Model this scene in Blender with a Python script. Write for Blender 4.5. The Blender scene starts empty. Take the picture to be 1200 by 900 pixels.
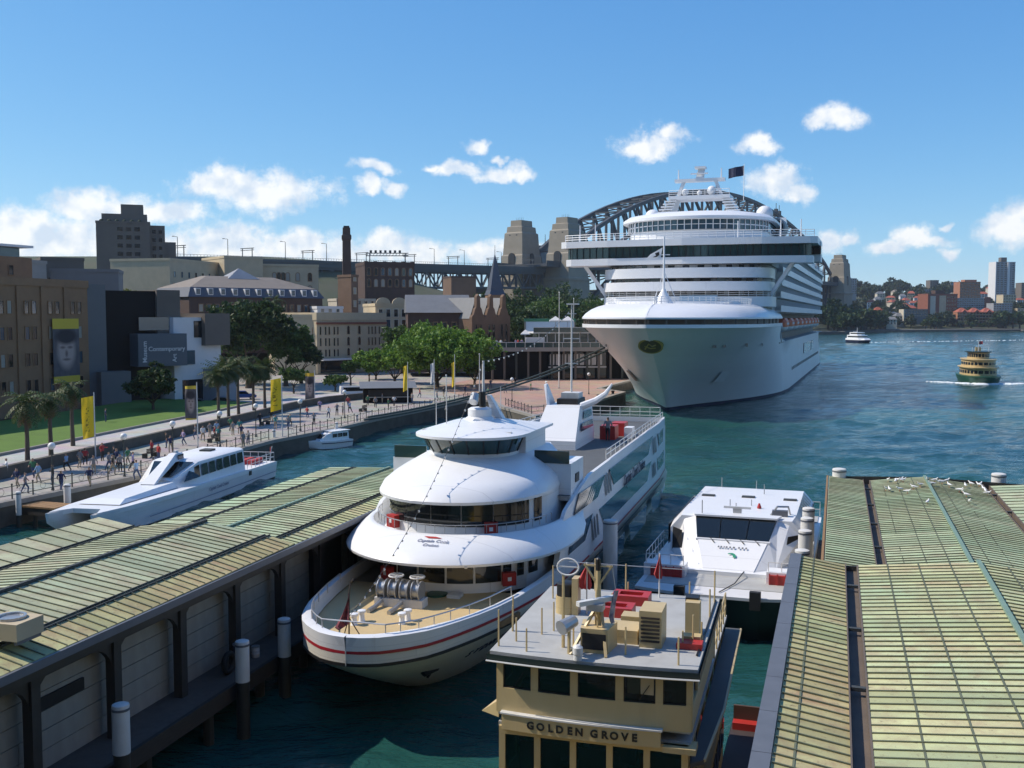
import bpy, bmesh, math, random
from mathutils import Vector, Matrix
R = math.radians
sc = bpy.context.scene
col = sc.collection
# ---------------------------------------------------------------- camera
F, PITCH, CH = 1200.0, R(3.77), 16.0            # focal length in photo pixels (1200 wide), downward pitch, eye height
cam = bpy.data.cameras.new('camera'); cam.lens = 36.0; cam.sensor_width = 36.0
cam.clip_start = 0.5; cam.clip_end = 60000
camo = bpy.data.objects.new('camera', cam); col.objects.link(camo)
camo.location = (0, 0, CH); camo.rotation_euler = (R(90) - PITCH, 0, 0)
sc.camera = camo
# ---------------------------------------------------------------- sun + sky
SUN_AZ, SUN_EL = R(-80), R(46)                  # azimuth from +Y (negative = left), elevation
sd = Vector((math.sin(SUN_AZ) * math.cos(SUN_EL), math.cos(SUN_AZ) * math.cos(SUN_EL), math.sin(SUN_EL)))
sun = bpy.data.lights.new('sun', 'SUN'); sun.energy = 4.6; sun.angle = R(0.53); sun.color = (1.0, 0.90, 0.77)
suno = bpy.data.objects.new('sun', sun); col.objects.link(suno)
suno.rotation_euler = (-sd).to_track_quat('-Z', 'Y').to_euler(); suno.location = sd * 300
sc.view_settings.view_transform = 'Standard'; sc.view_settings.look = 'None'
sc.view_settings.gamma = 1.0; sc.view_settings.exposure = 0.12; sc.view_settings.use_curve_mapping = False
sc.cycles.use_denoising = True
sc.cycles.max_bounces = 6; sc.cycles.diffuse_bounces = 3; sc.cycles.glossy_bounces = 3
sc.cycles.transparent_max_bounces = 8; sc.cycles.volume_bounces = 0
sc.cycles.use_adaptive_sampling = True; sc.cycles.adaptive_threshold = 0.02

def ray(px, py):
    a = (px - 600) / F; b = (450 - py) / F
    cp, sp = math.cos(PITCH), math.sin(PITCH)
    return Vector((a, cp + b * sp, -sp + b * cp))
def G(px, py, z=0.0):                           # point at height z on the line of sight of a photo pixel
    d = ray(px, py); t = (z - CH) / d.z
    return Vector((d.x * t, d.y * t, z))
def AT(px, py, Y):                              # point at distance Y on that line
    d = ray(px, py); t = Y / d.y
    return Vector((d.x * t, Y, CH + d.z * t))

world = bpy.data.worlds.new('World'); sc.world = world; world.use_nodes = True
wn, wl = world.node_tree.nodes, world.node_tree.links
wn.clear()
def build_world():
    # cloud field: puffs as ellipses in (azimuth, elevation), broken up by noise; the same field goes on all round
    g = bpy.data.node_groups.new('cloud_field', 'ShaderNodeTree')
    g.interface.new_socket('P', in_out='INPUT', socket_type='NodeSocketVector')
    g.interface.new_socket('D', in_out='OUTPUT', socket_type='NodeSocketFloat')
    n, l = g.nodes, g.links
    gi = n.new('NodeGroupInput'); go = n.new('NodeGroupOutput')
    def vm(op, a, b=None):
        v = n.new('ShaderNodeVectorMath'); v.operation = op
        for k, x in enumerate((a, b)):
            if x is None: continue
            if isinstance(x, (tuple, Vector)): v.inputs[k].default_value = x
            else: l.new(x, v.inputs[k])
        return v.outputs['Value'] if op == 'LENGTH' else v.outputs['Vector']
    def mm(op, a, b=None, c=None, clamp=False):
        v = n.new('ShaderNodeMath'); v.operation = op; v.use_clamp = clamp
        for k, x in enumerate((a, b, c)):
            if x is None: continue
            if isinstance(x, (int, float)): v.inputs[k].default_value = x
            else: l.new(x, v.inputs[k])
        return v.outputs[0]
    def noise(vec, scale, detail, rough=.55):
        t = n.new('ShaderNodeTexNoise'); t.inputs['Scale'].default_value = scale
        t.inputs['Detail'].default_value = detail; t.inputs['Roughness'].default_value = rough
        l.new(vec, t.inputs['Vector']); return t
    P = gi.outputs['P']
    nz = noise(P, 22, 6)
    w = vm('SCALE', vm('SUBTRACT', nz.outputs['Color'], (.5, .5, .5))); 
    w.node.inputs['Scale'].default_value = .034
    PW = vm('ADD', P, w)
    def ae(px, py):
        d = ray(px, py).normalized(); return math.atan2(d.x, d.y), math.asin(d.z)
    C = [(760,168,46,18),(740,172,24,12),(785,160,24,12),(980,141,36,15),(960,146,20,9),(886,173,24,11),(912,212,34,18),(938,222,24,12),
         (558,170,18,8),(585,200,40,10),(540,195,40,8),(615,203,14,9),(510,192,14,5),(437,197,28,8),(432,217,18,9),(460,218,14,9),(584,184,12,4),
         (300,222,85,26),(250,218,36,18),(340,218,38,18),(270,208,28,14),(130,246,62,22),(190,250,56,14),(95,246,44,18),(60,285,130,32),(20,270,60,24),
         (270,292,66,28),(280,278,40,18),(340,288,60,22),(400,296,60,20),(455,290,45,22),(490,300,50,18),(600,290,40,14),(560,298,46,14),(180,300,100,26),
         (1185,268,34,22),(1200,252,26,18),(1070,278,30,13),(1040,285,28,9),(965,284,26,13),(990,280,14,9),(1113,262,8,4),(1117,294,12,7),(1075,282,44,8)]
    acc = None
    for (px, py, rx, ry) in C:
        a, e = ae(px, py)
        d = vm('LENGTH', vm('MULTIPLY', vm('SUBTRACT', PW, (a, e, 0)), (F / rx, F / ry * .93, 0)))
        v = mm('SUBTRACT', 1.0, d)
        acc = v if acc is None else mm('MAXIMUM', acc, v)
    # the same kind of scattered cumulus outside the view
    sx = n.new('ShaderNodeSeparateXYZ'); l.new(P, sx.inputs[0])
    far = mm('MULTIPLY_ADD', mm('ABSOLUTE', sx.outputs['X']), 4.0, -2.3, clamp=True)
    lump = noise(vm('MULTIPLY', PW, (1.0, 2.2, 0)), 5.5, 3).outputs['Fac']
    v2 = mm('MULTIPLY_ADD', lump, 7.0, -4.3)
    v2 = mm('ADD', mm('MULTIPLY', v2, far), mm('MULTIPLY_ADD', far, 3.0, -3.0))
    acc = mm('MAXIMUM', acc, v2)
    fine = noise(P, 52, 7, .66).outputs['Fac']
    dd = mm('ADD', acc, mm('MULTIPLY_ADD', fine, 1.7, -.90))
    l.new(dd, go.inputs['D'])
    # ---- world
    def W(t): return wn.new(t)
    out = W('ShaderNodeOutputWorld'); bg = W('ShaderNodeBackground'); tc = W('ShaderNodeTexCoord')
    sky = W('ShaderNodeTexSky'); sky.sky_type = 'NISHITA'; sky.sun_disc = False
    sky.sun_elevation = SUN_EL; sky.sun_rotation = SUN_AZ; sky.altitude = 20
    sky.air_density = .75; sky.dust_density = .1; sky.ozone_density = 2.0
    s = W('ShaderNodeSeparateXYZ'); wl.new(tc.outputs['Generated'], s.inputs[0])
    def wm(op, a, b=None, c=None, clamp=False):
        v = W('ShaderNodeMath'); v.operation = op; v.use_clamp = clamp
        for k, x in enumerate((a, b, c)):
            if x is None: continue
            if isinstance(x, (int, float)): v.inputs[k].default_value = x
            else: wl.new(x, v.inputs[k])
        return v.outputs[0]
    az = wm('ARCTAN2', s.outputs['X'], s.outputs['Y']); el = wm('ARCSINE', s.outputs['Z'])
    cb = W('ShaderNodeCombineXYZ'); wl.new(az, cb.inputs[0]); wl.new(el, cb.inputs[1])
    def field(vec):
        q = W('ShaderNodeGroup'); q.node_tree = g; wl.new(vec, q.inputs[0]); return q.outputs[0]
    d1 = field(cb.outputs[0])
    def wnoise(vec, scale):
        t = W('ShaderNodeTexNoise'); t.inputs['Scale'].default_value = scale; t.inputs['Detail'].default_value = 3; wl.new(vec, t.inputs['Vector']); return t.outputs['Fac']
    off = W('ShaderNodeVectorMath'); off.operation = 'ADD'; off.inputs[1].default_value = (-.008, .011, 0); wl.new(cb.outputs[0], off.inputs[0])
    relief = wm('SUBTRACT', wnoise(cb.outputs[0], 38), wnoise(off.outputs[0], 38))
    up = wm('GREATER_THAN', s.outputs['Z'], 0.0)
    mask = W('ShaderNodeMapRange'); mask.interpolation_type = 'SMOOTHSTEP'
    mask.inputs['From Min'].default_value = -.22; mask.inputs['From Max'].default_value = .58; wl.new(d1, mask.inputs[0])
    cov = wm('MULTIPLY', wm('MULTIPLY', mask.outputs[0], up), .86)
    lit = wm('MULTIPLY_ADD', relief, 3.6, .66, clamp=True)
    cc = W('ShaderNodeMix'); cc.data_type = 'RGBA'; wl.new(lit, cc.inputs['Factor'])
    cc.inputs[6].default_value = (4.9, 5.5, 6.3, 1); cc.inputs[7].default_value = (7.5, 7.4, 7.2, 1)
    mx = W('ShaderNodeMix'); mx.data_type = 'RGBA'; wl.new(cov, mx.inputs['Factor'])
    # clear-air tint: deeper blue overhead, pale at the horizon
    sp = W('ShaderNodeSeparateColor'); wl.new(sky.outputs[0], sp.inputs[0]); cm = W('ShaderNodeCombineColor')
    for k, (gm, kk) in enumerate(((1.07, .66), (.74, .74), (.42, .84))):
        wl.new(wm('MULTIPLY', wm('POWER', wm('MULTIPLY', sp.outputs[k], .13), gm), kk / .13), cm.inputs[k])
    wl.new(cm.outputs[0], mx.inputs[6]); wl.new(cc.outputs[2], mx.inputs[7])
    wl.new(mx.outputs[2], bg.inputs['Color']); bg.inputs['Strength'].default_value = .14
    wl.new(bg.outputs[0], out.inputs['Surface'])
build_world()
try:
    world.cycles.sampling_method = 'MANUAL'; world.cycles.sample_map_resolution = 512
except Exception: pass

# ---------------------------------------------------------------- materials
MATS = {}
def M(name, c, rough=.6, metal=0., nz=.0, scale=1.0, bump=0., spec=.5, c2=None, stretch=None, bscale=None, coat=0.):
    """procedural principled material; nz = strength of the colour mottling, c2 = the colour it mottles towards"""
    if name in MATS: return MATS[name]
    m = bpy.data.materials.new(name); m.use_nodes = True; MATS[name] = m
    n, l = m.node_tree.nodes, m.node_tree.links
    b = n['Principled BSDF']
    b.inputs['Base Color'].default_value = (*c, 1); b.inputs['Roughness'].default_value = rough
    b.inputs['Metallic'].default_value = metal; b.inputs['Specular IOR Level'].default_value = spec
    if coat: b.inputs['Coat Weight'].default_value = coat
    if nz or bump:
        tc = n.new('ShaderNodeTexCoord'); mp = n.new('ShaderNodeMapping'); l.new(tc.outputs['Object'], mp.inputs[0])
        if stretch: mp.inputs['Scale'].default_value = stretch
        t = n.new('ShaderNodeTexNoise'); t.inputs['Scale'].default_value = scale; t.inputs['Detail'].default_value = 6
        t.inputs['Roughness'].default_value = .65; l.new(mp.outputs[0], t.inputs['Vector'])
        if nz:
            r = n.new('ShaderNodeMapRange'); r.inputs['From Min'].default_value = .3; r.inputs['From Max'].default_value = .7
            l.new(t.outputs['Fac'], r.inputs[0])
            x = n.new('ShaderNodeMix'); x.data_type = 'RGBA'; l.new(r.outputs[0], x.inputs['Factor'])
            k2 = c2 or tuple(v * .55 for v in c)
            x.inputs[6].default_value = (*[a + (q - a) * nz for a, q in zip(c, k2)], 1); x.inputs[7].default_value = (*c, 1)
            l.new(x.outputs[2], b.inputs['Base Color'])
        if bump:
            t2 = t
            if bscale:
                t2 = n.new('ShaderNodeTexNoise'); t2.inputs['Scale'].default_value = bscale; t2.inputs['Detail'].default_value = 4
                l.new(mp.outputs[0], t2.inputs['Vector'])
            bp = n.new('ShaderNodeBump'); bp.inputs['Strength'].default_value = bump; bp.inputs['Distance'].default_value = .05
            l.new(t2.outputs['Fac'], bp.inputs['Height']); l.new(bp.outputs[0], b.inputs['Normal'])
    return m

M('white', (.80, .81, .82), .35, nz=.25, scale=.6, c2=(.70, .70, .68))
M('white_side', (.76, .77, .79), .32, nz=.35, scale=.5, c2=(.62, .62, .60), stretch=(1, 1, .25))
M('white_dirty', (.70, .70, .68), .5, nz=.6, scale=1.2, c2=(.48, .46, .42), stretch=(1, 1, .3))
M('hull_cream', (.66, .63, .55), .35, nz=.4, scale=.7, c2=(.46, .42, .34), stretch=(1, 1, .3))
M('glass', (.012, .016, .018), .06, spec=.7)
M('glass_green', (.02, .05, .05), .06, spec=.7)
M('glass_blue', (.03, .07, .10), .08, spec=.8)
M('black', (.012, .012, .013), .5)
M('rubber', (.02, .02, .02), .75, nz=.4, scale=4)
M('steel', (.45, .46, .47), .35, metal=.6, nz=.3, scale=5)
M('grey_deck', (.43, .435, .42), .7, nz=.6, scale=1.3, c2=(.29, .285, .265), bump=.2, bscale=30)
M('dark_deck', (.10, .105, .105), .7, nz=.5, scale=1.0, c2=(.06, .06, .06))
M('tan_deck', (.56, .42, .215), .7, nz=.5, scale=1.1, c2=(.44, .33, .17), bump=.15, bscale=25)
M('red', (.46, .035, .03), .45, nz=.4, scale=3)
M('red_stripe', (.35, .02, .03), .4)
M('orange', (.62, .12, .03), .5, nz=.3, scale=.8)
M('ferry_cream', (.57, .44, .225), .45, nz=.45, scale=1.3, c2=(.45, .34, .165), stretch=(1, 1, .35))
M('ferry_green', (.02, .09, .055), .4, nz=.3, scale=2)
M('roof_edge_green', (.015, .03, .026), .4)
M('yellow', (.72, .46, .02), .5, nz=.2, scale=3)
M('flag_yellow', (.80, .56, .03), .7)
M('navy', (.01, .015, .05), .6)
M('wood_dark', (.055, .042, .03), .8, nz=.6, scale=3, c2=(.025, .02, .015), stretch=(6, 1, 6), bump=.3)
M('wood_orange', (.30, .17, .07), .75, nz=.5, scale=4)
M('timber_deck', (.12, .10, .085), .85, nz=.6, scale=2.5, c2=(.06, .05, .04), bump=.3)
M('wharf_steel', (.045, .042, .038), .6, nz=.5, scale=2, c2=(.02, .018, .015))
M('wall_board', (.36, .34, .29), .65, nz=.6, scale=1.3, c2=(.20, .18, .15), stretch=(1, 1, .4))
M('gutter_grey', (.13, .14, .16), .5, nz=.4, scale=1.5)
M('sandstone', (.36, .29, .20), .85, nz=.6, scale=.25, c2=(.24, .185, .12), bump=.3, bscale=3)
M('sandstone_dark', (.17, .105, .066), .85, nz=.6, scale=.3, c2=(.10, .062, .04))
M('gutter_brown', (.15, .115, .085), .75, nz=.6, scale=1.5, c2=(.08, .065, .055))
M('sandstone_pale', (.52, .43, .285), .85, nz=.5, scale=.3, c2=(.33, .28, .20))
M('sandstone_brown', (.31, .18, .095), .85, nz=.6, scale=.3, c2=(.17, .10, .058))
M('brick_dark', (.085, .05, .038), .85, nz=.6, scale=.5, c2=(.045, .028, .022))
M('brick_red', (.24, .085, .05), .85, nz=.5, scale=.4, c2=(.15, .055, .035))
M('brick_orange', (.36, .16, .09), .85, nz=.4, scale=.3)
M('concrete', (.30, .285, .26), .85, nz=.5, scale=.3, c2=(.19, .18, .165))
M('concrete_brown', (.145, .125, .105), .85, nz=.5, scale=.2, c2=(.095, .08, .07))
M('granite', (.30, .26, .20), .85, nz=.6, scale=.12, c2=(.19, .165, .125), bump=.3, bscale=.5)
M('bridge_steel', (.055, .06, .066), .6, nz=.4, scale=.2)
M('viaduct_steel', (.07, .08, .085), .65, nz=.4, scale=.2)
M('slate', (.075, .085, .11), .6, nz=.4, scale=.8)
M('roof_grey', (.17, .175, .18), .6, nz=.4, scale=.5)
M('roof_tile_red', (.36, .095, .055), .75, nz=.5, scale=.6)
M('roof_tan', (.24, .20, .16), .75, nz=.4, scale=.4)
M('render_white', (.66, .66, .66), .7, nz=.25, scale=.3)
M('render_cream', (.55, .50, .40), .8, nz=.35, scale=.3)
M('render_grey', (.30, .31, .33), .8, nz=.35, scale=.3)
M('mca_black', (.012, .012, .013), .7, nz=.4, scale=.3, spec=.15)
M('mca_grey', (.14, .145, .15), .6, nz=.3, scale=.3)
M('mca_bluegrey', (.085, .105, .13), .5, nz=.2, scale=.3)
M('bark', (.09, .065, .045), .9, nz=.6, scale=3, bump=.5, stretch=(1, 1, .2))
M('palm_bark', (.11, .09, .07), .9, nz=.6, scale=5, bump=.4, stretch=(1, 1, 3))
M('skin', (.42, .25, .17), .6)
M('pole_white', (.62, .62, .60), .4)
M('pole_grey', (.22, .23, .235), .45)
M('iron', (.035, .045, .042), .5, nz=.3, scale=6)
M('stone_wall', (.12, .11, .09), .9, nz=.8, scale=.5, c2=(.045, .042, .035), bump=.4, bscale=3)
M('kerb_stone', (.30, .28, .25), .85, nz=.4, scale=.8)
M('tyre', (.015, .015, .015), .8)
M('blind', (.34, .32, .27), .7, nz=.3, scale=2)
M('lamp_globe', (.75, .75, .72), .3)
M('gull', (.78, .78, .77), .7)
M('gull_grey', (.35, .36, .38), .7)
M('rope', (.055, .075, .07), .8)

def plates(name, sx, sz, line=.82, rust=0.):
    """hull plating seams (along local y / z) and faint run-off streaks laid over an existing material"""
    m = MATS[name]; n, l = m.node_tree.nodes, m.node_tree.links; b = n['Principled BSDF']
    tc = n.new('ShaderNodeTexCoord'); s = n.new('ShaderNodeSeparateXYZ'); l.new(tc.outputs['Object'], s.inputs[0]); c = n.new('ShaderNodeCombineXYZ'); l.new(s.outputs['Y'], c.inputs[0]); l.new(s.outputs['Z'], c.inputs[1])
    br = n.new('ShaderNodeTexBrick'); br.inputs['Scale'].default_value = 1; br.inputs['Brick Width'].default_value = sx; br.inputs['Row Height'].default_value = sz; br.inputs['Mortar Size'].default_value = min(.02 * sz, .02); br.inputs['Mortar Smooth'].default_value = .5
    br.inputs['Color1'].default_value = (1, 1, 1, 1); br.inputs['Color2'].default_value = (.955, .96, .965, 1); br.inputs['Mortar'].default_value = (line, line, line, 1); l.new(c.outputs[0], br.inputs['Vector'])
    old = b.inputs['Base Color'].links[0].from_socket; x = n.new('ShaderNodeMix'); x.data_type = 'RGBA'; x.blend_type = 'MULTIPLY'; x.inputs['Factor'].default_value = 1
    l.new(old, x.inputs[6]); l.new(br.outputs['Color'], x.inputs[7]); out = x.outputs[2]
    if rust:
        mp = n.new('ShaderNodeMapping'); mp.inputs['Scale'].default_value = (1.0, 1.0, .07); l.new(tc.outputs['Object'], mp.inputs[0]); t = n.new('ShaderNodeTexNoise'); t.inputs['Scale'].default_value = 1.4; t.inputs['Detail'].default_value = 5; t.inputs['Roughness'].default_value = .7; l.new(mp.outputs[0], t.inputs['Vector'])
        r = n.new('ShaderNodeMapRange'); r.inputs['From Min'].default_value = .60; r.inputs['From Max'].default_value = .82; r.inputs['To Max'].default_value = rust; l.new(t.outputs['Fac'], r.inputs[0])
        y = n.new('ShaderNodeMix'); y.data_type = 'RGBA'; l.new(r.outputs[0], y.inputs['Factor']); l.new(out, y.inputs[6]); y.inputs[7].default_value = (.33, .25, .17, 1); out = y.outputs[2]
    l.new(out, b.inputs['Base Color'])
plates('white_side', 3.2, 1.25, .86, .35); plates('hull_cream', 2.6, .8, .84, .45); plates('ferry_cream', 1.6, 1.1, .90, .5); plates('white', 2.6, 2.4, .80, .16); plates('pile_white' if 'pile_white' in MATS else 'white_dirty', 2, 1.2, .88, .3)
def clear_glass(name, tint, keep):
    m = bpy.data.materials.new(name); m.use_nodes = True; MATS[name] = m; n, l = m.node_tree.nodes, m.node_tree.links; n.remove(n['Principled BSDF'])
    tr = n.new('ShaderNodeBsdfTransparent'); tr.inputs[0].default_value = (*[v * keep for v in tint], 1); gl = n.new('ShaderNodeBsdfGlossy'); gl.inputs['Roughness'].default_value = .03
    fr = n.new('ShaderNodeFresnel'); fr.inputs[0].default_value = 1.6; ms = n.new('ShaderNodeMixShader'); l.new(fr.outputs[0], ms.inputs[0]); l.new(tr.outputs[0], ms.inputs[1]); l.new(gl.outputs[0], ms.inputs[2]); l.new(ms.outputs[0], n['Material Output'].inputs['Surface'])
clear_glass('window_glass', (.75, .9, .88), .62)
# ---------------------------------------------------------------- mesh helpers
class MB:
    def __init__(s): s.v = []; s.f = []; s.m = []
    def add(s, vs, fs, mi=0):
        o = len(s.v); s.v += [tuple(v) for v in vs]
        s.f += [tuple(i + o for i in f) for f in fs]; s.m += [mi] * len(fs); return s
    def box(s, x0, x1, y0, y1, z0, z1, mi=0, rz=0, c=None):
        vs = [Vector((x, y, z)) for z in (z0, z1) for x, y in ((x0, y0), (x1, y0), (x1, y1), (x0, y1))]
        if rz:
            cc = Vector(c) if c else Vector(((x0 + x1) / 2, (y0 + y1) / 2, 0)); mt = Matrix.Rotation(rz, 3, 'Z')
            vs = [mt @ (v - cc) + cc for v in vs]
        return s.add(vs, [(0, 3, 2, 1), (4, 5, 6, 7), (0, 1, 5, 4), (1, 2, 6, 5), (2, 3, 7, 6), (3, 0, 4, 7)], mi)
    def cyl(s, p0, p1, r0, r1=None, n=8, mi=0, cap=True):
        p0 = Vector(p0); p1 = Vector(p1); r1 = r0 if r1 is None else r1
        d = (p1 - p0).normalized(); a = d.orthogonal().normalized(); b = d.cross(a)
        vs = []
        for p, r in ((p0, r0), (p1, r1)):
            for k in range(n):
                t = 2 * math.pi * k / n; vs.append(p + (a * math.cos(t) + b * math.sin(t)) * r)
        fs = [(k, (k + 1) % n, n + (k + 1) % n, n + k) for k in range(n)]
        if cap: fs += [tuple(range(n - 1, -1, -1)), tuple(range(n, 2 * n))]
        return s.add(vs, fs, mi)
    def bar(s, p0, p1, w, h=None, mi=0):            # square bar between two points
        p0 = Vector(p0); p1 = Vector(p1); h = h or w; d = (p1 - p0)
        if d.length < 1e-6: return s
        d.normalize(); up = Vector((0, 0, 1)) if abs(d.z) < .95 else Vector((0, 1, 0))
        a = d.cross(up).normalized() * (w / 2); b = a.cross(d).normalized() * (h / 2)
        vs = [p + q for p in (p0, p1) for q in (-a - b, a - b, a + b, -a + b)]
        return s.add(vs, [(0, 3, 2, 1), (4, 5, 6, 7), (0, 1, 5, 4), (1, 2, 6, 5), (2, 3, 7, 6), (3, 0, 4, 7)], mi)
    def tube(s, pts, r, n=6, mi=0):
        pts = [Vector(p) for p in pts]; rs = r if isinstance(r, (list, tuple)) else [r] * len(pts)
        vs = []; prev = None
        for i, p in enumerate(pts):
            d = (pts[min(i + 1, len(pts) - 1)] - pts[max(i - 1, 0)]).normalized()
            a = d.orthogonal().normalized() if prev is None else (prev - d * prev.dot(d)).normalized()
            prev = a; b = d.cross(a)
            for k in range(n):
                t = 2 * math.pi * k / n; vs.append(p + (a * math.cos(t) + b * math.sin(t)) * rs[i])
        fs = [(i * n + k, i * n + (k + 1) % n, (i + 1) * n + (k + 1) % n, (i + 1) * n + k) for i in range(len(pts) - 1) for k in range(n)]
        fs += [tuple(range(n - 1, -1, -1)), tuple(range((len(pts) - 1) * n, len(pts) * n))]
        return s.add(vs, fs, mi)
    def loft(s, rings, closed=False, mi=0, cap0=False, cap1=False, mis=None):
        n = len(rings[0]); vs = [p for r in rings for p in r]; o = len(s.v)
        s.v += [tuple(v) for v in vs]
        for i in range(len(rings) - 1):
            for k in range(n if closed else n - 1):
                k2 = (k + 1) % n
                s.f.append((o + i * n + k, o + i * n + k2, o + (i + 1) * n + k2, o + (i + 1) * n + k))
                s.m.append(mis[i] if mis else mi)
        if cap0: s.f.append(tuple(o + k for k in range(n - 1, -1, -1))); s.m.append(mi)
        if cap1: s.f.append(tuple(o + (len(rings) - 1) * n + k for k in range(n))); s.m.append(mi)
        return s
    def lathe(s, prof, c=(0, 0, 0), n=12, mi=0):
        rings = [[(c[0] + r * math.cos(2 * math.pi * k / n), c[1] + r * math.sin(2 * math.pi * k / n), c[2] + z) for k in range(n)] for r, z in prof]
        return s.loft(rings, True, mi, cap0=True, cap1=True)
    def prism(s, poly, z0, z1, mi=0):
        n = len(poly)
        return s.add([(x, y, z0) for x, y in poly] + [(x, y, z1) for x, y in poly],
                     [tuple(range(n - 1, -1, -1)), tuple(range(n, 2 * n))] + [(k, (k + 1) % n, n + (k + 1) % n, n + k) for k in range(n)], mi)
    def ball(s, c, r, n=8, m=6, mi=0, sz=1.0):
        return s.lathe([(max(.001, r * math.sin(math.pi * k / m)), -r * sz * math.cos(math.pi * k / m)) for k in range(m + 1)], c, n, mi)
    def mesh(s, name, smooth=None):
        me = bpy.data.meshes.new(name); me.from_pydata(s.v, [], s.f)
        if s.f: me.polygons.foreach_set('material_index', s.m)
        me.validate(); 
        if smooth is not None:
            bm = bmesh.new(); bm.from_mesh(me); bmesh.ops.remove_doubles(bm, verts=bm.verts, dist=.0005)
            bmesh.ops.recalc_face_normals(bm, faces=bm.faces); bm.to_mesh(me); bm.free()
            me.shade_smooth(); me.set_sharp_from_angle(angle=R(smooth))
        me.update(); return me
    def build(s, name, mat, parent=None, smooth=None, loc=None, rz=0):
        return link(name, s.mesh(name, smooth), mat, parent, loc, rz)
def link(name, me, mat, parent=None, loc=None, rz=0):
    if mat is not None and not me.materials:
        for q in (mat if isinstance(mat, (list, tuple)) else [mat]): me.materials.append(MATS[q] if isinstance(q, str) else q)
    o = bpy.data.objects.new(name, me); col.objects.link(o)
    if parent is not None: o.parent = parent
    if loc is not None: o.location = loc
    if rz: o.rotation_euler.z = rz
    return o
def tag(o, label=None, cat=None, group=None, kind=None):
    if label: o['label'] = label
    if cat: o['category'] = cat
    if group: o['group'] = group
    if kind: o['kind'] = kind
    return o
def thing(name, label, cat, loc=(0, 0, 0), rz=0., group=None):
    o = bpy.data.objects.new(name, None); col.objects.link(o); o.empty_display_size = .3
    o.location = loc; o.rotation_euler.z = rz
    return tag(o, label, cat, group)
def struct(name, mb, mat, smooth=None): return tag(mb.build(name, mat, None, smooth), kind='structure')
def copy_tree(o, parent=None, loc=None, rz=None, scale=None, label=None, group=None):
    c = o.copy(); col.objects.link(c); c.parent = parent
    if loc is not None: c.location = loc
    if rz is not None: c.rotation_euler.z = rz
    if scale is not None: c.scale = scale if isinstance(scale, (tuple, list)) else (scale,) * 3
    if label: c['label'] = label
    if group: c['group'] = group
    for ch in list(o.children): copy_tree(ch, c)
    return c
def lettering(text, size, mat, parent, matrix, name='lettering', extrude=.012, align='CENTER', shear=0., spacing=1.0, bold=.012):
    cu = bpy.data.curves.new('t', 'FONT'); cu.body = text; cu.size = size; cu.extrude = extrude; cu.align_x = align; cu.align_y = 'CENTER'
    cu.shear = shear; cu.space_character = spacing; cu.resolution_u = 3; cu.offset = size * bold
    t = bpy.data.objects.new('t', cu); col.objects.link(t)
    bpy.context.view_layer.update()
    me = bpy.data.meshes.new_from_object(t.evaluated_get(bpy.context.evaluated_depsgraph_get()))
    bpy.data.objects.remove(t); bpy.data.curves.remove(cu)
    me.materials.clear(); me.name = name
    o = link(name, me, mat, parent); o.matrix_local = matrix
    return o
def face_matrix(origin, right, up):
    r = Vector(right).normalized(); u = Vector(up).normalized(); n = r.cross(u).normalized(); u = n.cross(r)
    m = Matrix((r, u, n)).transposed().to_4x4(); m.translation = Vector(origin); return m
def frame(loc, rz):                              # world -> local of a thing standing at loc, turned by rz
    m = Matrix.Translation(Vector(loc)) @ Matrix.Rotation(rz, 4, 'Z'); return m.inverted()
def interp(tab, x):
    if x <= tab[0][0]: return tab[0][1]
    for (a, b), (c, d) in zip(tab, tab[1:]):
        if x <= c: return b + (d - b) * (x - a) / (c - a)
    return tab[-1][1]
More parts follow.
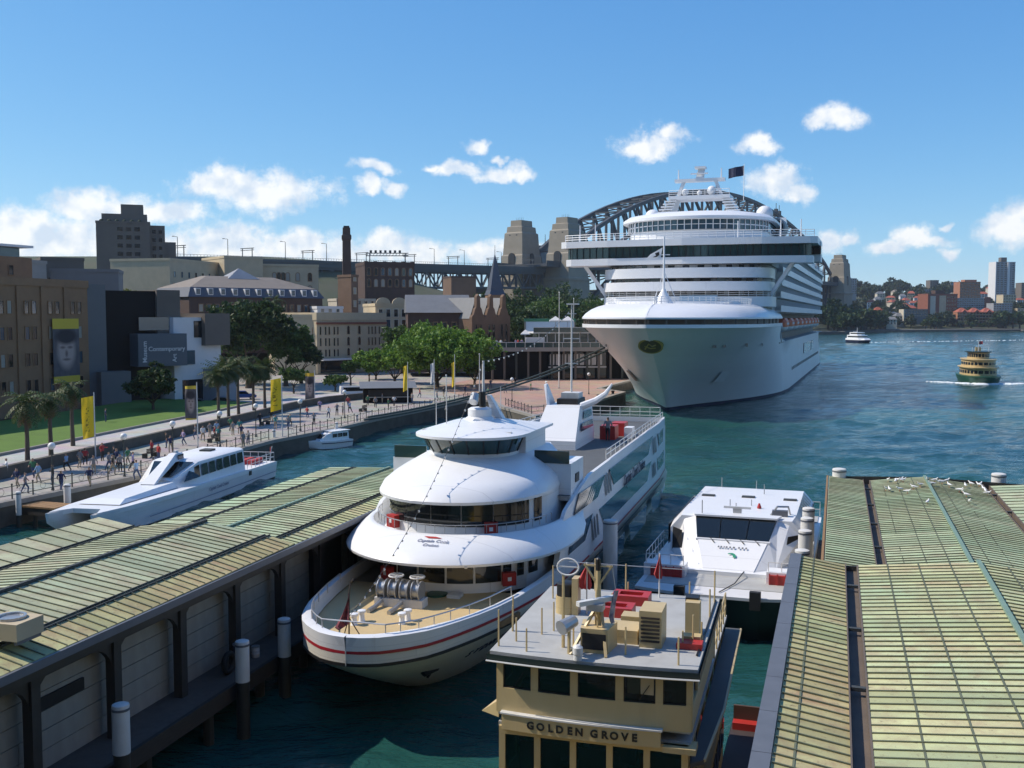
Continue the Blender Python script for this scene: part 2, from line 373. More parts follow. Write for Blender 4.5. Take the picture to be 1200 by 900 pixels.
# ================================================================= WATER, LAND
def water_mat():
    m = bpy.data.materials.new('harbour_water'); m.use_nodes = True; MATS['harbour_water'] = m
    n, l = m.node_tree.nodes, m.node_tree.links; b = n['Principled BSDF']
    b.inputs['Roughness'].default_value = .10; b.inputs['IOR'].default_value = 1.33
    tc = n.new('ShaderNodeTexCoord')
    def noise(scale, detail, st=(1, 1, 1), rough=.5, dist=0.):
        mp = n.new('ShaderNodeMapping'); mp.inputs['Scale'].default_value = st; mp.inputs['Rotation'].default_value = (0, 0, R(-20)); l.new(tc.outputs['Object'], mp.inputs[0])
        t = n.new('ShaderNodeTexNoise'); t.inputs['Scale'].default_value = scale; t.inputs['Detail'].default_value = detail
        t.inputs['Roughness'].default_value = rough; t.inputs['Distortion'].default_value = dist
        l.new(mp.outputs[0], t.inputs['Vector']); return t.outputs['Fac']
    patch = noise(.018, 4, (1, 1.8, 1), .55)
    r = n.new('ShaderNodeMapRange'); r.inputs['From Min'].default_value = .35; r.inputs['From Max'].default_value = .65; l.new(patch, r.inputs[0])
    x = n.new('ShaderNodeMix'); x.data_type = 'RGBA'; l.new(r.outputs[0], x.inputs['Factor'])
    x.inputs[6].default_value = (.010, .055, .062, 1); x.inputs[7].default_value = (.02, .088, .070, 1)
    l.new(x.outputs[2], b.inputs['Base Color'])
    h = n.new('ShaderNodeMath'); h.operation = 'MULTIPLY_ADD'; h.inputs[1].default_value = .55
    l.new(noise(.55, 5, (1, 2.0, 1), .55, .4), h.inputs[0])
    h2 = n.new('ShaderNodeMath'); h2.operation = 'MULTIPLY_ADD'; h2.inputs[1].default_value = .16; l.new(noise(2.6, 3, (1, 1.6, 1), .5), h2.inputs[0])
    h3 = n.new('ShaderNodeMath'); h3.operation = 'MULTIPLY'; h3.inputs[1].default_value = 1.5; l.new(noise(.09, 3, (1, 2.2, 1), .5), h3.inputs[0])
    l.new(h3.outputs[0], h2.inputs[2]); l.new(h2.outputs[0], h.inputs[2])
    # choppiness differs from patch to patch (wind lanes)
    lane = n.new('ShaderNodeMapRange'); lane.inputs['From Min'].default_value = .38; lane.inputs['From Max'].default_value = .62
    lane.inputs['To Min'].default_value = .55; lane.inputs['To Max'].default_value = 1.0; l.new(noise(.012, 3, (1, 3, 1), .5), lane.inputs[0])
    bp = n.new('ShaderNodeBump'); bp.inputs['Distance'].default_value = .5; l.new(lane.outputs[0], bp.inputs['Strength'])
    l.new(h.outputs[0], bp.inputs['Height']); l.new(bp.outputs[0], b.inputs['Normal'])
water_mat()
import numpy as np
def sea():
    """one sheet to the horizon: rows and columns spread with distance, heights from many crossing wave trains"""
    ys = [-300, -60, 0, 14]
    while ys[-1] < 900: ys.append(ys[-1] + max(.42, ys[-1] * .0062))
    while ys[-1] < 30000: ys.append(ys[-1] * 1.06)
    ys = np.array(ys); fr = np.concatenate(([-30, -8, -3, -1.6, -1.1], np.linspace(-.75, .75, 250), [1.1, 1.6, 3, 8, 30]))
    w = np.maximum(np.abs(ys), 14)[:, None]; X = fr[None, :] * w; Y = np.repeat(ys[:, None], len(fr), 1)
    rg = np.random.RandomState(4); Z = np.zeros_like(X)
    for lam in np.geomspace(1.3, 16, 34):
        a = math.radians(-62) + rg.normal(0, .75); k = 2 * math.pi / lam; amp = .0105 * lam ** .78
        Z += amp * np.sin(k * (X * math.cos(a) + Y * math.sin(a)) + rg.uniform(0, 6.283))
    gust = .62 + .38 * np.sin(X * .021 + 1.3 * np.sin(Y * .013)) * np.sin(Y * .017 + 1.1 * np.sin(X * .011))
    Z *= gust * np.clip(1.4 - Y / 2200, .0, 1) * (np.abs(X) < .8 * w)
    n = len(fr); v = np.stack([X, Y, Z], -1).reshape(-1, 3); i = np.arange(len(ys) - 1)[:, None] * n + np.arange(n - 1)[None, :]
    f = np.stack([i, i + 1, i + n + 1, i + n], -1).reshape(-1, 4)
    me = bpy.data.meshes.new('harbour_water'); me.from_pydata(v.tolist(), [], f.tolist()); me.shade_smooth(); me.update()
    return tag(link('harbour_water', me, 'harbour_water'), kind='structure')
sea()

def paving_mat(name, c1, c2, sx=1.2, mortar=.03):
    m = bpy.data.materials.new(name); m.use_nodes = True; MATS[name] = m
    n, l = m.node_tree.nodes, m.node_tree.links; b = n['Principled BSDF']; b.inputs['Roughness'].default_value = .85
    tc = n.new('ShaderNodeTexCoord'); mp = n.new('ShaderNodeMapping'); mp.inputs['Rotation'].default_value = (0, 0, R(17)); l.new(tc.outputs['Object'], mp.inputs[0])
    br = n.new('ShaderNodeTexBrick'); br.inputs['Scale'].default_value = 1.0; br.inputs['Brick Width'].default_value = sx; br.inputs['Row Height'].default_value = sx * .5
    br.inputs['Mortar Size'].default_value = mortar; br.inputs['Color1'].default_value = (*c1, 1); br.inputs['Color2'].default_value = (*c2, 1)
    br.inputs['Mortar'].default_value = (*[v * .55 for v in c1], 1); l.new(mp.outputs[0], br.inputs['Vector'])
    t = n.new('ShaderNodeTexNoise'); t.inputs['Scale'].default_value = .25; t.inputs['Detail'].default_value = 6; l.new(tc.outputs['Object'], t.inputs['Vector'])
    x = n.new('ShaderNodeMix'); x.data_type = 'RGBA'; x.blend_type = 'MULTIPLY'; x.inputs['Factor'].default_value = .55
    l.new(br.outputs['Color'], x.inputs[6]); l.new(t.outputs['Color'], x.inputs[7])
    cr = n.new('ShaderNodeMix'); cr.data_type = 'RGBA'; cr.inputs['Factor'].default_value = .35
    g2 = n.new('ShaderNodeBrightContrast'); g2.inputs['Bright'].default_value = .04
    l.new(x.outputs[2], g2.inputs['Color']); l.new(g2.outputs[0], b.inputs['Base Color'])
paving_mat('paving', (.46, .42, .36), (.38, .34, .29))
paving_mat('paving_red', (.50, .32, .23), (.44, .27, .2))
paving_mat('footpath', (.55, .52, .48), (.5, .48, .44), 2.0)
M('lawn', (.10, .19, .02), .9, nz=.7, scale=.35, c2=(.06, .11, .015), bump=.5, bscale=8)
M('earth', (.10, .085, .06), .95, nz=.6, scale=.1, c2=(.05, .05, .03))
M('hill_green', (.045, .065, .025), .95, nz=.7, scale=.03, c2=(.09, .08, .05))

TH_S = R(19.5); BOW = Vector((26.5, 174.3, 0))          # cruise ship: waterline stem and heading
def SH(u, v):                                            # cruise-ship axes -> world
    return (BOW.x + math.sin(TH_S) * u + math.cos(TH_S) * v, BOW.y + math.cos(TH_S) * u - math.sin(TH_S) * v)
quay = [(-52, 20), (-45, 50), (-38.6, 75.5), (-32.6, 90), (-27.2, 115), (-22.0, 128), (-18.8, 139), (-11, 160), (-6.5, 172), (-3.5, 170), (-1.5, 158), (3.5, 143),
        SH(-28, -10.3), SH(12, -10.3), SH(20, -17.2), SH(240, -17.2), (95, 430), (70, 600), (75, 790)]
land = quay + [(20, 900), (-400, 900), (-900, 500), (-400, 20)]
mb = MB(); mb.prism(land, -1.5, 2.0); struct('quay_ground', mb, 'paving')
# stone face and coping along the quay edge
def offs(pl, d):
    out = []
    for i, p in enumerate(pl):
        a = Vector(pl[max(i - 1, 0)]); b = Vector(pl[min(i + 1, len(pl) - 1)]); t = (b - a).normalized()
        out.append((p[0] + t.y * d, p[1] - t.x * d))
    return out
wall_pl = quay[1:17]
q_out = offs(wall_pl, .25); q_in = offs(wall_pl, -.55)
mb = MB(); mb.loft([[(x, y, -1) for x, y in q_out], [(x, y, 1.75) for x, y in q_out]]); mb.loft([[(x, y, 1.75) for x, y in q_out], [(x, y, 1.75) for x, y in q_in]])
o = mb.build('quay_wall', 'stone_wall'); tag(o, 'dark stained stone sea wall along the promenade edge', 'sea wall')
q_out2 = offs(wall_pl, .33)
mb = MB(); mb.loft([[(x, y, z) for x, y in pl] for pl, z in ((q_out2, 1.75), (q_out2, 2.12), (q_in, 2.12), (q_in, 1.95))])
mb.build('coping', 'kerb_stone', o)
# red-brown paving of the passenger terminal apron, pale path, lawn
mb = MB(); mb.add([(x, y, 2.008) for x, y in [(-5.6, 172.5), (-3.2, 169), (-1.2, 158.6), (3.3, 144.4), SH(-27, -11), SH(12, -11), SH(20, -18), SH(120, -18), SH(120, -60), (-16, 200)]], [tuple(range(10))])
struct('terminal_apron', mb, 'paving_red')
# raised footpath with a low stone wall and the lawn behind it
W0 = [(-50, 66), (-44.3, 86.5), (-39.6, 115), (-35.6, 138), (-33.2, 155), (-30, 166), (-22.5, 178)]
W1 = offs(W0, -6.2); W2 = offs(W0, -26)
mb = MB(); mb.loft([[(x, y, 2.0) for x, y in W0], [(x, y, 2.75) for x, y in W0], [(x, y, 2.75) for x, y in W1], [(x, y, 1.9) for x, y in W1]])
struct('footpath', mb, 'footpath')
mb = MB(); wo = offs(W0, .22); wi = offs(W0, -.35)
mb.loft([[(x, y, 1.9) for x, y in wo], [(x, y, 3.05) for x, y in wo], [(x, y, 3.05) for x, y in wi], [(x, y, 2.6) for x, y in wi]])
o = mb.build('garden_wall', 'stone_wall'); tag(o, 'low grey stone wall between the paved promenade and the footpath', 'wall')
mb = MB(); a = offs(W0, -6.25)[:5]; b_ = offs(W0, -24)[:5]
mb.loft([[(x, y, 2.2) for x, y in a], [(x, y, 2.9) for x, y in a], [(x, y, 3.3) for x, y in b_]]); struct('lawn', mb, 'lawn')
mb = MB(); k1 = offs(W0, -6.0)[:5]; k2 = offs(W0, -6.3)[:5]
mb.loft([[(x, y, 2.6) for x, y in k1], [(x, y, 3.02) for x, y in k1], [(x, y, 3.02) for x, y in k2], [(x, y, 2.8) for x, y in k2]]); struct('lawn_kerb', mb, 'kerb_stone')

# hill of the old quarter behind the promenade
def heightfield(name, x0, x1, y0, y1, nx, ny, fn, mat):
    mb = MB(); P = [[(x0 + (x1 - x0) * i / nx, y0 + (y1 - y0) * j / ny) for i in range(nx + 1)] for j in range(ny + 1)]
    mb.loft([[(x, y, fn(x, y)) for x, y in r] for r in P]); return struct(name, mb, mat, 60)
def ss(a, b, x):
    t = max(0, min(1, (x - a) / (b - a))); return t * t * (3 - 2 * t)
def rocks_h(x, y):
    d = -(x + 20 - (y - 200) * .12)
    h = 1.0 + 20 * ss(30, 150, d) * ss(215, 330, y) + 8 * ss(60, 200, d) * ss(140, 240, y)
    h += 24 * ss(480, 640, y) * ss(-120, 40, d + 60) * (1 - ss(640, 800, y) * .6)
    return h if (ss(30, 60, d) > 0 or (y > 480 and x < 40)) else -2.0
heightfield('hill', -700, 60, 190, 880, 60, 50, rocks_h, 'hill_green')
# north shore across the harbour
def north_h(x, y):
    e = shore_y(x); d = y - e
    if d < 0: return -3
    return 1.2 + 1.5 * ss(0, 8, d) + 15 * ss(20, 180, d) + 34 * ss(150, 700, d) + 22 * ss(500, 1300, d) * (1 - ss(700, 1500, x) * .3) + 3 * math.sin(x * .013) * ss(100, 400, d)
SHORE = [(150, 1150), (236, 905), (300, 925), (345, 1005), (380, 1045), (470, 1090), (620, 1110), (1100, 1150), (3000, 1300)]
def shore_y(x): return interp(SHORE, x) if x > 150 else 1150 + (150 - x) * 4
heightfield('north_shore', 160, 2600, 890, 3200, 150, 130, north_h, 'hill_green')
mb = MB(); ps = [(x, y - 1.5) for x, y in SHORE[1:]]; pi_ = [(x, y + 5) for x, y in SHORE[1:]]
mb.loft([[(x, y, -1) for x, y in ps], [(x, y, 2.2) for x, y in ps], [(x, y, 3.0) for x, y in pi_]])
o = mb.build('far_sea_wall', 'stone_wall'); tag(o, 'long low sea wall at the foot of the far shore', 'sea wall')

# ================================================================= HARBOUR BRIDGE
S0 = Vector((24, 778, 0)); N0 = Vector((374, 1240, 0)); ax = (N0 - S0).normalized(); px_ = Vector((ax.y, -ax.x, 0)); SPAN = (N0 - S0).length
RZB = math.atan2(ax.y, ax.x) - math.pi / 2               # local +y runs north along the bridge
def pylon_mesh(mb, h=89, base=0.):
    def ring(w, d, z): return [(-w, -d, z), (w, -d, z), (w, d, z), (-w, d, z)]
    mb.loft([ring(11.5, 15, base), ring(11.0, 14, 44), ring(10.4, 13.2, 45), ring(9.8, 12.2, 62), ring(9.2, 11.4, 63), ring(8.9, 11, 68), ring(8.3, 10.4, 79), ring(7.2, 9.3, 80), ring(6.9, 8.9, 84), ring(5.2, 7, 84.6), ring(5.0, 6.8, 89)], True, cap0=True, cap1=True)
    return mb
def make_pylon(p, label):
    t = thing('bridge_pylon', label, 'pylon', p, RZB, 'granite pylons of the arch bridge')
    pylon_mesh(MB()).build('tower', 'granite', t)
    for sx in (-1, 1):
        mb = MB()                                       # arched portals in each face
        poly = [(-3, 53), (3, 53), (3, 61)] + [(3 * math.cos(q), 61 + 3 * math.sin(q)) for q in [k * math.pi / 8 for k in range(1, 8)]] + [(-3, 61)]
        mb.add([(x, sx * 12.95, z) for x, z in poly] + [(x, sx * 11.9, z) for x, z in poly], [tuple(range(len(poly)))] + [(k, (k + 1) % len(poly), len(poly) + (k + 1) % len(poly), len(poly) + k) for k in range(len(poly))])
        mb.build('portal', 'black', t)
        mb = MB(); mb.add([(sx * 10.35, x * .8, z) for x, z in poly] + [(sx * 9.4, x * .8, z) for x, z in poly], [tuple(range(len(poly)))] + [(k, (k + 1) % len(poly), len(poly) + (k + 1) % len(poly), len(poly) + k) for k in range(len(poly))])
        mb.build('portal', 'black', t)
    mb = MB(); mb.box(-11.9, 11.9, -15.2, 15.2, 42.6, 44.2); mb.build('string_course', 'granite', t)
    mb = MB()
    for k in range(-2, 3): mb.cyl((k * 1.5, -2, 89), (k * 1.5, -2, 91.5), .12, .08, 5)
    mb.build('roof_rail', 'bridge_steel', t)
    for q in (-1, 1):
        mb = MB(); mb.box(q * 3.2 - .7, q * 3.2 + .7, -10.5, -9.2, 76.5, 78); mb.build('window', 'black', t)
make_pylon(S0 - px_ * 21, 'granite bridge pylon beside the slate spire, left of its near twin')
make_pylon(S0 + px_ * 21, 'granite bridge pylon partly behind the cruise ship bridge wing')
make_pylon(N0 + px_ * 21, 'far granite bridge pylon beyond the stern of the cruise ship')
make_pylon(N0 - px_ * 21, 'far granite bridge pylon hidden behind the cruise ship')
t = thing('arch_bridge', 'steel truss arch bridge rising behind the cruise ship', 'bridge', S0, RZB)
NP = 28
def chord(k):
    s = k / NP; q = 4 * s * (1 - s); y = 14 + (SPAN - 28) * s
    return y, 8 + 106 * q, 66 + 68 * q ** .9
for sx in (-1, 1):
    X = sx * 15
    mb = MB(); mt = MB(); mw = MB()
    for k in range(NP):
        y0, b0, t0 = chord(k); y1, b1, t1 = chord(k + 1)
        mb.bar((X, y0, b0), (X, y1, b1), 2.6, 2.6); mt.bar((X, y0, t0), (X, y1, t1), 2.8, 3.0)
        mw.bar((X, y0, b0), (X, y0, t0), 1.7)
        if k < NP / 2: mw.bar((X, y0, t0), (X, y1, b1), 1.6)
        else: mw.bar((X, y0, b0), (X, y1, t1), 1.6)
        if b0 > 60: mw.bar((X, y0, b0), (X, y0, 56), .9)
        elif b0 < 50: mw.bar((X, y0, b0), (X, y0, 53), 1.4)
    y, b, tt = chord(NP); mw.bar((X, y, b), (X, y, tt), 1.7)
    mb.build('bottom_chord', 'bridge_steel', t); mt.build('top_chord', 'bridge_steel', t); mw.build('truss_web', 'bridge_steel', t)
mb = MB()
for k in range(NP + 1):
    y, b, tt = chord(k)
    mb.bar((-15, y, tt), (15, y, tt), 1.2); mb.bar((-15, y, b), (15, y, b), 1.2)
    if k < NP:
        y1, b1, t1 = chord(k + 1); mb.bar((-15, y, tt), (15, y1, t1), .9); mb.bar((15, y, tt), (-15, y1, t1), .9); mb.bar((-15, y, b), (15, y1, b1), .9)
mb.build('cross_bracing', 'bridge_steel', t)
mb = MB(); mb.box(-24, 24, -30, SPAN + 30, 52, 54.2); mb.box(-24.3, -23.6, -30, SPAN + 30, 54.2, 56.2); mb.box(23.6, 24.3, -30, SPAN + 30, 54.2, 56.2); mb.build('road_deck', 'bridge_steel', t)
mb = MB()
for k in range(-1, 2): mb.bar((k * 5, SPAN / 2, 134), (k * 5, SPAN / 2, 140 + 6 * (k == 0)), .6)
mb.build('beacon_mast', 'bridge_steel', t)
mb = MB()
for q in (0.70, .715): y, b, tt = chord(NP * q); mb.box(14, 17, y - 2, y + 2, tt, tt + 5); mb.bar((15.5, y, tt + 5), (15.5, y, tt + 11), .5)
mb.build('maintenance_crane', 'bridge_steel', t)
# abutments under the pylons
for nm, p, lb in (('bridge_abutment', S0, 'dark stone abutment under the near bridge pylons'), ('bridge_abutment', N0, 'dark stone abutment under the far bridge pylons')):
    mb = MB(); mb.box(-20, 20, -12, 12, -1, 51.5)
    o = mb.build(nm, 'concrete_brown', None, loc=p, rz=RZB); tag(o, lb, 'abutment')
# approach viaduct: steel trusses on stone piers, running back from the near pylons to the left
t = thing('approach_viaduct', 'dark steel truss viaduct leading from the bridge pylons over the old quarter', 'viaduct', S0, RZB); t.rotation_euler.x = .021
mb = MB(); mb.box(-14, 14, -345, -16, 48.6, 51); mb.box(14, 14.5, -345, -16, 51, 52.4); mb.box(-14.5, -14, -345, -16, 51, 52.4); mb.build('road_deck', 'viaduct_steel', t)
mb = MB(); 
for k in range(0, 163): mb.bar((14.2, -18 - 2 * k, 52.4), (14.2, -18 - 2 * k, 53.6), .12)
mb.bar((14.2, -345, 53.6), (14.2, -16, 53.6), .16); mb.build('parapet_rail', 'viaduct_steel', t)
for sx in (-1, 1):
    mb = MB(); X = 12.5 * sx
    mb.bar((X, -344, 37.5), (X, -18, 37.5), 1.2); mb.bar((X, -344, 48), (X, -18, 48), 1.4, 1.6)
    for k in range(40):
        y = -18 - 8 * k
        mb.bar((X, y, 37.5), (X, y, 48.5), .7); mb.bar((X, y, 37.5) if k % 2 else (X, y, 48), (X, y - 8, 48) if k % 2 else (X, y - 8, 37.5), .7)
    mb.build('side_truss', 'viaduct_steel', t)
for k in range(6):
    y = -18 - 62 * k; mb = MB(); mb.box(-13.5, -9, y - 2, y + 2, 0, 37); mb.box(9, 13.5, y - 2, y + 2, 0, 37); mb.box(-13.5, 13.5, y - 2.2, y + 2.2, 33, 36.9); mb.build('pier', 'concrete_brown', t)
for k, y in enumerate(range(-326, -20, 42)):
    g = thing('rail_gantry', 'thin steel portal gantry standing on the viaduct deck', 'gantry', S0 + ax * y + Vector((0, 0, 51 + .021 * y)), RZB, 'overhead wire gantries along the viaduct')
    mb = MB(); mb.bar((5, 0, 0), (5, 0, 7), .35); mb.bar((13, 0, 0), (13, 0, 7), .35); mb.build('post', 'viaduct_steel', g)
    mb = MB(); mb.bar((3.5, 0, 7), (14.5, 0, 7), .4); mb.bar((3.5, 0, 6), (14.5, 0, 6), .3); mb.build('crossbeam', 'viaduct_steel', g)
p = S0 + ax * -170 + Vector((0, 0, 47.4))
g = thing('sign_gantry', 'long road sign gantry with lamps above the viaduct', 'gantry', p, RZB + R(40))
mb = MB(); mb.bar((-10, 0, 0), (-10, 0, 8), .6); mb.bar((12, 0, 0), (12, 0, 8), .6); mb.build('post', 'viaduct_steel', g)
mb = MB(); mb.bar((-12, 0, 8), (14, 0, 8), .5); mb.bar((-12, 0, 6.4), (14, 0, 6.4), .5)
for k in range(13): mb.bar((-12 + 2 * k, 0, 6.4), (-11 + 2 * k, 0, 8), .25)
mb.build('truss', 'viaduct_steel', g)
for k in range(7): MB().box(-10 + k * 3, -8.6 + k * 3, -.4, .4, 8.3, 9.8).build('signal', 'black', g)
for k, y in enumerate((-330, -300, -262, -232, -140, -110, -70)):
    g = thing('street_lamp', 'slender lamp post with a short arm on the viaduct', 'street lamp', S0 + ax * y + px_ * 13.6 + Vector((0, 0, 51 + .021 * y)), RZB, 'lamp posts along the viaduct')
    MB().cyl((0, 0, 0), (0, 0, 11), .22, .14, 6).build('pole', 'viaduct_steel', g)
    MB().bar((0, 0, 11), (-3, 0, 11.4), .2).box(-4, -2.8, -.3, .3, 11.3, 11.6).build('lamp_head', 'viaduct_steel', g)
# ================================================================= FERRY WHARVES
def copper_mat(name, green, olive, brown):
    m = bpy.data.materials.new(name); m.use_nodes = True; MATS[name] = m
    n, l = m.node_tree.nodes, m.node_tree.links; b = n['Principled BSDF']; b.inputs['Roughness'].default_value = .75
    ge = n.new('ShaderNodeNewGeometry'); oi = n.new('ShaderNodeObjectInfo')
    def noise(scale, detail, rough=.6):
        t = n.new('ShaderNodeTexNoise'); t.inputs['Scale'].default_value = scale; t.inputs['Detail'].default_value = detail; t.inputs['Roughness'].default_value = rough
        l.new(ge.outputs['Position'], t.inputs['Vector']); return t.outputs['Fac']
    def mr(x, a, b2):
        r = n.new('ShaderNodeMapRange'); r.inputs['From Min'].default_value = a; r.inputs['From Max'].default_value = b2; l.new(x, r.inputs[0]); return r.outputs[0]
    def mix(fac, a, b2):
        x = n.new('ShaderNodeMix'); x.data_type = 'RGBA'; l.new(fac, x.inputs['Factor'])
        for k, q in ((6, a), (7, b2)):
            if isinstance(q, tuple): x.inputs[k].default_value = (*q, 1)
            else: l.new(q, x.inputs[k])
        return x.outputs[2]
    c = mix(mr(noise(.16, 4), .38, .62), green, olive)
    a = n.new('ShaderNodeMath'); a.operation = 'MULTIPLY_ADD'; l.new(oi.outputs['Random'], a.inputs[0]); a.inputs[1].default_value = .22; l.new(noise(1.1, 6, .7), a.inputs[2])
    c = mix(mr(a.outputs[0], .52, .92), c, brown)
    w = n.new('ShaderNodeMapRange'); w.inputs['To Min'].default_value = .70; w.inputs['To Max'].default_value = 1.16; l.new(oi.outputs['Random'], w.inputs[0])
    v = n.new('ShaderNodeHueSaturation'); l.new(w.outputs[0], v.inputs['Value']); l.new(c, v.inputs['Color'])
    sp = mix(mr(noise(5.5, 5, .75), .58, .74), v.outputs[0], tuple(q * .45 for q in brown))
    l.new(sp, b.inputs['Base Color'])
    bp = n.new('ShaderNodeBump'); bp.inputs['Strength'].default_value = .25; bp.inputs['Distance'].default_value = .03; l.new(noise(3, 4), bp.inputs['Height']); l.new(bp.outputs[0], b.inputs['Normal'])
copper_mat('copper_a', (.45, .56, .33), (.56, .58, .30), (.37, .28, .17))
copper_mat('copper_c', (.42, .49, .32), (.48, .48, .29), (.31, .25, .17))
copper_mat('copper_b', (.46, .60, .37), (.47, .52, .32), (.32, .28, .19))
copper_mat('copper_strip', (.46, .50, .24), (.48, .42, .20), (.30, .19, .11))
M('batten', (.14, .155, .095), .7, nz=.5, scale=3)
M('gutter_dark', (.055, .06, .058), .7, nz=.5, scale=2)
M('ridge_green', (.20, .30, .23), .6, nz=.4, scale=2)
M('pile_white', (.68, .68, .66), .6, nz=.6, scale=2.0, c2=(.45, .43, .38), stretch=(1, 1, .3))
M('pile_wet', (.035, .035, .028), .6, nz=.5, scale=3)

def roof_section(t, prof, mats, y0, y1, step, rng, spaced=3):
    """prof = four slopes (xa, za, xb, zb): each pair of bays is a sheet of its own, each seam a raised batten (one bent batten over both main slopes)"""
    n = int(round((y1 - y0) / step / 2)) * 2; step = (y1 - y0) / n; S2 = 2 * step
    for (xa, za, xb, zb), mname in zip(prof, mats):
        mp = MB(); mp.add([(xa, .012, za), (xb, .012, zb), (xb, S2 - .012, zb), (xa, S2 - .012, za), (xa, .012, za - .05), (xb, .012, zb - .05), (xb, S2 - .012, zb - .05), (xa, S2 - .012, za - .05)],
                          [(0, 1, 2, 3), (7, 6, 5, 4), (0, 4, 5, 1), (1, 5, 6, 2), (2, 6, 7, 3), (3, 7, 4, 0)])
        me = mp.mesh('roof_sheet'); me.materials.append(MATS[mname])
        for k in range(n // 2): link('roof_sheet', me, None, t, (0, y0 + k * S2, rng.uniform(-.008, .008)))
    for i, every in ((0, 2 if spaced == 0 else 1), (1, 1), (3, 2 if spaced == 3 else 1)):
        bb = MB(); xa, za, xb, zb = prof[i]; bb.bar((xa + .02, 0, za + .012), (xb - .02 * (i != 1), 0, zb + .012), .042, .055)
        if i == 1: xa, za, xb, zb = prof[2]; bb.bar((xa, 0, za + .012), (xb - .02, 0, zb + .012), .042, .055)
        be = bb.mesh('roof_batten'); be.materials.append(MATS['batten'])
        for k in range(0, n, every): o = link('roof_batten', be, None, t, (0, y0 + k * step + rng.uniform(-.015, .015), 0))
def pile(x, y, top, label, group, r=.36, white=1.9):
    t = thing('mooring_pile', label, 'pile', (x, y, -1.2), 0, group)
    MB().cyl((0, 0, 0), (0, 0, top + 1.2 - white), r * .94, r * .94, 14).build('post', 'pile_wet', t, 40)
    MB().lathe([(r, top + 1.2 - white), (r, top + 1.1), (r * .97, top + 1.16), (r * .6, top + 1.2)], n=14).build('white_sleeve', 'pile_white', t, 40)
    MB().lathe([(r * 1.04, top + .98), (r * 1.04, top + 1.06)], n=14).build('cap_band', 'gutter_grey', t, 40)
    return t

rng = random.Random(3)
# ---------------------------------------------------------------- wharf with the boarded side (left)
TL = R(15.5); LV, LU = -26.0, 40.0
LORG = Vector((math.cos(TL) * LV + math.sin(TL) * LU, -math.sin(TL) * LV + math.cos(TL) * LU, 0))
wl_ = thing('ferry_wharf', 'long ferry wharf with a green sheet roof and dark arched bays over grey boards', 'wharf', LORG, -TL)
# local x = v - LV, y = u - LU
pr = [(-4.9, 6.75, -3.0, 6.45), (-2.75, 6.45, .7, 6.85), (.7, 6.85, 3.65, 6.42), (3.85, 6.40, 5.05, 6.12)]
roof_section(wl_, pr, ['copper_c', 'copper_c', 'copper_c', 'copper_strip'], -28.0, 0.0, .46, rng, 0)
pr2 = [(-3.3, 6.15, -1.6, 6.22), (-1.45, 6.22, .9, 6.28), (.9, 6.28, 3.6, 6.08), (3.8, 6.06, 5.0, 5.85)]
roof_section(wl_, pr2, ['copper_b', 'copper_b', 'copper_b', 'copper_a'], .12, 21.0, .46, rng, 0)
for x0, x1, z, ya, yb in ((-3.02, -2.73, 6.36, -28, 0), (3.63, 3.87, 6.32, -28, 0), (-1.62, -1.43, 6.12, .12, 21), (3.58, 3.82, 5.98, .12, 21)):
    mb = MB(); mb.box(x0, x1, ya, yb, z - .12, z - .04); mb.bar((x0, ya, z + .06), (x0, yb, z + .06), .04, .16); mb.bar((x1, ya, z + .06), (x1, yb, z + .06), .04, .16); mb.build('box_gutter', 'gutter_dark', wl_)
MB().bar((.7, -28, 6.9), (.7, 0, 6.9), .16, .12).build('ridge_cap', 'gutter_dark', wl_)
MB().bar((.9, .12, 6.33), (.9, 21, 6.33), .16, .10).build('ridge_cap', 'ridge_green', wl_)
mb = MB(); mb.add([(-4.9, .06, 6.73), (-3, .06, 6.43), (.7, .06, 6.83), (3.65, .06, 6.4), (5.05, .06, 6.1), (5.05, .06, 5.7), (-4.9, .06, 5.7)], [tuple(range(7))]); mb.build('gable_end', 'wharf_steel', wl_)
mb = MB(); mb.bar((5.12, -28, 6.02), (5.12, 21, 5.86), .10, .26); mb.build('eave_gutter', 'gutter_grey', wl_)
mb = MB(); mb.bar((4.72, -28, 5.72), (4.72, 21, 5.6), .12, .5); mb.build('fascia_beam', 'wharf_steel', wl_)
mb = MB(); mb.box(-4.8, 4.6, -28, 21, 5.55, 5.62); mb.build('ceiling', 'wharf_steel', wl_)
mb = MB(); mb.box(-6.2, 5.25, -28.0, 22.5, 1.5, 1.8); mb.build('wharf_deck', 'timber_deck', wl_)
mb = MB(); mb.box(5.26, 5.42, -28.0, 22.5, 1.25, 1.86); mb.build('edge_beam', 'wood_dark', wl_)
cols = [-26.4 + 3.85 * k for k in range(13)]
mc = MB(); mc.box(3.85, 4.2, -.19, .19, 1.8, 5.9); mec = mc.mesh('column'); mec.materials.append(MATS['wharf_steel'])
sp = []
w = 3.85 - .38; rr = .95
pts = [(0, 5.55), (w, 5.55), (w, 4.2)] + [(w - rr + rr * math.cos(q), 4.2 + rr * .9 * math.sin(q)) for q in [k * math.pi / 12 for k in range(1, 7)]] + [(.35, 5.05), (0, 4.75)]
ms = MB(); ms.add([(4.1, .19 + y, z) for y, z in pts] + [(3.92, .19 + y, z) for y, z in pts], [tuple(range(len(pts)))] + [(k, (k + 1) % len(pts), len(pts) + (k + 1) % len(pts), len(pts) + k) for k in range(len(pts))] + [tuple(range(2 * len(pts) - 1, len(pts) - 1, -1))])
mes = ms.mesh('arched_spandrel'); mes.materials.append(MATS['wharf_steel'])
mbd = MB(); mbd.box(3.42, 3.5, .0, 3.84, 0, .60); meb = mbd.mesh('wall_board'); meb.materials.append(MATS['wall_board'])
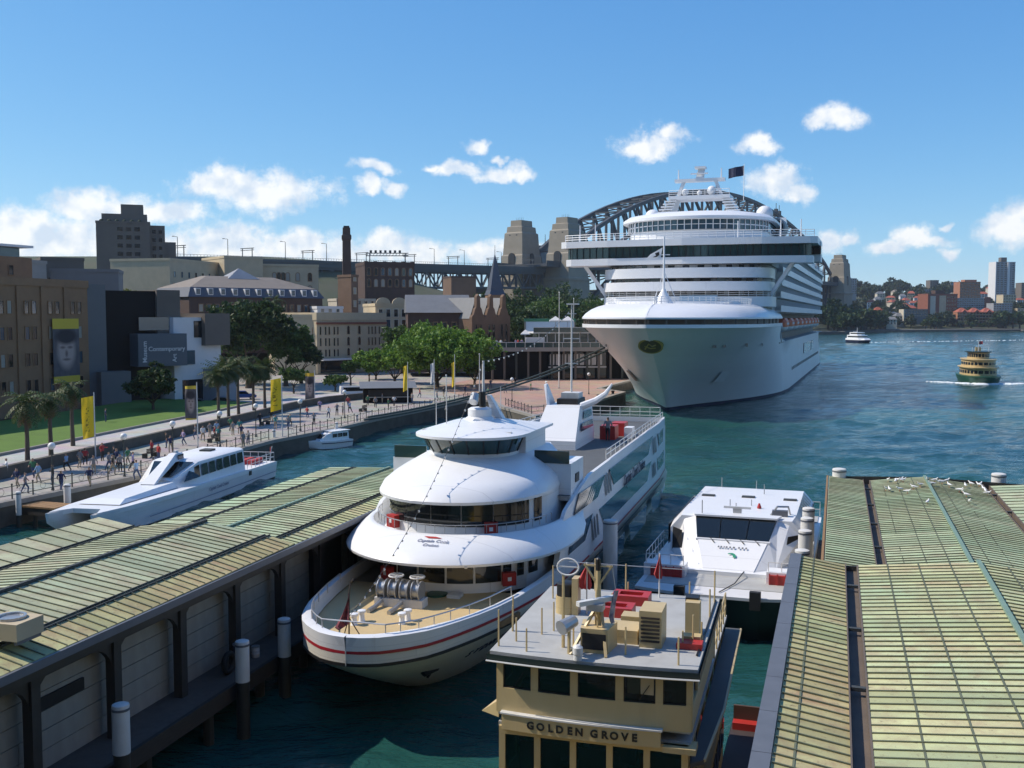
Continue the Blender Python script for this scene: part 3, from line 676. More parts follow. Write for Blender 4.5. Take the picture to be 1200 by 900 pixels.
for k, y in enumerate(cols):
    link('column', mec, None, wl_, (0, y, 0))
    if k < len(cols) - 1:
        link('arched_spandrel', mes, None, wl_, (0, y, 0))
        if k < 8 or k == 9:
            for j in range(5 if k % 3 else 5):
                link('wall_board', meb, None, wl_, (rng.uniform(-.01, .01), y, 1.82 + j * .625))
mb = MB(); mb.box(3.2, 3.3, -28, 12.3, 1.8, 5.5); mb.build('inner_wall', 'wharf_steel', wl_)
mb = MB(); mb.box(3.505, 3.6, cols[3] + .7, cols[3] + 2.9, 3.75, 4.15); mb.build('louvre_vent', 'black', wl_)
mp = MB(); mp.cyl((0, 0, -1.5), (0, 0, 1.5), .22, .2, 8); mep = mp.mesh('support_pile'); mep.materials.append(MATS['pile_wet'])
for y in cols:
    for x in (4.9, 1.5, -2, -5.5): link('support_pile', mep, None, wl_, (x, y + .4, 0))
FL = frame(LORG, -TL)
# roof plant
q = G(14, 742, 6.75); ac = thing('roof_fan_unit', 'square metal fan unit sitting on the wharf roof', 'fan unit', (q.x, q.y, 6.58), -TL)
MB().box(-.65, .65, -.55, .55, .12, .62).build('casing', 'sandstone_pale', ac)
MB().lathe([(.42, .62), (.42, .70), (.34, .70), (.33, .64)], n=16).build('fan_ring', 'steel', ac); MB().box(-.6, -.5, -.5, .5, 0, .12).box(.5, .6, -.5, .5, 0, .12).build('feet', 'gutter_grey', ac)
# things on the wharf deck
def on_deck(px, py, z): return G(px, py, z)
q = G(333, 790, 1.8)
for px, py, top, lb in ((142, 824, 3.35, 'white sleeved mooring pile off the boarded wharf, beside the barred vent bay'), (284, 750, 3.35, 'white sleeved mooring pile off the boarded wharf by the black tyre'), (333, 724, 3.35, 'white sleeved mooring pile off the boarded wharf under the white ship bow')):
    lo, hi = -28.0, 20.0                                # just outside the deck edge, where the photo shows it
    for _ in range(40):
        mid = (lo + hi) / 2; q = LORG + Matrix.Rotation(-TL, 3, 'Z') @ Vector((5.82, mid, 0)); lo, hi = (mid, hi) if 600 + F * q.x / (q.y * math.cos(PITCH) + (CH - 3) * math.sin(PITCH)) < px else (lo, mid)
    pile(q.x, q.y, AT(px, py, q.y).z, lb, 'white piles along the wharves', .27, 1.6)
q = LORG + Matrix.Rotation(-TL, 3, 'Z') @ Vector((4.5, -4.6, 0))
t = thing('fender_tyre', 'black tyre leaning on the boards of the wharf', 'tyre', (q.x, q.y, 1.8), -TL)
mb = MB(); mb.loft([[(.0 + .1 * math.cos(b), (.36 + .12 * math.sin(b)) * math.cos(a), .48 + (.36 + .12 * math.sin(b)) * math.sin(a)) for b in [2 * math.pi * j / 8 for j in range(8)]] for a in [2 * math.pi * k / 16 for k in range(17)]], True); mb.build('tread', 'tyre', t, 60)
for k, (dy, c, lb) in enumerate(((-3.6, 'navy', 'dark blue drum on the wharf deck beside the tyre'), (-2.4, 'white_dirty', 'small white bucket on the wharf deck beside the blue drum'))):
    q = LORG + Matrix.Rotation(-TL, 3, 'Z') @ Vector((4.45, dy, 0)); t = thing('drum' if k == 0 else 'bucket', lb, 'drum' if k == 0 else 'bucket', (q.x, q.y, 1.8))
    h = .9 if k == 0 else .42; r0 = .3 if k == 0 else .17
    MB().lathe([(r0 * .95, 0), (r0, .03), (r0, h * .33), (r0 * 1.04, h * .35), (r0, h * .37), (r0, h * .66), (r0 * 1.04, h * .68), (r0, h * .7), (r0, h)], n=14).build('body', c, t, 40)
    MB().lathe([(r0 * 1.05, h), (r0 * 1.05, h + .04)], n=14).build('rim', 'steel', t)

# ---------------------------------------------------------------- wharf at the right
TR = R(17.6); RV, RU = 5.2, 41.3
RORG = Vector((math.cos(TR) * RV + math.sin(TR) * RU, -math.sin(TR) * RV + math.cos(TR) * RU, 0))
wr = thing('ferry_wharf', 'wide ferry wharf with bright green sheet roof, grey coping and perched gulls', 'wharf', RORG, -TR)
pr = [(-6.35, 6.62, -4.72, 6.38), (-4.28, 6.40, 0, 6.82), (0, 6.82, 4.28, 6.40), (4.72, 6.38, 6.7, 6.62)]
roof_section(wr, pr, ['copper_strip', 'copper_a', 'copper_a', 'copper_strip'], -29.0, 0.0, .465, rng)
pr2 = [(-5.5, 6.12, -3.5, 5.95), (-3.12, 5.95, 0, 6.32), (0, 6.32, 3.25, 5.95), (3.6, 5.95, 5.6, 6.12)]
roof_section(wr, pr2, ['copper_b'] * 4, .1, 24.8, .46, rng)
for x0, x1, z, ya, yb in ((-4.72, -4.28, 6.3, -29, 0), (4.28, 4.72, 6.3, -29, 0), (-3.5, -3.12, 5.86, .1, 24.8), (3.25, 3.6, 5.86, .1, 24.8)):
    mb = MB(); mb.box(x0, x1, ya, yb, z - .2, z - .14)
    mb.bar((x0, ya, z), (x0, yb, z), .04, .3); mb.bar((x1, ya, z), (x1, yb, z), .05, .24); mb.build('box_gutter', 'gutter_brown', wr)
    y = yb - 3.2
    while y > ya: MB().bar((x0, y, z + .06), (x1, y, z + .06), .16, .10).build('gutter_tie', 'gutter_dark', wr); y -= 5.3
for z, ya, yb, m_ in ((6.88, -29, 0, 'ridge_green'), (6.38, .1, 24.8, 'ridge_green')): MB().bar((0, ya, z), (0, yb, z), .15, .10).build('ridge_cap', m_, wr)
for x, zz in ((-3.2, 6.51), (-2.1, 6.62), (-1.0, 6.73), (1.0, 6.73), (2.1, 6.62), (3.2, 6.51)):
    MB().bar((x, -29, zz + .006), (x, 0, zz + .006), .05, .02).build('sheet_seam', 'batten', wr); MB().bar((x * .76, .1, zz - .487), (x * .76, 24.8, zz - .487), .04, .02).build('sheet_seam', 'batten', wr)
MB().bar((-5.9, -29, 6.562), (-5.9, 0, 6.562), .05, .02).build('sheet_seam', 'batten', wr)
for s in (-1, 1):
    mb = MB(); n_ = 12
    for k in range(n_): MB().box(-6.78 if s < 0 else 6.42, -6.36 if s < 0 else 6.84, -29 + k * 29 / n_ + .01, -29 + (k + 1) * 29 / n_ - .01, 6.3, 6.70).build('coping_slab', 'gutter_grey', wr)
    MB().bar((s * 5.6, .1, 6.02), (s * 5.6, 24.8, 6.02), .10, .26).build('eave_gutter', 'wood_orange', wr)
MB().box(-6.4, 6.4, -.06, .05, 5.3, 6.35).build('gable_end', 'wharf_steel', wr)
MB().add([(-5.5, 24.9, 6.1), (0, 24.9, 6.3), (5.6, 24.9, 6.1), (5.6, 24.9, 5.4), (-5.5, 24.9, 5.4)], [(0, 1, 2, 3, 4)]).build('gable_end', 'wharf_steel', wr)
MB().box(-5.6, 5.6, -29, 24.7, 5.2, 5.3).build('ceiling', 'wharf_steel', wr)
MB().box(-6.2, 6.2, -29, 26, 1.5, 1.8).build('wharf_deck', 'timber_deck', wr)
for s in (-1, 1):
    MB().box(s * 4.6 - .05, s * 4.6 + .05, -29, 24, 1.8, 5.2).build('side_wall', 'wall_board', wr)
    for k in range(14): MB().box(s * 5.3 - .15, s * 5.3 + .15, -28 + 4 * k - .15, -28 + 4 * k + .15, 1.8, 5.25).build('column', 'wharf_steel', wr)
    for k in range(14): link('support_pile', mep, None, wr, (s * 5.6, -28 + 4 * k + .4, 0))
for px, py, z, lb in ((991, 566, 5.1, 'white pile beyond the end of the wide green roof, at its near corner'), (1182, 572, 5.1, 'white pile beyond the end of the wide green roof, by the far ridge corner')):
    q = G(px, 552 if px < 1000 else 558, 6.6); q = Vector((q.x, q.y, 0)); pile(q.x, q.y + 1.2, 6.6, lb, 'white piles along the wharves', .42, 2.6)
for k, u in enumerate((3.2, 7.6, 12.2, 15.6, 18.6)):
    q = RORG + Matrix.Rotation(-TR, 3, 'Z') @ Vector((-6.55, u, 0)); pile(q.x, q.y, 5.2, ['white pile in the row between the fast catamaran and the wharf'][0], 'white piles beside the fast catamaran', .34, 2.4)
# gulls on the far roof
FR = frame(RORG, -TR)
gm = MB(); gm.lathe([(.002, -.22), (.05, -.19), (.10, -.05), (.10, .06), (.06, .15), (.03, .2)], n=8)
gb = bmesh.new()
def gull_mesh():
    mb = MB(); n = 8
    def ring(y, z, rx, rz): return [(rx * math.cos(2 * math.pi * k / n), y, z + rz * math.sin(2 * math.pi * k / n)) for k in range(n)]
    mb.loft([ring(-.26, .20, .015, .01), ring(-.18, .2, .05, .03), ring(-.05, .19, .085, .075), ring(.08, .2, .08, .08), ring(.15, .25, .045, .05), ring(.19, .31, .042, .045), ring(.24, .32, .03, .03), ring(.25, .32, .008, .008)], True, cap0=True, cap1=True)
    return mb.mesh('body', 60)
gmesh = gull_mesh(); gmesh.materials.append(MATS['gull'])
wg = MB(); wg.add([(.088, .05, .24), (.092, -.22, .2), (.06, -.34, .2), (.085, .05, .16)], [(0, 1, 2, 3)]); wg.add([(-.088, .05, .24), (-.092, -.22, .2), (-.06, -.34, .2), (-.085, .05, .16)], [(0, 3, 2, 1)]); wmesh = wg.mesh('wings'); wmesh.materials.append(MATS['gull_grey'])
lg = MB(); lg.cyl((.03, 0, -.02), (.03, 0, .15), .008, .008, 4); lg.cyl((-.03, 0, -.02), (-.03, 0, .15), .008, .008, 4); lmesh = lg.mesh('legs'); lmesh.materials.append(MATS['orange'])
bk = MB(); bk.cyl((0, .24, .32), (0, .31, .31), .014, .003, 5); bmesh_ = bk.mesh('beak'); bmesh_.materials.append(MATS['orange'])
def roof_z(x): return interp([(-5.5, 6.12), (-3.5, 5.95), (-3.12, 5.95), (0, 6.32), (3.25, 5.95), (3.6, 5.95), (5.6, 6.12)], x)
rg = random.Random(11)
for k in range(30):
    x = rg.gauss(.6, 1.9) if k < 26 else rg.uniform(-3, 5); y = 24.3 - abs(rg.gauss(0, 3.4)); x = max(-2.8, min(3.0, x))
    q = RORG + Matrix.Rotation(-TR, 3, 'Z') @ Vector((x, y, 0))
    g = thing('gull', 'white gull perched on the far end of the wide green roof', 'gull', (q.x, q.y, roof_z(x) + .01), rg.uniform(0, 6.28), 'gulls on the wharf roof')
    g.scale = (.85,) * 3
    link('body', gmesh, None, g); link('wings', wmesh, None, g); link('legs', lmesh, None, g); link('beak', bmesh_, None, g)
# ================================================================= CRUISE SHIP
cs = thing('cruise_ship', 'huge white cruise ship moored bow-on with wide glazed bridge wings', 'cruise ship', BOW, -TH_S)
M('ship_white', (.78, .79, .80), .35, nz=.2, scale=.08, c2=(.68, .68, .66))
M('ship_hull', (.70, .71, .71), .33, nz=.35, scale=.1, c2=(.58, .58, .56), stretch=(1, 1, .3))
plates('ship_hull', 9, 2.4, .90, .30); plates('ship_white', 7, 2.6, .93, .12)
M('ship_brown', (.19, .15, .12), .6, nz=.4, scale=.3)
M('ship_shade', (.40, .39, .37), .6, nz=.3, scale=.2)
M('emblem_gold', (.30, .24, .05), .4); M('emblem_dark', (.07, .06, .02), .5)
def stem(z): return -18 * (max(z, 0) / 14.4) ** 1.08 if z > 0 else 0
WT = [(0, 0), (.4, 1.8), (1, 3.6), (2, 5.6), (4, 8.2), (7, 10.8), (11, 13.0), (18, 15.0), (26, 15.9), (34, 16.0), (400, 16.0)]
WB = [(0, 0), (.4, .4), (4, 1.6), (10, 4.0), (20, 8.4), (30, 12.0), (42, 15.0), (56, 15.9), (400, 15.9)]
DS = [0, .5, 1, 2, 3, 4.5, 6.5, 9, 12, 16, 20, 25, 30, 36, 42, 49.2, 50.5, 60, 80, 110, 140, 170, 190, 204, 213]
def hull_w(d, z):
    f = (max(z, 0) / 14.4) ** 1.3
    w = interp(WB, d) * (1 - f) + interp(WT, d) * f
    return w * (1 - .12 * ss(185, 213, d))
def hull_ring(z, side, zf=None):
    out = []
    for d in DS:
        u = stem(z) + d * (195 - stem(z)) / 213; zz = zf(u) if zf else z
        out.append((side * hull_w(u - stem(z), z), u, zz))
    return out
ztop = lambda u: 14.4 if u < 31 else (14.4 - (u - 31) * 1.7 if u < 33 else 11.02)
for side, lb in ((-1, None), (1, None)):
    mb = MB(); mb.loft([hull_ring(z, side) for z in (.55, 2, 4, 6, 8, 11)] + [hull_ring(14.4, side, ztop)]); mb.build('hull_plating', 'ship_hull', cs, 40)
    mb = MB(); mb.loft([hull_ring(z, side) for z in (-2, 0, .55)]); mb.build('boot_topping', 'navy', cs, 40)
a = hull_ring(11, -1)[-1]; mb = MB(); mb.add([(-14, 195, -2), (14, 195, -2), (14, 195, 11), (-14, 195, 11)], [(0, 1, 2, 3)]); mb.build('transom', 'ship_hull', cs)
# rubbing rim round the bow, recessed promenade slot, whaleback foredeck
def plan(inset, z, umax=34, n=26):
    L = []
    for k in range(n + 1):
        d = (umax + 18) * (k / n) ** 1.9
        L.append((max(.15, interp(WT, d) - inset * .55), -18 + inset * 1.15 + d * (1 - inset * 1.15 / (umax + 18)), z))
    return [(-x, y, zz) for x, y, zz in reversed(L)] + L
mb = MB(); mb.loft([plan(-.12, 14.2), plan(-.12, 14.75), plan(.5, 14.75), plan(.5, 14.2)]); mb.build('bow_rim', 'ship_white', cs, 40)
mb = MB(); mb.loft([plan(1.1, 14.5), plan(1.1, 15.75)]); mb.build('promenade_recess', 'ship_brown', cs, 40)
pr_ = plan(.35, 14.75)
for k in range(2, len(pr_) - 2, 2):
    x, y, z = pr_[k]; MB().box(x - .12, x + .12, y - .12, y + .12, 14.7, 15.7).build('rail_post', 'ship_brown', cs)
wh = [plan(.9, 15.55), plan(-.15, 15.6), plan(-.15, 15.85), plan(.6, 16.5), plan(1.9, 17.2), plan(3.6, 17.75), plan(5.5, 18.1)]
mb = MB(); mb.loft(wh); top = wh[-1]; mb.add(top, [tuple(range(len(top)))]); mb.build('whaleback_foredeck', 'ship_white', cs, 35)
# oval bulwark ring on the foredeck
el_ = [(11.5 * math.cos(t), 4 + 8.5 * math.sin(t)) for t in [2 * math.pi * k / 48 for k in range(48)]]
mb = MB(); mb.loft([[(x * s, 4 + (y - 4) * s, z) for x, y in el_] for s, z in ((1.02, 18.0), (1.0, 18.55), (.975, 18.55), (.975, 18.0))], True); mb.build('oval_bulwark', 'ship_white', cs, 40)
def rail(path, h, mat, parent, name='guard_rail', rails=(1.0, .66, .33), r=.05, post=2.0, pr=None):
    mb = MB(); pts = [Vector(p) for p in path]
    for q in rails: mb.tube([p + Vector((0, 0, h * q)) for p in pts], r, 5)
    acc = 0; last = None
    for a, b in zip(pts, pts[1:]):
        n = max(1, int((b - a).length / post))
        for k in range(n): p = a + (b - a) * k / n; mb.cyl(p, p + Vector((0, 0, h)), pr or r, pr or r, 5, cap=False)
    mb.cyl(pts[-1], pts[-1] + Vector((0, 0, h)), r, r, 5)
    return mb.build(name, mat, parent)
rail([(x, y, 18.1) for x, y, z in plan(6.3, 18.1, 12)], 1.1, 'ship_white', cs, r=.06)
MB().lathe([(2.0, 17.9), (1.4, 18.6), (.35, 20.4), (.3, 20.6)], (0, -4, 0), 14).build('mast_base', 'ship_white', cs, 40)
mb = MB(); mb.cyl((0, -4, 20.4), (0, -4, 29.2), .22, .12, 8)
for s in (-1, 1): mb.cyl((0, -4, 23.5), (s * 2.1, -2.6, 18.1), .07, .07, 5)
mb.bar((-1, -4, 26.2), (1, -4, 26.2), .12); mb.build('foremast', 'ship_white', cs)
mb = MB(); mb.add([(-.25, -4.02, 27.4), (-.55, -4.05, 25.7), (-3.3, -4.1, 25.25), (-2.3, -4.05, 26.3)], [(0, 1, 2, 3)]); fl = mb.build('pennant', 'ship_white', cs)
MB().add([(-.8, -4.12, 26.7), (-1.5, -4.13, 26.45), (-1.3, -4.13, 26.1), (-1.9, -4.14, 25.8), (-1.2, -4.13, 25.85), (-.75, -4.12, 26.2)], [tuple(range(6))]).build('emblem', 'black', fl)
# superstructure
def U(u0, c, b, uend, z, n=22):
    P = [(-b, uend, z)] + [(b * math.sin(t), c - (c - u0) * math.cos(t) ** .8 if math.cos(t) > 0 else c, z) for t in [-math.pi / 2 + math.pi * k / n for k in range(n + 1)]] + [(b, uend, z)]
    return P
def tier(name, mat, z0, z1, u0, c, b, uend, top=True, parent=None, n=22):
    mb = MB(); mb.loft([U(u0, c, b, uend, z0, n), U(u0, c, b, uend, z1, n)])
    if top: r = U(u0, c, b, uend, z1, n); mb.add(r, [tuple(range(len(r)))]); r = U(u0, c, b, uend, z0, n); mb.add(r, [tuple(range(len(r) - 1, -1, -1))])
    return mb.build(name, mat, parent or cs, 40)
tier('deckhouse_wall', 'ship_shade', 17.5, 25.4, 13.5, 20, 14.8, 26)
tier('deckhouse_front', 'ship_white', 17.8, 19.6, 11.6, 18.5, 15.7, 24)
tier('front_band', 'ship_white', 20.6, 22.25, 10.2, 18, 15.6, 22)
tier('front_band', 'ship_white', 22.95, 24.75, 11.0, 18, 15.4, 24)
rail(U(11.7, 18.5, 15.6, 23, 19.6), 1.0, 'ship_white', cs, r=.05)
def front_windows(z0, z1, u0, c, b, n, wfrac, rnd):
    for k in range(n):
        t0 = -1.28 + 2.56 * k / n; t1 = t0 + 2.56 / n * wfrac
        f = lambda t: (b * math.sin(t), c - (c - u0) * math.cos(t) ** .8)
        (xa, ya), (xb, yb) = f(t0), f(t1)
        MB().add([(xa, ya - .06, z0), (xb, yb - .06, z0), (xb, yb - .06, z1), (xa, ya - .06, z1)], [(0, 1, 2, 3)]).build('window', 'glass', cs)
front_windows(24.85, 25.3, 13.5, 20, 14.8, 14, .45, 0); front_windows(22.35, 22.9, 13.5, 20, 14.8, 12, .62, 0); front_windows(19.85, 20.55, 13.5, 20, 14.8, 11, .75, 0)
MB().box(-.1, 6.6, 11.35, 11.45, 18.75, 19.75).build('blue_sign', M('sign_blue', (.30, .45, .58), .5), cs)
# bridge with wings
def wing(z0, z1, d0, half, name, mat, u1=19.6):
    P = [(-half, u1 + .5), (-half, 15.4 + d0), (-half + 1.2, 14.6 + d0), (-14, 13.4 + d0), (0, 12.6 + d0), (14, 13.4 + d0), (half - 1.2, 14.6 + d0), (half, 15.4 + d0), (half, u1 + .5)]
    return MB().prism(P[::-1], z0, z1).build(name, mat, cs)
wing(25.5, 26.75, 0, 22.6, 'bridge_lower_band', 'ship_white'); wing(26.7, 28.9, .35, 22.3, 'bridge_glazing', 'glass_green'); wing(28.85, 30.05, -.55, 23.4, 'bridge_roof', 'ship_white', 30)
for k in range(34):
    x = -21.6 + 43.2 * k / 33; y = (12.6 + abs(x) / 14 * .8 if abs(x) < 14 else 13.4 + (abs(x) - 14) / 7.4 * 1.2) + .26
    MB().box(x - .06, x + .06, y - .05, y + .12, 26.7, 28.9).build('window_mullion', 'black', cs)
for s in (-1, 1):
    MB().bar((s * 19.2, 16.5, 25.6), (s * 15.2, 17.5, 19.8), .55, .7).build('wing_strut', 'ship_white', cs)
    MB().prism([(s * 19, 22), (s * 23.6, 22), (s * 23.6, 27), (s * 22, 28.5), (s * 19, 28.5)], 26.0, 29.6).build('docking_pod', 'ship_white', cs); MB().box(s * 21.2 - 2.42, s * 21.2 + 2.45, 21.8, 25.6, 27.3, 28.8).build('pod_glazing', 'glass', cs)
rail([(-22.8, 15.5, 30.05), (-14, 13.1, 30.05), (0, 12.3, 30.05), (14, 13.1, 30.05), (22.8, 15.5, 30.05)], 1.25, 'ship_white', cs, r=.055, post=1.5)
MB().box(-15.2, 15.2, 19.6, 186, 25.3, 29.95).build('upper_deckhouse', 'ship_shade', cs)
# observation lounge
tier('lounge_base', 'ship_white', 30.0, 32.2, 19.0, 32, 13.4, 50); tier('lounge_glazing', 'glass_blue', 32.2, 34.1, 18.6, 32, 13.7, 50)
for k in range(30):
    t = -1.4 + 2.8 * k / 29; x = 13.75 * math.sin(t); y = 32 - 13.5 * math.cos(t) ** .8; MB().box(x - .07, x + .07, y - .1, y + .1, 32.2, 34.1).build('window_mullion', 'ship_white', cs)
mb = MB(); mb.loft([U(18.65, 32, 13.75, 50, 33.0), U(18.55, 32, 13.8, 50, 33.2)]); mb.build('window_transom', 'ship_white', cs)
mb = MB(); rs = [U(18.5, 32, 13.9, 50, 34.0), U(17.4, 32, 14.8, 50, 34.1), U(17.4, 32, 14.8, 50, 34.6), U(18.6, 32, 13.8, 50, 35.3), U(22, 33, 11, 50, 35.9)]
mb.loft(rs); mb.add(rs[-1], [tuple(range(len(rs[-1])))]); mb.build('lounge_roof', 'ship_white', cs, 40)
# mast house with slatted legs, gantry and radar mast
for s in (-1, 1):
    mb = MB(); mb.add([(s * 8.0, 30, 35.7), (s * 5.9, 30, 35.7), (s * 4.4, 31, 39.2), (s * 5.8, 31, 39.2), (s * 8.0, 37, 35.7), (s * 5.9, 37, 35.7), (s * 4.4, 35, 39.2), (s * 5.8, 35, 39.2)], [(0, 1, 2, 3), (7, 6, 5, 4), (0, 3, 7, 4), (1, 5, 6, 2)]); mb.build('mast_leg', 'ship_white', cs)
    for k in range(6):
        f = k / 6; MB().box(*sorted((s * (8.5 - 2.2 * f), s * (5.6 - 1.4 * f))), 29.4 + f, 29.95 + f, 35.9 + 3.3 * f, 36.15 + 3.3 * f).build('leg_louvre', 'ship_white', cs)
    MB().bar((s * 4.2, 31.5, 39.9), (s * 3.1, 31.5, 42.6), .7, .6).build('gantry_leg', 'ship_white', cs); MB().cyl((s * 4.2, 31.5, 42.8), (s * 4.2, 31.5, 45), .18, .1, 6).build('antenna', 'ship_white', cs)
MB().box(-6.0, 6.0, 30.5, 36, 39.1, 39.8).build('mast_platform', 'ship_white', cs); rail([(-5.9, 30.6, 39.8), (5.9, 30.6, 39.8)], 1.1, 'ship_white', cs, r=.05)
MB().box(-4.9, 4.9, 31, 32.4, 42.5, 43.1).build('gantry_beam', 'ship_white', cs)
mb = MB(); mb.add([(-.75, 31, 43.1), (.75, 31, 43.1), (.95, 31.2, 45.0), (-.2, 31.2, 45.3), (-.75, 32.2, 43.1), (.75, 32.2, 43.1), (.95, 32, 45.0), (-.2, 32, 45.3)], [(0, 1, 2, 3), (7, 6, 5, 4), (0, 3, 7, 4), (1, 5, 6, 2), (3, 2, 6, 7)]); mb.box(-.9, 1.2, 30.6, 32.4, 45.0, 45.4); mb.build('radar_mast', 'ship_white', cs)
MB().bar((-1.7, 30.8, 44), (1.7, 30.8, 44), .25).build('radar_scanner', 'ship_white', cs)
for x, z, r in ((-2.8, 40.5, .7), (2.4, 40.7, .9), (0, 40.3, .5)): MB().ball((x, 31.2, z), r, 12, 8).build('radome', 'ship_white', cs, 60)
MB().cyl((8.6, 31, 38.5), (8.6, 31, 45.5), .08, .06, 5).build('ensign_staff', 'ship_white', cs); MB().loft([[(8.6 - 3 * k / 6, 31 + .25 * math.sin(k * 1.4), z - .5 * k / 6) for k in range(7)] for z in (43.3, 45.2)]).build('ensign', 'navy', cs)
for s in (-1, 1):
    MB().ball((s * 11.5, 42, 36.8), 1.7, 14, 10).build('satellite_dome', 'ship_white', cs, 60)
    rg_ = [(s * 13.5, y, 33.6) for y in ()]
    mb = MB(); n = 18
    mb.loft([[(s * 13.8 + r * math.cos(2 * math.pi * k / n), y, 34.2 + r * math.sin(2 * math.pi * k / n)) for k in range(n)] for r, y in ((1.35, 42.6), (1.75, 42.2), (1.95, 43), (2.0, 47), (1.6, 52))], True, cap1=True); mb.build('funnel_pod', 'ship_shade', cs, 40)
    mb = MB(); mb.loft([[(s * 13.8 + r * math.cos(2 * math.pi * k / n), y, 34.2 + r * math.sin(2 * math.pi * k / n)) for k in range(n)] for r, y in ((1.4, 42.7), (.05, 44.5))], True); mb.build('funnel_intake', 'black', cs)
for x in (-20, -17, 9.5, -9.5, 17, 20.5): MB().cyl((x, 15.8, 30), (x, 15.8, 33.2), .13, .1, 6).build('light_pole', 'ship_white', cs)
# sides: balcony decks stepping aft
for s in (-1, 1):
    for k, z in enumerate((16.9, 19.6, 22.0, 24.4, 26.9)):
        us = 30 if k == 0 else (27 + 2 * k)
        mb = MB(); mb.box(*sorted((s * 14.2, s * 16.15)), us, 190, z, z + .3); mb.build('balcony_deck', 'ship_white', cs)
        MB().box(*sorted((s * 16.0, s * 16.1)), us, 190, z + .3, z + 1.25).build('balcony_front', 'ship_white', cs)
        dm_ = MB().box(*sorted((s * 14.7, s * 15.95)), 0, .12, z + .3, z + 2.4).mesh('balcony_divider'); dm_.materials.append(MATS['ship_white'])
        for j in range(34 if s > 0 else 12): link('balcony_divider', dm_, None, cs, (0, us + 1 + 4.6 * j, 0))
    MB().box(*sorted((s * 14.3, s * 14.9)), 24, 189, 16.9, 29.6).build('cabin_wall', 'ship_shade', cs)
    MB().box(*sorted((s * 14.2, s * 16.5)), 30, 190, 29.4, 29.95).build('upper_deck_edge', 'ship_white', cs)
    rail([(s * 16.3, 31, 29.95), (s * 16.3, 189, 29.95)], 1.3, 'ship_white', cs, r=.05, post=4)
    MB().box(*sorted((s * 12.8, s * 13.2)), 30, 190, 10.9, 16.9).build('boat_deck_wall', 'ship_brown', cs); MB().box(*sorted((s * 12.8, s * 15.9)), 31, 193, 10.8, 11.0).build('boat_deck', 'ship_shade', cs)
    MB().box(*sorted((s * 15.98, s * 16.12)), 100, 128, 6.6, 9.2).build('shell_door', 'glass_blue', cs); MB().box(*sorted((s * 15.95, s * 16.1)), 132, 140, 6.6, 9.2).build('shell_door', 'glass_blue', cs)
    for j in range(28): MB().box(*sorted((s * 15.93, s * 16.06)), 62 + 4 * j, 62.7 + 4 * j, 4.2, 4.9).build('porthole', 'glass', cs)
for s in (-1, 1):                                   # davits
    for j in range(9):
        for dy in (1.2, 9.4): MB().bar((s * 13.2, 38 + 15 * j + dy, 16.8), (s * 15.8, 38 + 15 * j + dy, 16.7), .35).build('davit', 'ship_white', cs)
MB().box(-13.5, 13.5, 120, 190, 29.9, 34).build('aft_deckhouse', 'ship_white', cs)
MB().prism([(-7, 150), (7, 150), (6, 166), (-6, 166)], 34, 46).build('funnel', 'ship_white', cs)
# fairleads, anchors, mooring ports and the oval badge on the stem
def on_hull(z, d, side):
    return Vector((side * hull_w(d, z), stem(z) + d * (195 - stem(z)) / 213, z))
for z, d, s, w in ((11.2, 7, 1, .9), (11.2, 9.5, 1, .7), (11.2, 17, 1, .9), (11.0, 26, 1, .8), (11.2, 8, -1, .9), (10.6, 14, -1, .9)):
    p = on_hull(z, d, s); q = on_hull(z, d + w, s); MB().add([p + Vector((s * .06, -.06, -.28)), q + Vector((s * .06, -.06, -.28)), q + Vector((s * .08, -.06, .28)), p + Vector((s * .08, -.06, .28))], [(0, 1, 2, 3)]).build('fairlead', 'ship_brown', cs)
for s, d, z in ((1, 12, 4.6), (-1, 9, 4.6)):
    p = on_hull(z, d, s); q = on_hull(z, d + 3.2, s); p2 = on_hull(z + 2, d + 1.5, s); q2 = on_hull(z + 1.8, d + 4, s); e = Vector((s * .1, -.08, 0))
    MB().add([p + e, q + e, q2 + e, p2 + e], [(0, 1, 2, 3)]).build('anchor_pocket', 'ship_brown' if s < 0 else 'ship_white', cs)
nrm = Vector((0, -1, -.78)).normalized(); upv = Vector((0, -.78, 1)).normalized(); c0 = Vector((0, stem(11.3) - .35, 11.3))
for r, off, m_, nm in ((1.0, 0, 'emblem_gold', 'bow_badge'), (.86, .03, 'emblem_dark', 'badge_field')):
    mb = MB(); ring = [c0 + nrm * (off + .05) + Vector((1, 0, 0)) * 2.0 * r * math.cos(t) + upv * 1.45 * r * math.sin(t) for t in [2 * math.pi * k / 28 for k in range(28)]]
    ring0 = [p - nrm * 1.0 for p in ring]; mb.loft([ring0, ring], True, cap1=True)
    b_ = mb.build(nm, m_, cs if off == 0 else bd)
    if off == 0: bd = b_
mb = MB(); mb.tube([c0 + nrm * .12 + Vector((x, 0, 0)) + upv * y for x, y in ((-.9, -.5), (-.2, .6), (.3, .1), (.9, .4))], .12, 5); mb.tube([c0 + nrm * .12 + Vector((x, 0, 0)) + upv * y for x, y in ((-.9, .1), (0, -.3), (.8, -.2))], .1, 5); mb.build('badge_figure', 'emblem_gold', bd)
cs_m = Matrix.Translation(BOW) @ Matrix.Rotation(-TH_S, 4, 'Z')
def CSW(u, v, z): return cs_m @ Vector((v, u, z))
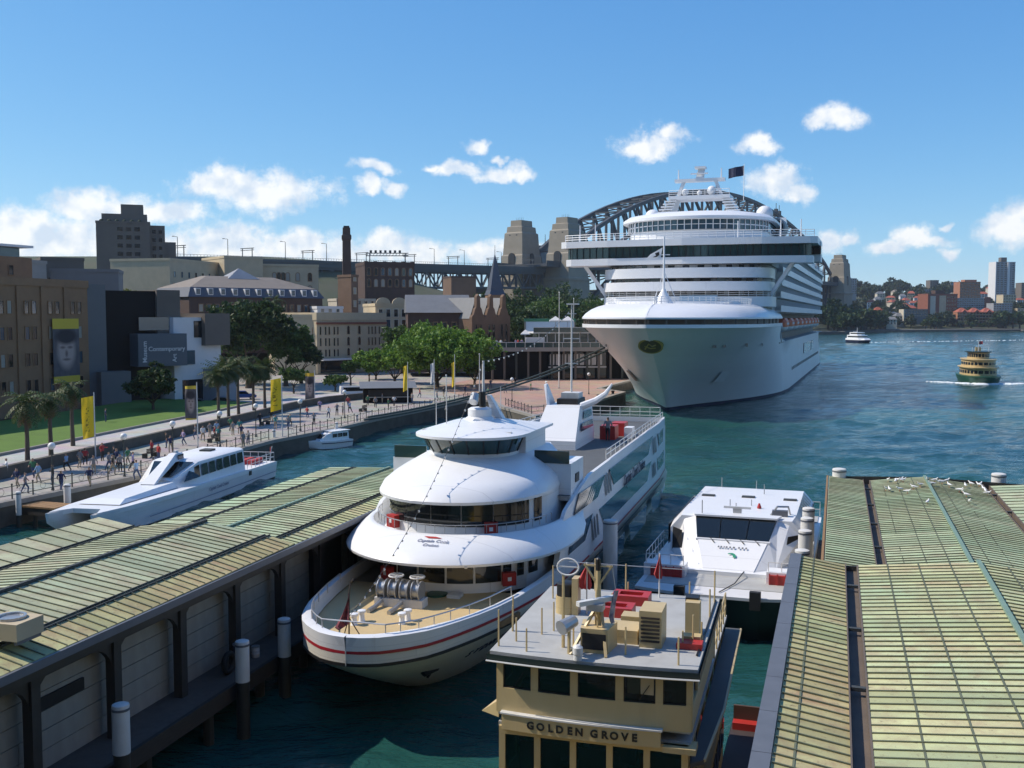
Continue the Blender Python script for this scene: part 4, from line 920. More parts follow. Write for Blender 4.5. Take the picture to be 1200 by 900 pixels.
# lifeboats hang in the davits
def lifeboat_meshes():
    def ring(y, w, z0, z1, n=10): return [(w * math.cos(t), y, z0 + (z1 - z0) * (math.sin(t) + 1) / 2) for t in [math.pi + math.pi * k / (n - 1) for k in range(n)]]
    hb = MB(); hb.loft([ring(y, w, .2 + zz, 2.4) for y, w, zz in ((0, .1, 1.2), (.7, .8, .6), (2, 1.35, .2), (5.3, 1.55, 0), (8.6, 1.35, .2), (9.9, .8, .6), (10.6, .1, 1.2))])
    cb_ = MB()
    def r2(y, w, h): return [(-w, y, 1.3), (-w, y, 1.3 + h * .62), (-w * .7, y, 1.3 + h), (w * .7, y, 1.3 + h), (w, y, 1.3 + h * .62), (w, y, 1.3)]
    cb_.loft([r2(.3, .3, .3), r2(1.2, 1.15, 1.3), (r2(2.2, 1.5, 1.75)), r2(8.4, 1.5, 1.75), r2(9.4, 1.15, 1.3), r2(10.3, .3, .3)], cap0=True, cap1=True)
    return hb.mesh('boat_hull', 40), cb_.mesh('boat_canopy')
lh, lc = lifeboat_meshes(); lh.materials.append(MATS['ship_white']); lc.materials.append(MATS['orange'])
wb = MB()
for k in range(5): wb.box(1.5, 1.53, 2.6 + 1.2 * k, 3.2 + 1.2 * k, 1.75, 2.2); wb.box(-1.53, -1.5, 2.6 + 1.2 * k, 3.2 + 1.2 * k, 1.75, 2.2)
lw = wb.mesh('boat_windows'); lw.materials.append(MATS['ship_white'])
for s in (1, -1):
    for j in range(9):
        t = thing('lifeboat', 'orange topped lifeboat hung along the outer side of the cruise ship' if s > 0 else 'orange topped lifeboat hung on the quay side of the cruise ship', 'lifeboat', CSW(38 + 15 * j, s * 14.9, 12.6), -TH_S, 'lifeboats of the cruise ship')
        link('boat_hull', lh, None, t); link('boat_canopy', lc, None, t); link('window_strip', lw, None, t)
        if s < 0 and j > 3: pass
# mooring lines from the bow to the promenade
for k, (sz, sd_, ex, ey, lb) in enumerate(((10.6, 14, 452, 489, 'dark green mooring rope from the ship bow to the promenade, upper of two'), (10.2, 12.5, 440, 492, 'dark green mooring rope from the ship bow to the promenade, lower of two'))):
    p = cs_m @ on_hull(sz, sd_, -1); e = G(ex, ey, 2.4); e.x = min(e.x, -19.5) ; mb = MB()
    mb.tube([p.lerp(e, t) - Vector((0, 0, 3.4 * 4 * t * (1 - t) * .42)) for t in [i / 16 for i in range(17)]], .16, 6); o = mb.build('mooring_rope', 'rope'); tag(o, lb, 'rope', 'bow ropes of the cruise ship')
# ================================================================= WHITE HARBOUR CRUISE VESSEL (centre)
TA = R(16.0); AO = Vector((-6.2, 37.4, 0))
av = thing('harbour_cruise_vessel', 'large white harbour cruise vessel with curved visor decks and a tan foredeck', 'cruise vessel', AO, -TA)
av.scale = (.87, 1, 1)
HW = [(0, 0), (.06, .55), (.15, .9), (.3, 1.35), (.8, 2.15), (1.6, 2.95), (2.5, 3.5), (4, 4.15), (6.5, 4.85), (9.5, 5.4), (14, 5.8), (20, 6.0), (47, 6.0), (52, 5.7), (56, 5.2)]
SU = [0, .06, .15, .3, .6, 1, 1.6, 2.3, 3.2, 4.4, 6, 8, 10.5, 14, 18, 23, 28, 33, 38, 43, 47, 50, 52, 54]
AL = 54.0
def a_ring(z, side, zz=None, out=0.):
    f = max(0, min(1, z / 3.0)); st = 6.3 * (1 - f) ** 1.15
    L = []
    for u in SU:
        uu = st + u * (AL - st) / AL
        w = interp(HW, u if f >= 1 else u * (.42 + .58 * f) + 0) * (.80 + .20 * f) * (1 if f > .99 else 1) + out
        L.append((side * w, uu, (zz(uu) if zz else z)))
    return L
def RL(u): return 3.52 - .42 * ss(2, 16, u)
def sheer(u): return 4.1 - .25 * ss(0, 9, u) + 0 * u
for s in (-1, 1):
    MB().loft([a_ring(z, s) for z in (-.8, 0, .6, 1.3, 2.0, 2.6, 3.0)] + [a_ring(3.0, s, lambda u: RL(u))]).build('hull', 'hull_cream', av, 40)
    MB().loft([a_ring(3.0, s, lambda u: RL(u) - .07, .03), a_ring(3.0, s, lambda u: RL(u) + .05, .03)]).build('red_rubbing_line', 'red_stripe', av, 40)
    MB().loft([a_ring(3.0, s, lambda u: RL(u) - .55, .03), a_ring(3.0, s, lambda u: RL(u) - .42, .03)]).build('black_sheer_line', 'black', av, 40)
    # bulwark round the foredeck
    def bul(z, inset=0.): return [(s * max(.0, interp(HW, u) - inset), u + inset * (1 if u < 3 else .3), z(u) if callable(z) else z) for u in SU if u <= 14]
    MB().loft([bul(RL), bul(sheer, -.04), bul(lambda u: sheer(u) + .05, .1), bul(lambda u: sheer(u) + .03, .26), bul(3.3, .3)]).build('bulwark', 'white_side', av, 50)
    # tall side shell
    us = [13.2, 13.7, 14.2, 14.8, 16, 18, 20, 23, 27, 31, 35, 39, 43, 47, 50, 52, 54]
    def zt(u): return interp([(13.2, 3.95), (13.7, 5.0), (14.2, 6.0), (14.8, 6.4), (17, 6.9), (20, 7.45), (46, 7.55), (54, 7.35)], u)
    MB().loft([[(s * (interp(HW, u) + .0), u, 3.05) for u in us], [(s * interp(HW, u), u, min(5.5, zt(u))) for u in us], [(s * (interp(HW, u) - .08), u, zt(u)) for u in us], [(s * (interp(HW, u) - .3), u, zt(u)) for u in us], [(s * (interp(HW, u) - .3), u, zt(u) - .9) for u in us]]).build('side_shell', 'white_side', av, 40)
    # raked side windows, each a bay of its own
    def sw(u0, u1, z0, z1, rake0, rake1, nm='side_window', mt='glass_blue', n=10, off=.05):
        A = []; B = []
        for k in range(n + 1):
            f = k / n; ua = u0 + (u1 - u0) * f; ub = u0 + rake0 + (u1 + rake1 - u0 - rake0) * f
            A.append((s * (interp(HW, ua) + off), ua, z0)); B.append((s * (interp(HW, ub) + off - .03), ub, z1))
        mb = MB(); mb.loft([A, B]); mb.loft([B, [(x - s * .12, y, z) for x, y, z in B]]); mb.loft([A, [(x - s * .12, y, z) for x, y, z in A]])
        mb.build(nm, mt, av)
    sw(14.9, 18.4, 4.15, 5.25, .6, 1.9); sw(23.6, 40.2, 3.95, 5.15, -1.6, 2.2); sw(46.0, 50.6, 3.9, 4.9, -.6, .4)
    sw(16.0, 21.6, 5.95, 6.85, 1.2, 2.2); sw(26.6, 40.6, 5.85, 6.95, -1.4, 2.6); sw(46.4, 49.6, 5.8, 6.8, -.6, .6)
    sw(33.0, 39.5, 1.0, 2.2, -.6, .8); sw(43.0, 47.5, 1.0, 2.2, -.4, .4); sw(24, 30, 1.0, 2.1, -.4, .8)
    for c, z0, z1 in ((20.2, 3.75, 5.0), (24.0, 5.6, 6.85), (43.2, 5.5, 6.75), (43.0, 3.75, 4.8)):
        for k in range(3):
            u = c + .75 * k; MB().add([(s * 6.06, u, z0), (s * 6.06, u + .32, z0), (s * 6.04, u - .10, z1), (s * 6.04, u - .42, z1)], [(0, 1, 2, 3)]).build('slanted_vent', 'gutter_grey', av)
MB().add([(-5.2, 54, -.8), (5.2, 54, -.8), (5.2, 54, 7.3), (-5.2, 54, 7.3)], [(0, 1, 2, 3)]).build('transom', 'white_side', av)
# foredeck
fd = [(interp(HW, u) - .28, u) for u in SU if .6 <= u <= 12]; fd = [(-x, u) for x, u in reversed(fd)] + fd
MB().add([(x, u, 3.25) for x, u in fd], [tuple(range(len(fd)))]).build('foredeck', 'tan_deck', av)
rl = [(x * .97, u + .12, sheer(u) - .05) for x, u in fd if u < 9.4]
rail(rl, .42, 'steel', av, 'bow_rail', (1.0,), .03, 1.6, .025)
# sun deck plate
sdk = [(interp(HW, u) - .28, u) for u in (16, 18, 20, 24, 30, 40, 48, 53.8)]; sdk2 = [(-x, u) for x, u in reversed(sdk)] + sdk
MB().add([(x, u, 6.9) for x, u in sdk2], [tuple(range(len(sdk2)))]).build('sun_deck', 'dark_deck', av)
# curved deck fronts and visors
def AU(u0, c, b, uend, z, n=30, p=.85):
    return [(-b, uend, z)] + [(b * math.sin(t), c - (c - u0) * max(0., math.cos(t)) ** p, z) for t in [-math.pi / 2 + math.pi * k / n for k in range(n + 1)]] + [(b, uend, z)]
MB().loft([AU(9.6, 15, 5.0, 18, 3.2), AU(9.6, 15, 5.0, 18, 5.3)]).build('deckhouse_wall', 'white', av, 40)
MB().loft([AU(10.8, 16, 4.9, 20, 5.4), AU(10.8, 16, 4.9, 20, 7.6)]).build('deckhouse_wall', 'white', av, 40)
def arc_panel(u0, c, b, t0, t1, z0, z1, off, nm, mt, n=6, parent=None, p=.85):
    A = []; B = []
    for k in range(n + 1):
        t = t0 + (t1 - t0) * k / n; x = (b + off) * math.sin(t); y = c - (c - u0 + off) * math.cos(t) ** p
        A.append((x, y, z0)); B.append((x, y, z1))
    mb = MB(); mb.loft([A, B]); return mb.build(nm, mt, parent or av)
ed = [-1.12, -.80, -.50, -.20, .12, .42, .72, .84]
for a, b in zip(ed, ed[1:]): arc_panel(9.6, 15, 5.0, a + .012, b - .012, 3.72, 4.85, .05, 'front_window', 'glass', 5)
for a, b in ((.90, .99), (1.06, 1.20)): arc_panel(9.6, 15, 5.0, a, b, 3.85, 4.85, .05, 'front_window', 'glass', 3)
arc_panel(9.6, 15, 5.0, .885, 1.03, 3.28, 5.0, .03, 'side_door', 'white_dirty', 3)
ed = [-1.15, -.85, -.5, -.15, .2, .55, .9, 1.0]
for a, b in zip(ed, ed[1:]): arc_panel(10.8, 16, 4.9, a + .004, b - .004, 6.12, 7.45, .05, 'front_window', 'glass', 5)
arc_panel(10.8, 16, 4.9, 1.08, 1.2, 6.12, 7.3, .05, 'front_window', 'glass', 3)
vis = [AU(8.1, 14.6, 5.8, 18, 4.95), AU(7.35, 14.6, 6.5, 16, 5.0), AU(7.3, 14.6, 6.52, 16, 5.12), AU(7.5, 14.7, 6.38, 17, 5.36), AU(8.1, 14.9, 6.1, 17.5, 5.68), AU(9.0, 15.2, 5.7, 19, 6.05), AU(9.25, 15.3, 5.62, 19, 6.08), AU(9.4, 15.4, 5.5, 19, 6.05), AU(9.4, 15.4, 5.5, 19, 5.5)]
mb = MB(); mb.loft(vis); mb.add(vis[-1], [tuple(range(len(vis[-1])))]); mb.build('lower_visor', 'white', av, 35)
MB().add(vis[0], [tuple(range(len(vis[0]) - 1, -1, -1))]).build('visor_soffit', 'white', av)
vis = [AU(10.3, 15, 4.6, 19, 7.3), AU(9.5, 15, 4.95, 19.5, 7.36), AU(9.45, 15, 4.97, 19.5, 7.5), AU(9.8, 15.15, 4.8, 19.6, 7.88), AU(10.6, 15.5, 4.45, 19.9, 8.2), AU(11.5, 15.9, 4.0, 20, 8.5), AU(12.4, 16.4, 3.45, 20.5, 8.80), AU(13.0, 16.8, 3.05, 21, 9.02)]
mb = MB(); mb.loft(vis); mb.add(vis[-1], [tuple(range(len(vis[-1])))]); mb.build('upper_visor', 'white', av, 35)
MB().add(vis[0], [tuple(range(len(vis[0]) - 1, -1, -1))]).build('visor_soffit', 'white', av)
rail([(x, y, 6.05) for x, y, z in AU(9.6, 15.5, 5.25, 17, 0)][3:-3], .38, 'steel', av, 'deck_rail', (1.0,), .022, 1.4, .018)
# wheelhouse: raked glazing under a shallow domed roof
MB().loft([AU(13.45, 16.0, 2.55, 19.7, 8.9), AU(13.4, 16.0, 2.6, 19.7, 9.2)]).build('wheelhouse_base', 'white', av, 40)
nW = 9; te = [-1.5 + 3.0 * k / nW for k in range(nW + 1)]
def wl_pt(t, f):
    u0, b, z = 13.4 - .6 * f, 2.6 + .42 * f, 9.2 + .8 * f
    return (b * math.sin(t), 16.0 - (16.0 - u0) * max(0, math.cos(t)) ** .7, z)
for a, b in zip(te, te[1:]):
    mb = MB(); mb.loft([[wl_pt(a + (b - a) * k / 4, f) for k in range(5)] for f in (0, 1)]); mb.build('wheelhouse_window', 'glass_green', av)
    MB().bar(wl_pt(b, 0), wl_pt(b, 1), .07).build('window_mullion', 'black', av)
MB().box(-2.98, -2.5, 16.0, 20.1, 8.9, 10.0).box(2.5, 2.98, 16.0, 20.1, 8.9, 10.0).box(-2.6, 2.6, 19.7, 20.1, 6.9, 10.0).build('wheelhouse_sides', 'white', av)
rs = [AU(12.9, 16, 2.9, 20.4, 9.96, p=.7), AU(12.4, 16, 3.35, 20.6, 10.0, p=.7), AU(12.4, 16, 3.35, 20.6, 10.13, p=.7), AU(14.0, 16.3, 2.2, 18.6, 10.42), AU(15.3, 16.4, 1.0, 17.4, 10.66)]
mb = MB(); mb.loft(rs); mb.add(rs[-1], [tuple(range(len(rs[-1])))]); 
for r in rs[1:]: pass
mb.add([rs[2][0], rs[2][-1], rs[3][-1], rs[3][0]], [(0, 1, 2, 3)]); mb.add([rs[3][0], rs[3][-1], rs[4][-1], rs[4][0]], [(0, 1, 2, 3)]); mb.build('wheelhouse_roof', 'white', av, 30)
MB().lathe([(.95, 10.5), (.82, 10.75), (.7, 10.82), (.7, 11.2), (.55, 11.28), (.3, 11.3)], (0, 16.4, 0), 20).build('roof_turret', 'white', av, 40)
mb = MB(); mb.add([(.3, 16.7, 11.9), (.5, 16.7, 11.9), (1.2, 17.3, 10.5), (.5, 17.3, 10.5), (.3, 17.1, 11.9), (.5, 17.1, 11.9), (1.2, 18.2, 10.3), (.5, 18.2, 10.3)], [(0, 3, 2, 1), (4, 5, 6, 7), (0, 1, 5, 4), (1, 2, 6, 5), (3, 0, 4, 7)]); mb.build('mast_fin', 'white', av)
MB().cyl((.15, 16.6, 11.2), (.15, 16.6, 13.7), .10, .07, 8).build('mast_pole', 'pole_white', av); MB().cyl((.15, 16.45, 11.25), (.15, 16.45, 12.1), .2, .2, 10).build('mast_sleeve', 'black', av)
MB().cyl((-.15, 16.0, 11.95), (-.15, 15.7, 11.6), .26, .28, 16).build('searchlight', 'steel', av)
for x, y, h in ((-1.7, 15.4, 13.0), (-2.6, 16, 12.0), (.9, 17.6, 12.3)): MB().cyl((x, y, 10.1), (x, y, h), .03, .018, 5).build('whip_aerial', 'pole_white', av)
for a in (-1.1, -.4, .4, .95): p = wl_pt(a, 1); MB().box(p[0] - .2, p[0] + .2, p[1] + .45, p[1] + .65, 10.2, 10.27).build('roof_hatch', 'white_dirty', av)
# bridge wings
for s in (-1, 1):
    MB().box(*sorted((s * 2.9, s * 5.6)), 16.4, 19.4, 6.6, 8.5).build('bridge_wing', 'white', av)
    MB().box(*sorted((s * 3.4, s * 5.5)), 16.36, 16.42, 8.5, 9.15).build('wing_windscreen', 'glass_green', av)
    if s > 0: MB().box(5.61, 5.66, 17.4, 18.2, 7.4, 7.85).build('navigation_light', 'black', av)
# funnel tower on the sun deck
fa = [(-2.0, 33.6), (1.5, 33.6), (1.5, 40), (-2.0, 40)]; fb = [(-1.6, 36.2), (1.2, 36.2), (1.2, 40.4), (-1.6, 40.4)]
mb = MB(); mb.loft([[(x, y, 6.9) for x, y in fa], [(x, y, 7.5) for x, y in fa], [(x, y, 9.7) for x, y in fb]], True, cap1=True); mb.build('funnel_tower', 'white', av)
mb = MB(); mb.box(-1.0, .8, 37.2, 39.6, 9.7, 10.1); mb.build('funnel_grille', 'black', av); MB().box(-.8, .7, 37.8, 39.2, 10.1, 10.5).build('funnel_cap', 'white_dirty', av)
mb = MB(); mb.add([(-1.6, 36.4, 9.6), (-1.7, 38.6, 9.6), (-2.3, 38.4, 11.1), (-2.1, 37.2, 11.1), (-1.4, 36.5, 9.6), (-1.45, 38.6, 9.6), (-2.1, 38.4, 11.1), (-1.9, 37.2, 11.1)], [(0, 1, 2, 3), (7, 6, 5, 4), (0, 3, 7, 4), (1, 5, 6, 2), (3, 2, 6, 7)]); mb.build('tower_fin', 'white', av)
mb = MB(); mb.tube([(1.1, 37, 9.6), (2.2, 37.4, 10.0), (3.0, 37.6, 10.5), (3.5, 37.8, 11.2)], [.28, .24, .19, .08], 8); mb.build('tower_fin', 'white', av)
for k in range(2): MB().add([(1.56 - .12 * k, 35.2 + 1.3 * k, 8.0 + .75 * k), (1.56 - .12 * k, 39.5, 8.0 + .75 * k), (1.48 - .12 * k, 39.6, 8.5 + .75 * k), (1.48 - .12 * k, 35.7 + 1.3 * k, 8.5 + .75 * k)], [(0, 1, 2, 3)]).build('tower_window', 'glass_blue', av)
mb = MB(); mb.cyl((-.1, 38.5, 10.4), (-.1, 38.5, 16.9), .09, .06, 8)
for z, w in ((12.6, .7), (14.4, .9), (16.2, .5)): mb.bar((-.1 - w * .8, 38.5, z), (-.1 + w * .8, 38.5, z), .06)
mb.build('signal_mast', 'pole_white', av); MB().box(-.5, .5, 38.3, 38.7, 16.85, 16.95).build('masthead', 'pole_white', av)
for x, y, w in ((2.6, 41, 1.3), (3.0, 43.4, 1.2)): MB().box(x - w / 2, x + w / 2, y - .8, y + .8, 6.9, 7.9).build('red_locker', 'red', av)
MB().box(3.8, 4.5, 41.4, 42.6, 6.9, 7.7).build('deck_box', 'white', av)
for s in (-1, 1): rail([(s * 5.6, 26, 7.45), (s * 5.65, 40, 7.5), (s * 5.4, 52.5, 7.35)], .55, 'pole_white', av, 'deck_rail', (1.0, .5), .03, 1.5)
rail([(-5, 53.5, 7.2), (5, 53.5, 7.2)], 1.0, 'pole_white', av, 'stern_rail', (1.0, .6, .3), .03, 1.0); rail([(5.6, 50, 5.6), (5.3, 54.8, 5.6), (0, 55.2, 5.6)], .9, 'pole_white', av, 'stern_rail', (1.0, .5), .03, 1.0)
MB().prism([(-5.3, 53), (5.3, 53), (5.0, 55.6), (-5.0, 55.6)], 4.2, 4.45).build('stern_terrace', 'white', av); MB().prism([(-5.3, 53), (5.3, 53), (5.0, 57), (-5.0, 57)], .8, 1.1).build('stern_platform', 'white', av)
for z, u in ((5.2, 55.2), (4.45, 55.4)): MB().cyl((4.8, u - .3, z), (4.8, u - .3, z + .9), .2, .2, 10).build('life_ring_stand', 'wood_orange', av)
# foredeck gear: windlass, bollards, jack staff with flag, red lockers
def AP(px, py, z):
    q_ = frame(AO, -TA) @ G(px, py, z); q_.x /= .87; return q_
wd = AP(470, 708, 3.3)
for k in range(4):
    x = wd.x - .95 + .62 * k; mb = MB(); mb.cyl((x - .17, wd.y, 3.95), (x + .17, wd.y, 3.95), .34, .34, 14); mb.cyl((x - .22, wd.y, 3.95), (x - .17, wd.y, 3.95), .46, .46, 14); mb.cyl((x + .17, wd.y, 3.95), (x + .22, wd.y, 3.95), .46, .46, 14); mb.build('windlass_drum', 'steel', av, 40)
MB().box(wd.x - 1.3, wd.x + 1.3, wd.y - .35, wd.y + .35, 3.25, 3.62).build('windlass_bed', 'white_dirty', av)
for k in range(2):
    mb = MB(); cx_ = wd.x - .3 + 1.15 * k; n = 16; mb.loft([[(cx_ + (.36 + .04 * math.cos(b)) * math.cos(a), wd.y + .1 + (.36 + .04 * math.cos(b)) * math.sin(a), 4.55 + .04 * math.sin(b)) for b in [2 * math.pi * j / 6 for j in range(6)]] for a in [2 * math.pi * i / n for i in range(n + 1)]], True); mb.bar((cx_ - .36, wd.y + .1, 4.55), (cx_ + .36, wd.y + .1, 4.55), .05); mb.cyl((cx_, wd.y + .1, 3.9), (cx_, wd.y + .1, 4.55), .05, .05, 6); mb.build('handwheel', 'white_dirty', av)
for k in range(2): MB().tube([(wd.x - .9 + 1.1 * k, wd.y - .3, 3.5), (wd.x - 1.0 + 1.1 * k, wd.y - 1.0, 3.35), (wd.x - 1.05 + 1.1 * k, wd.y - 1.5, 3.33)], .12, 6).build('anchor_chain', 'steel', av)
for px, py in ((424, 728), (415, 732), (471, 731), (478, 727)):
    q = AP(px, py, 3.25); mb = MB(); mb.lathe([(.17, 3.25), (.14, 3.3), (.12, 3.6), (.2, 3.63), (.2, 3.72), (.1, 3.75)], (q.x, q.y, 0), 10); mb.build('bollard', 'white', av, 40)
q = AP(492, 700, 3.25); MB().lathe([(.55, 3.25), (.55, 3.33), (.1, 3.36)], (q.x + .7, q.y + .6, 0), 18).build('deck_hatch', 'ferry_green', av); MB().box(q.x + 1.4, q.x + 2.1, q.y + .2, q.y + .8, 3.25, 3.4).build('deck_box', 'white_dirty', av)
q = AP(409, 738, 3.6)
fs = MB(); fs.tube([(q.x, q.y, 3.3), (q.x + .02, q.y, 5.0), (q.x + .05, q.y + .08, 5.5), (q.x + .2, q.y + .1, 5.62)], .035, 6)
for s in (-1, 1): fs.cyl((q.x, q.y, 4.1), (q.x + .4 * s, q.y + .3, 3.3), .025, .025, 5)
fs.build('jack_staff', 'wood_dark', av)
M('flag_dark', (.035, .03, .06), .8, nz=.9, scale=3.5, c2=(.40, .08, .08), stretch=(1, 1, 2))
mb = MB(); mb.loft([[(q.x + .03 - w * k / 6, q.y + .10 * math.sin(k * 1.7 + z), z - .16 * k / 6 * 2.2) for k in range(7)] for z, w in ((5.1, .05), (4.7, .28), (4.3, .55), (3.95, .8), (3.85, .6))]); mb.build('jack_flag', 'flag_dark', av, 60)
for t, uu, z, b, c in ((-.62, 9.6, 3.3, 5.0, 15), (.78, 9.6, 3.3, 5.0, 15), (-.72, 10.8, 5.5, 4.9, 16), (.52, 10.8, 5.5, 4.9, 16)):
    x = (b + .25) * math.sin(t); y = c - (c - uu + .25) * math.cos(t) ** .85
    MB().box(x - .36, x + .36, y - .18, y + .18, z + .25, z + .85, rz=t * .7, c=(x, y, 0)).build('fire_locker', 'red', av)
    MB().box(x - .1, x + .1, y - .2, y + .2, z + .48, z + .66, rz=t * .7, c=(x, y, 0)).build('locker_badge', 'white', av)
for t in (-.55, .42): p = (5.87 * math.sin(t), 15 - 7.7 * math.cos(t) ** .85, 5.05); MB().ball(p, .13, 8, 6).build('deck_light', 'white_dirty', av)
# hull details: anchor in its pocket, hawse plates, lettering
p = Vector((2.05, 3.55, 1.75)); mb = MB(); mb.tube([p + Vector((-.1, -.5, .35)), p, p + Vector((.35, .65, .0))], [.10, .2, .14], 8); mb.tube([p + Vector((.0, .3, -.35)), p + Vector((.1, .4, 0)), p + Vector((.2, .75, .38))], [.06, .18, .06], 8); mb.build('anchor', 'black', av)
def hull_face(u, z, s=1):                       # point and axes on the bow flare
    f = max(0, min(1, z / 3.0))
    a = Vector(a_at(u, z)); b = Vector(a_at(u + .5, z)); c = Vector(a_at(u, z + .3)); return a, (b - a), (c - a)
def a_at(u, z, out=.03):
    f = max(0, min(1, z / 3.0)); st = 6.3 * (1 - f) ** 1.15; q_ = (u - st) * AL / (AL - st)
    return (interp(HW, max(0, q_ if f >= 1 else q_ * (.42 + .58 * f))) * (.80 + .20 * f) + out, u, z)
def curved_text(text, u0, z, size, mt, nm, step, par=None, skew=0.):
    u = u0
    for chs in text:
        if chs != ' ':
            a, rgt, up_ = hull_face(u, z); lettering(chs, size, mt, av, face_matrix(a, rgt, up_), nm, .01, shear=.2)
        u += step * (1.15 if chs == 'M' else .6 if chs == ' ' else 1)
curved_text('SYDNEY 2000', 5.4, 1.98, .62, 'navy', 'hull_name_letter', .52)
m_ = face_matrix((6.10, 34.2, 5.5), (0, 1, 0), (0, 0, 1)); lettering('Captain Cook Cruises', 1.0, 'navy', av, m_, 'side_lettering', .01, shear=.25)
def vis_m(x, u, z): return face_matrix((x, u, z), (1, 0, 0), (0, .87, .5))
lettering('Captain Cook', .30, M('letter_grey', (.25, .27, .36), .5), av, face_matrix((.3, 8.6, 5.90), (1, .02, 0), (0, .9, .37)), 'visor_lettering', .004, shear=.25)
lettering('Cruises', .28, 'letter_grey', av, face_matrix((.3, 8.3, 5.78), (1, .02, 0), (0, .9, .37)), 'visor_lettering', .004, shear=.25)
MB().add([(.0, 8.78, 5.98), (.75, 8.82, 5.995), (.35, 8.92, 6.035), (-.3, 8.92, 6.035)], [(0, 1, 2, 3)]).build('visor_pennant', 'red', av)
a = Vector(a_at(6.9, 2.95)); MB().box(a.x - .1, a.x + .12, 6.2, 7.9, 2.96, 3.22, rz=-.28).build('timber_fender', 'wood_orange', av)
MB().box(2.0, 2.5, 1.15, 1.35, 3.4, 3.62, rz=.75).build('hawse_plate', 'sandstone_pale', av)
# festoon lights strung from the mast
for k, (p0, p1, sag) in enumerate((((.15, 16.6, 13.7), (-.3, .9, 4.6), 1.2), ((.15, 16.6, 13.7), (-.1, 38.4, 16.6), .8))):
    mb = MB(); P0, P1 = Vector(p0), Vector(p1); N = 34 if k == 0 else 22
    pts = [P0.lerp(P1, i / N) - Vector((0, 0, sag * 4 * (i / N) * (1 - i / N))) for i in range(N + 1)]; mb.tube(pts, .012, 4); w_ = mb.build('festoon_wire', 'black', av)
    bm_ = MB(); bm_.ball((0, 0, -.05), .055, 6, 5); me = bm_.mesh('bulb'); me.materials.append(MATS['lamp_globe'])
    for i in range(1, N): link('festoon_bulb', me, None, w_, pts[i])
# tall white pile beside the vessel
q = AO + Matrix.Rotation(-TA, 3, 'Z') @ Vector((6.15, 20.6, 0)); pile(q.x, q.y, 4.9, 'tall thick white pile standing between the cruise vessel and the cream ferry', 'white piles along the wharves', .4, 4.6)
M('cloth_red', (.42, .05, .05), .8)
# ================================================================= CREAM FERRY IN THE FOREGROUND
TG = R(16.0); GO = Vector((1.94, 24.8, 0)); gf = thing('passenger_ferry', 'cream passenger ferry with dark wheelhouse windows and a gear-covered grey roof', 'ferry', GO, -TG)
def GP(px, py, z=7.55): return frame(GO, -TG) @ G(px, py, z)
def bowed(half, y0, y1, z, bow=.16, n=8): return [(-half + 2 * half * k / n, y0 + bow * (2 * abs(k / n - .5)) ** 2, z) for k in range(n + 1)] + [(half, y1, z), (-half, y1, z)]
mb = MB(); a = bowed(2.62, -.12, 6.55, 7.38); b = bowed(2.62, -.12, 6.55, 7.52); mb.loft([a, b], True, cap0=True, cap1=True); mb.build('wheelhouse_roof', 'grey_deck', gf)
mb = MB(); a = bowed(2.68, -.19, 6.6, 7.26); b = bowed(2.68, -.19, 6.6, 7.46); c = bowed(2.5, -.02, 6.4, 7.46); d = bowed(2.5, -.02, 6.4, 7.26); mb.loft([b, a, d], True); mb.build('roof_edge', 'roof_edge_green', gf)
mb = MB(); mb.tube([(x, y - .06, 7.30) for x, y, z in bowed(2.68, -.19, 6.6, 0)[:9]], .025, 5); mb.build('edge_pipe', 'pole_white', gf)
# front: wall with five window openings (built as pillars, sill wall and header)
H_ = 2.46; 
wins = [(-2.30, -1.55), (-1.36, -.52), (-.33, .62), (.82, 1.60), (1.78, 2.34)]
fy = lambda x: .02 + .16 * (abs(x) / H_) ** 2
mb = MB(); 
def fwall(x0, x1, z0, z1, nm='front_wall', mt='ferry_cream', dy=0., th=.1, n=4, par=None):
    m_ = MB(); A = [(x0 + (x1 - x0) * k / n, fy(x0 + (x1 - x0) * k / n) + dy) for k in range(n + 1)]
    m_.loft([[(x, y, z0) for x, y in A], [(x, y, z1) for x, y in A], [(x, y + th, z1) for x, y in A], [(x, y + th, z0) for x, y in A], [(x, y, z0) for x, y in A]]); 
    m_.add([(A[0][0], A[0][1], z0), (A[0][0], A[0][1] + th, z0), (A[0][0], A[0][1] + th, z1), (A[0][0], A[0][1], z1)], [(0, 1, 2, 3)]); m_.add([(A[-1][0], A[-1][1], z0), (A[-1][0], A[-1][1] + th, z0), (A[-1][0], A[-1][1] + th, z1), (A[-1][0], A[-1][1], z1)], [(3, 2, 1, 0)])
    return m_.build(nm, mt, par or gf)
fwall(-H_, H_, 5.9, 6.55, n=8); fwall(-H_, H_, 7.2, 7.36, n=8)
ed = [-H_] + [v for w in wins for v in w] + [H_]
for a, b in zip(ed[0::2], ed[1::2]): fwall(a, b, 6.55, 7.2, 'window_pillar', dy=.001)
for a, b in wins:
    w_ = fwall(a, b, 6.55, 7.2, 'front_window', 'window_glass', .06, .02)
    m_ = MB(); x0, x1 = a + .01, b - .01
    for p, q in (((x0, 6.57), (x1, 6.57)), ((x0, 7.18), (x1, 7.18)), ((x0, 6.57), (x0, 7.18)), ((x1, 6.57), (x1, 7.18))): m_.bar((p[0], fy(p[0]) + .045, p[1]), (q[0], fy(q[0]) + .045, q[1]), .035)
    m_.build('window_frame', 'black', w_)
for (a, b) in (wins[0], wins[2], wins[4]): fwall(a, b, 7.19, 7.24, 'window_hood', 'pole_white', -.05, .05)
for x in (-2.0, 1.2): MB().bar((x, fy(x) + .04, 6.62), (x + .25, fy(x) + .03, 7.0), .02).build('wiper', 'black', gf)
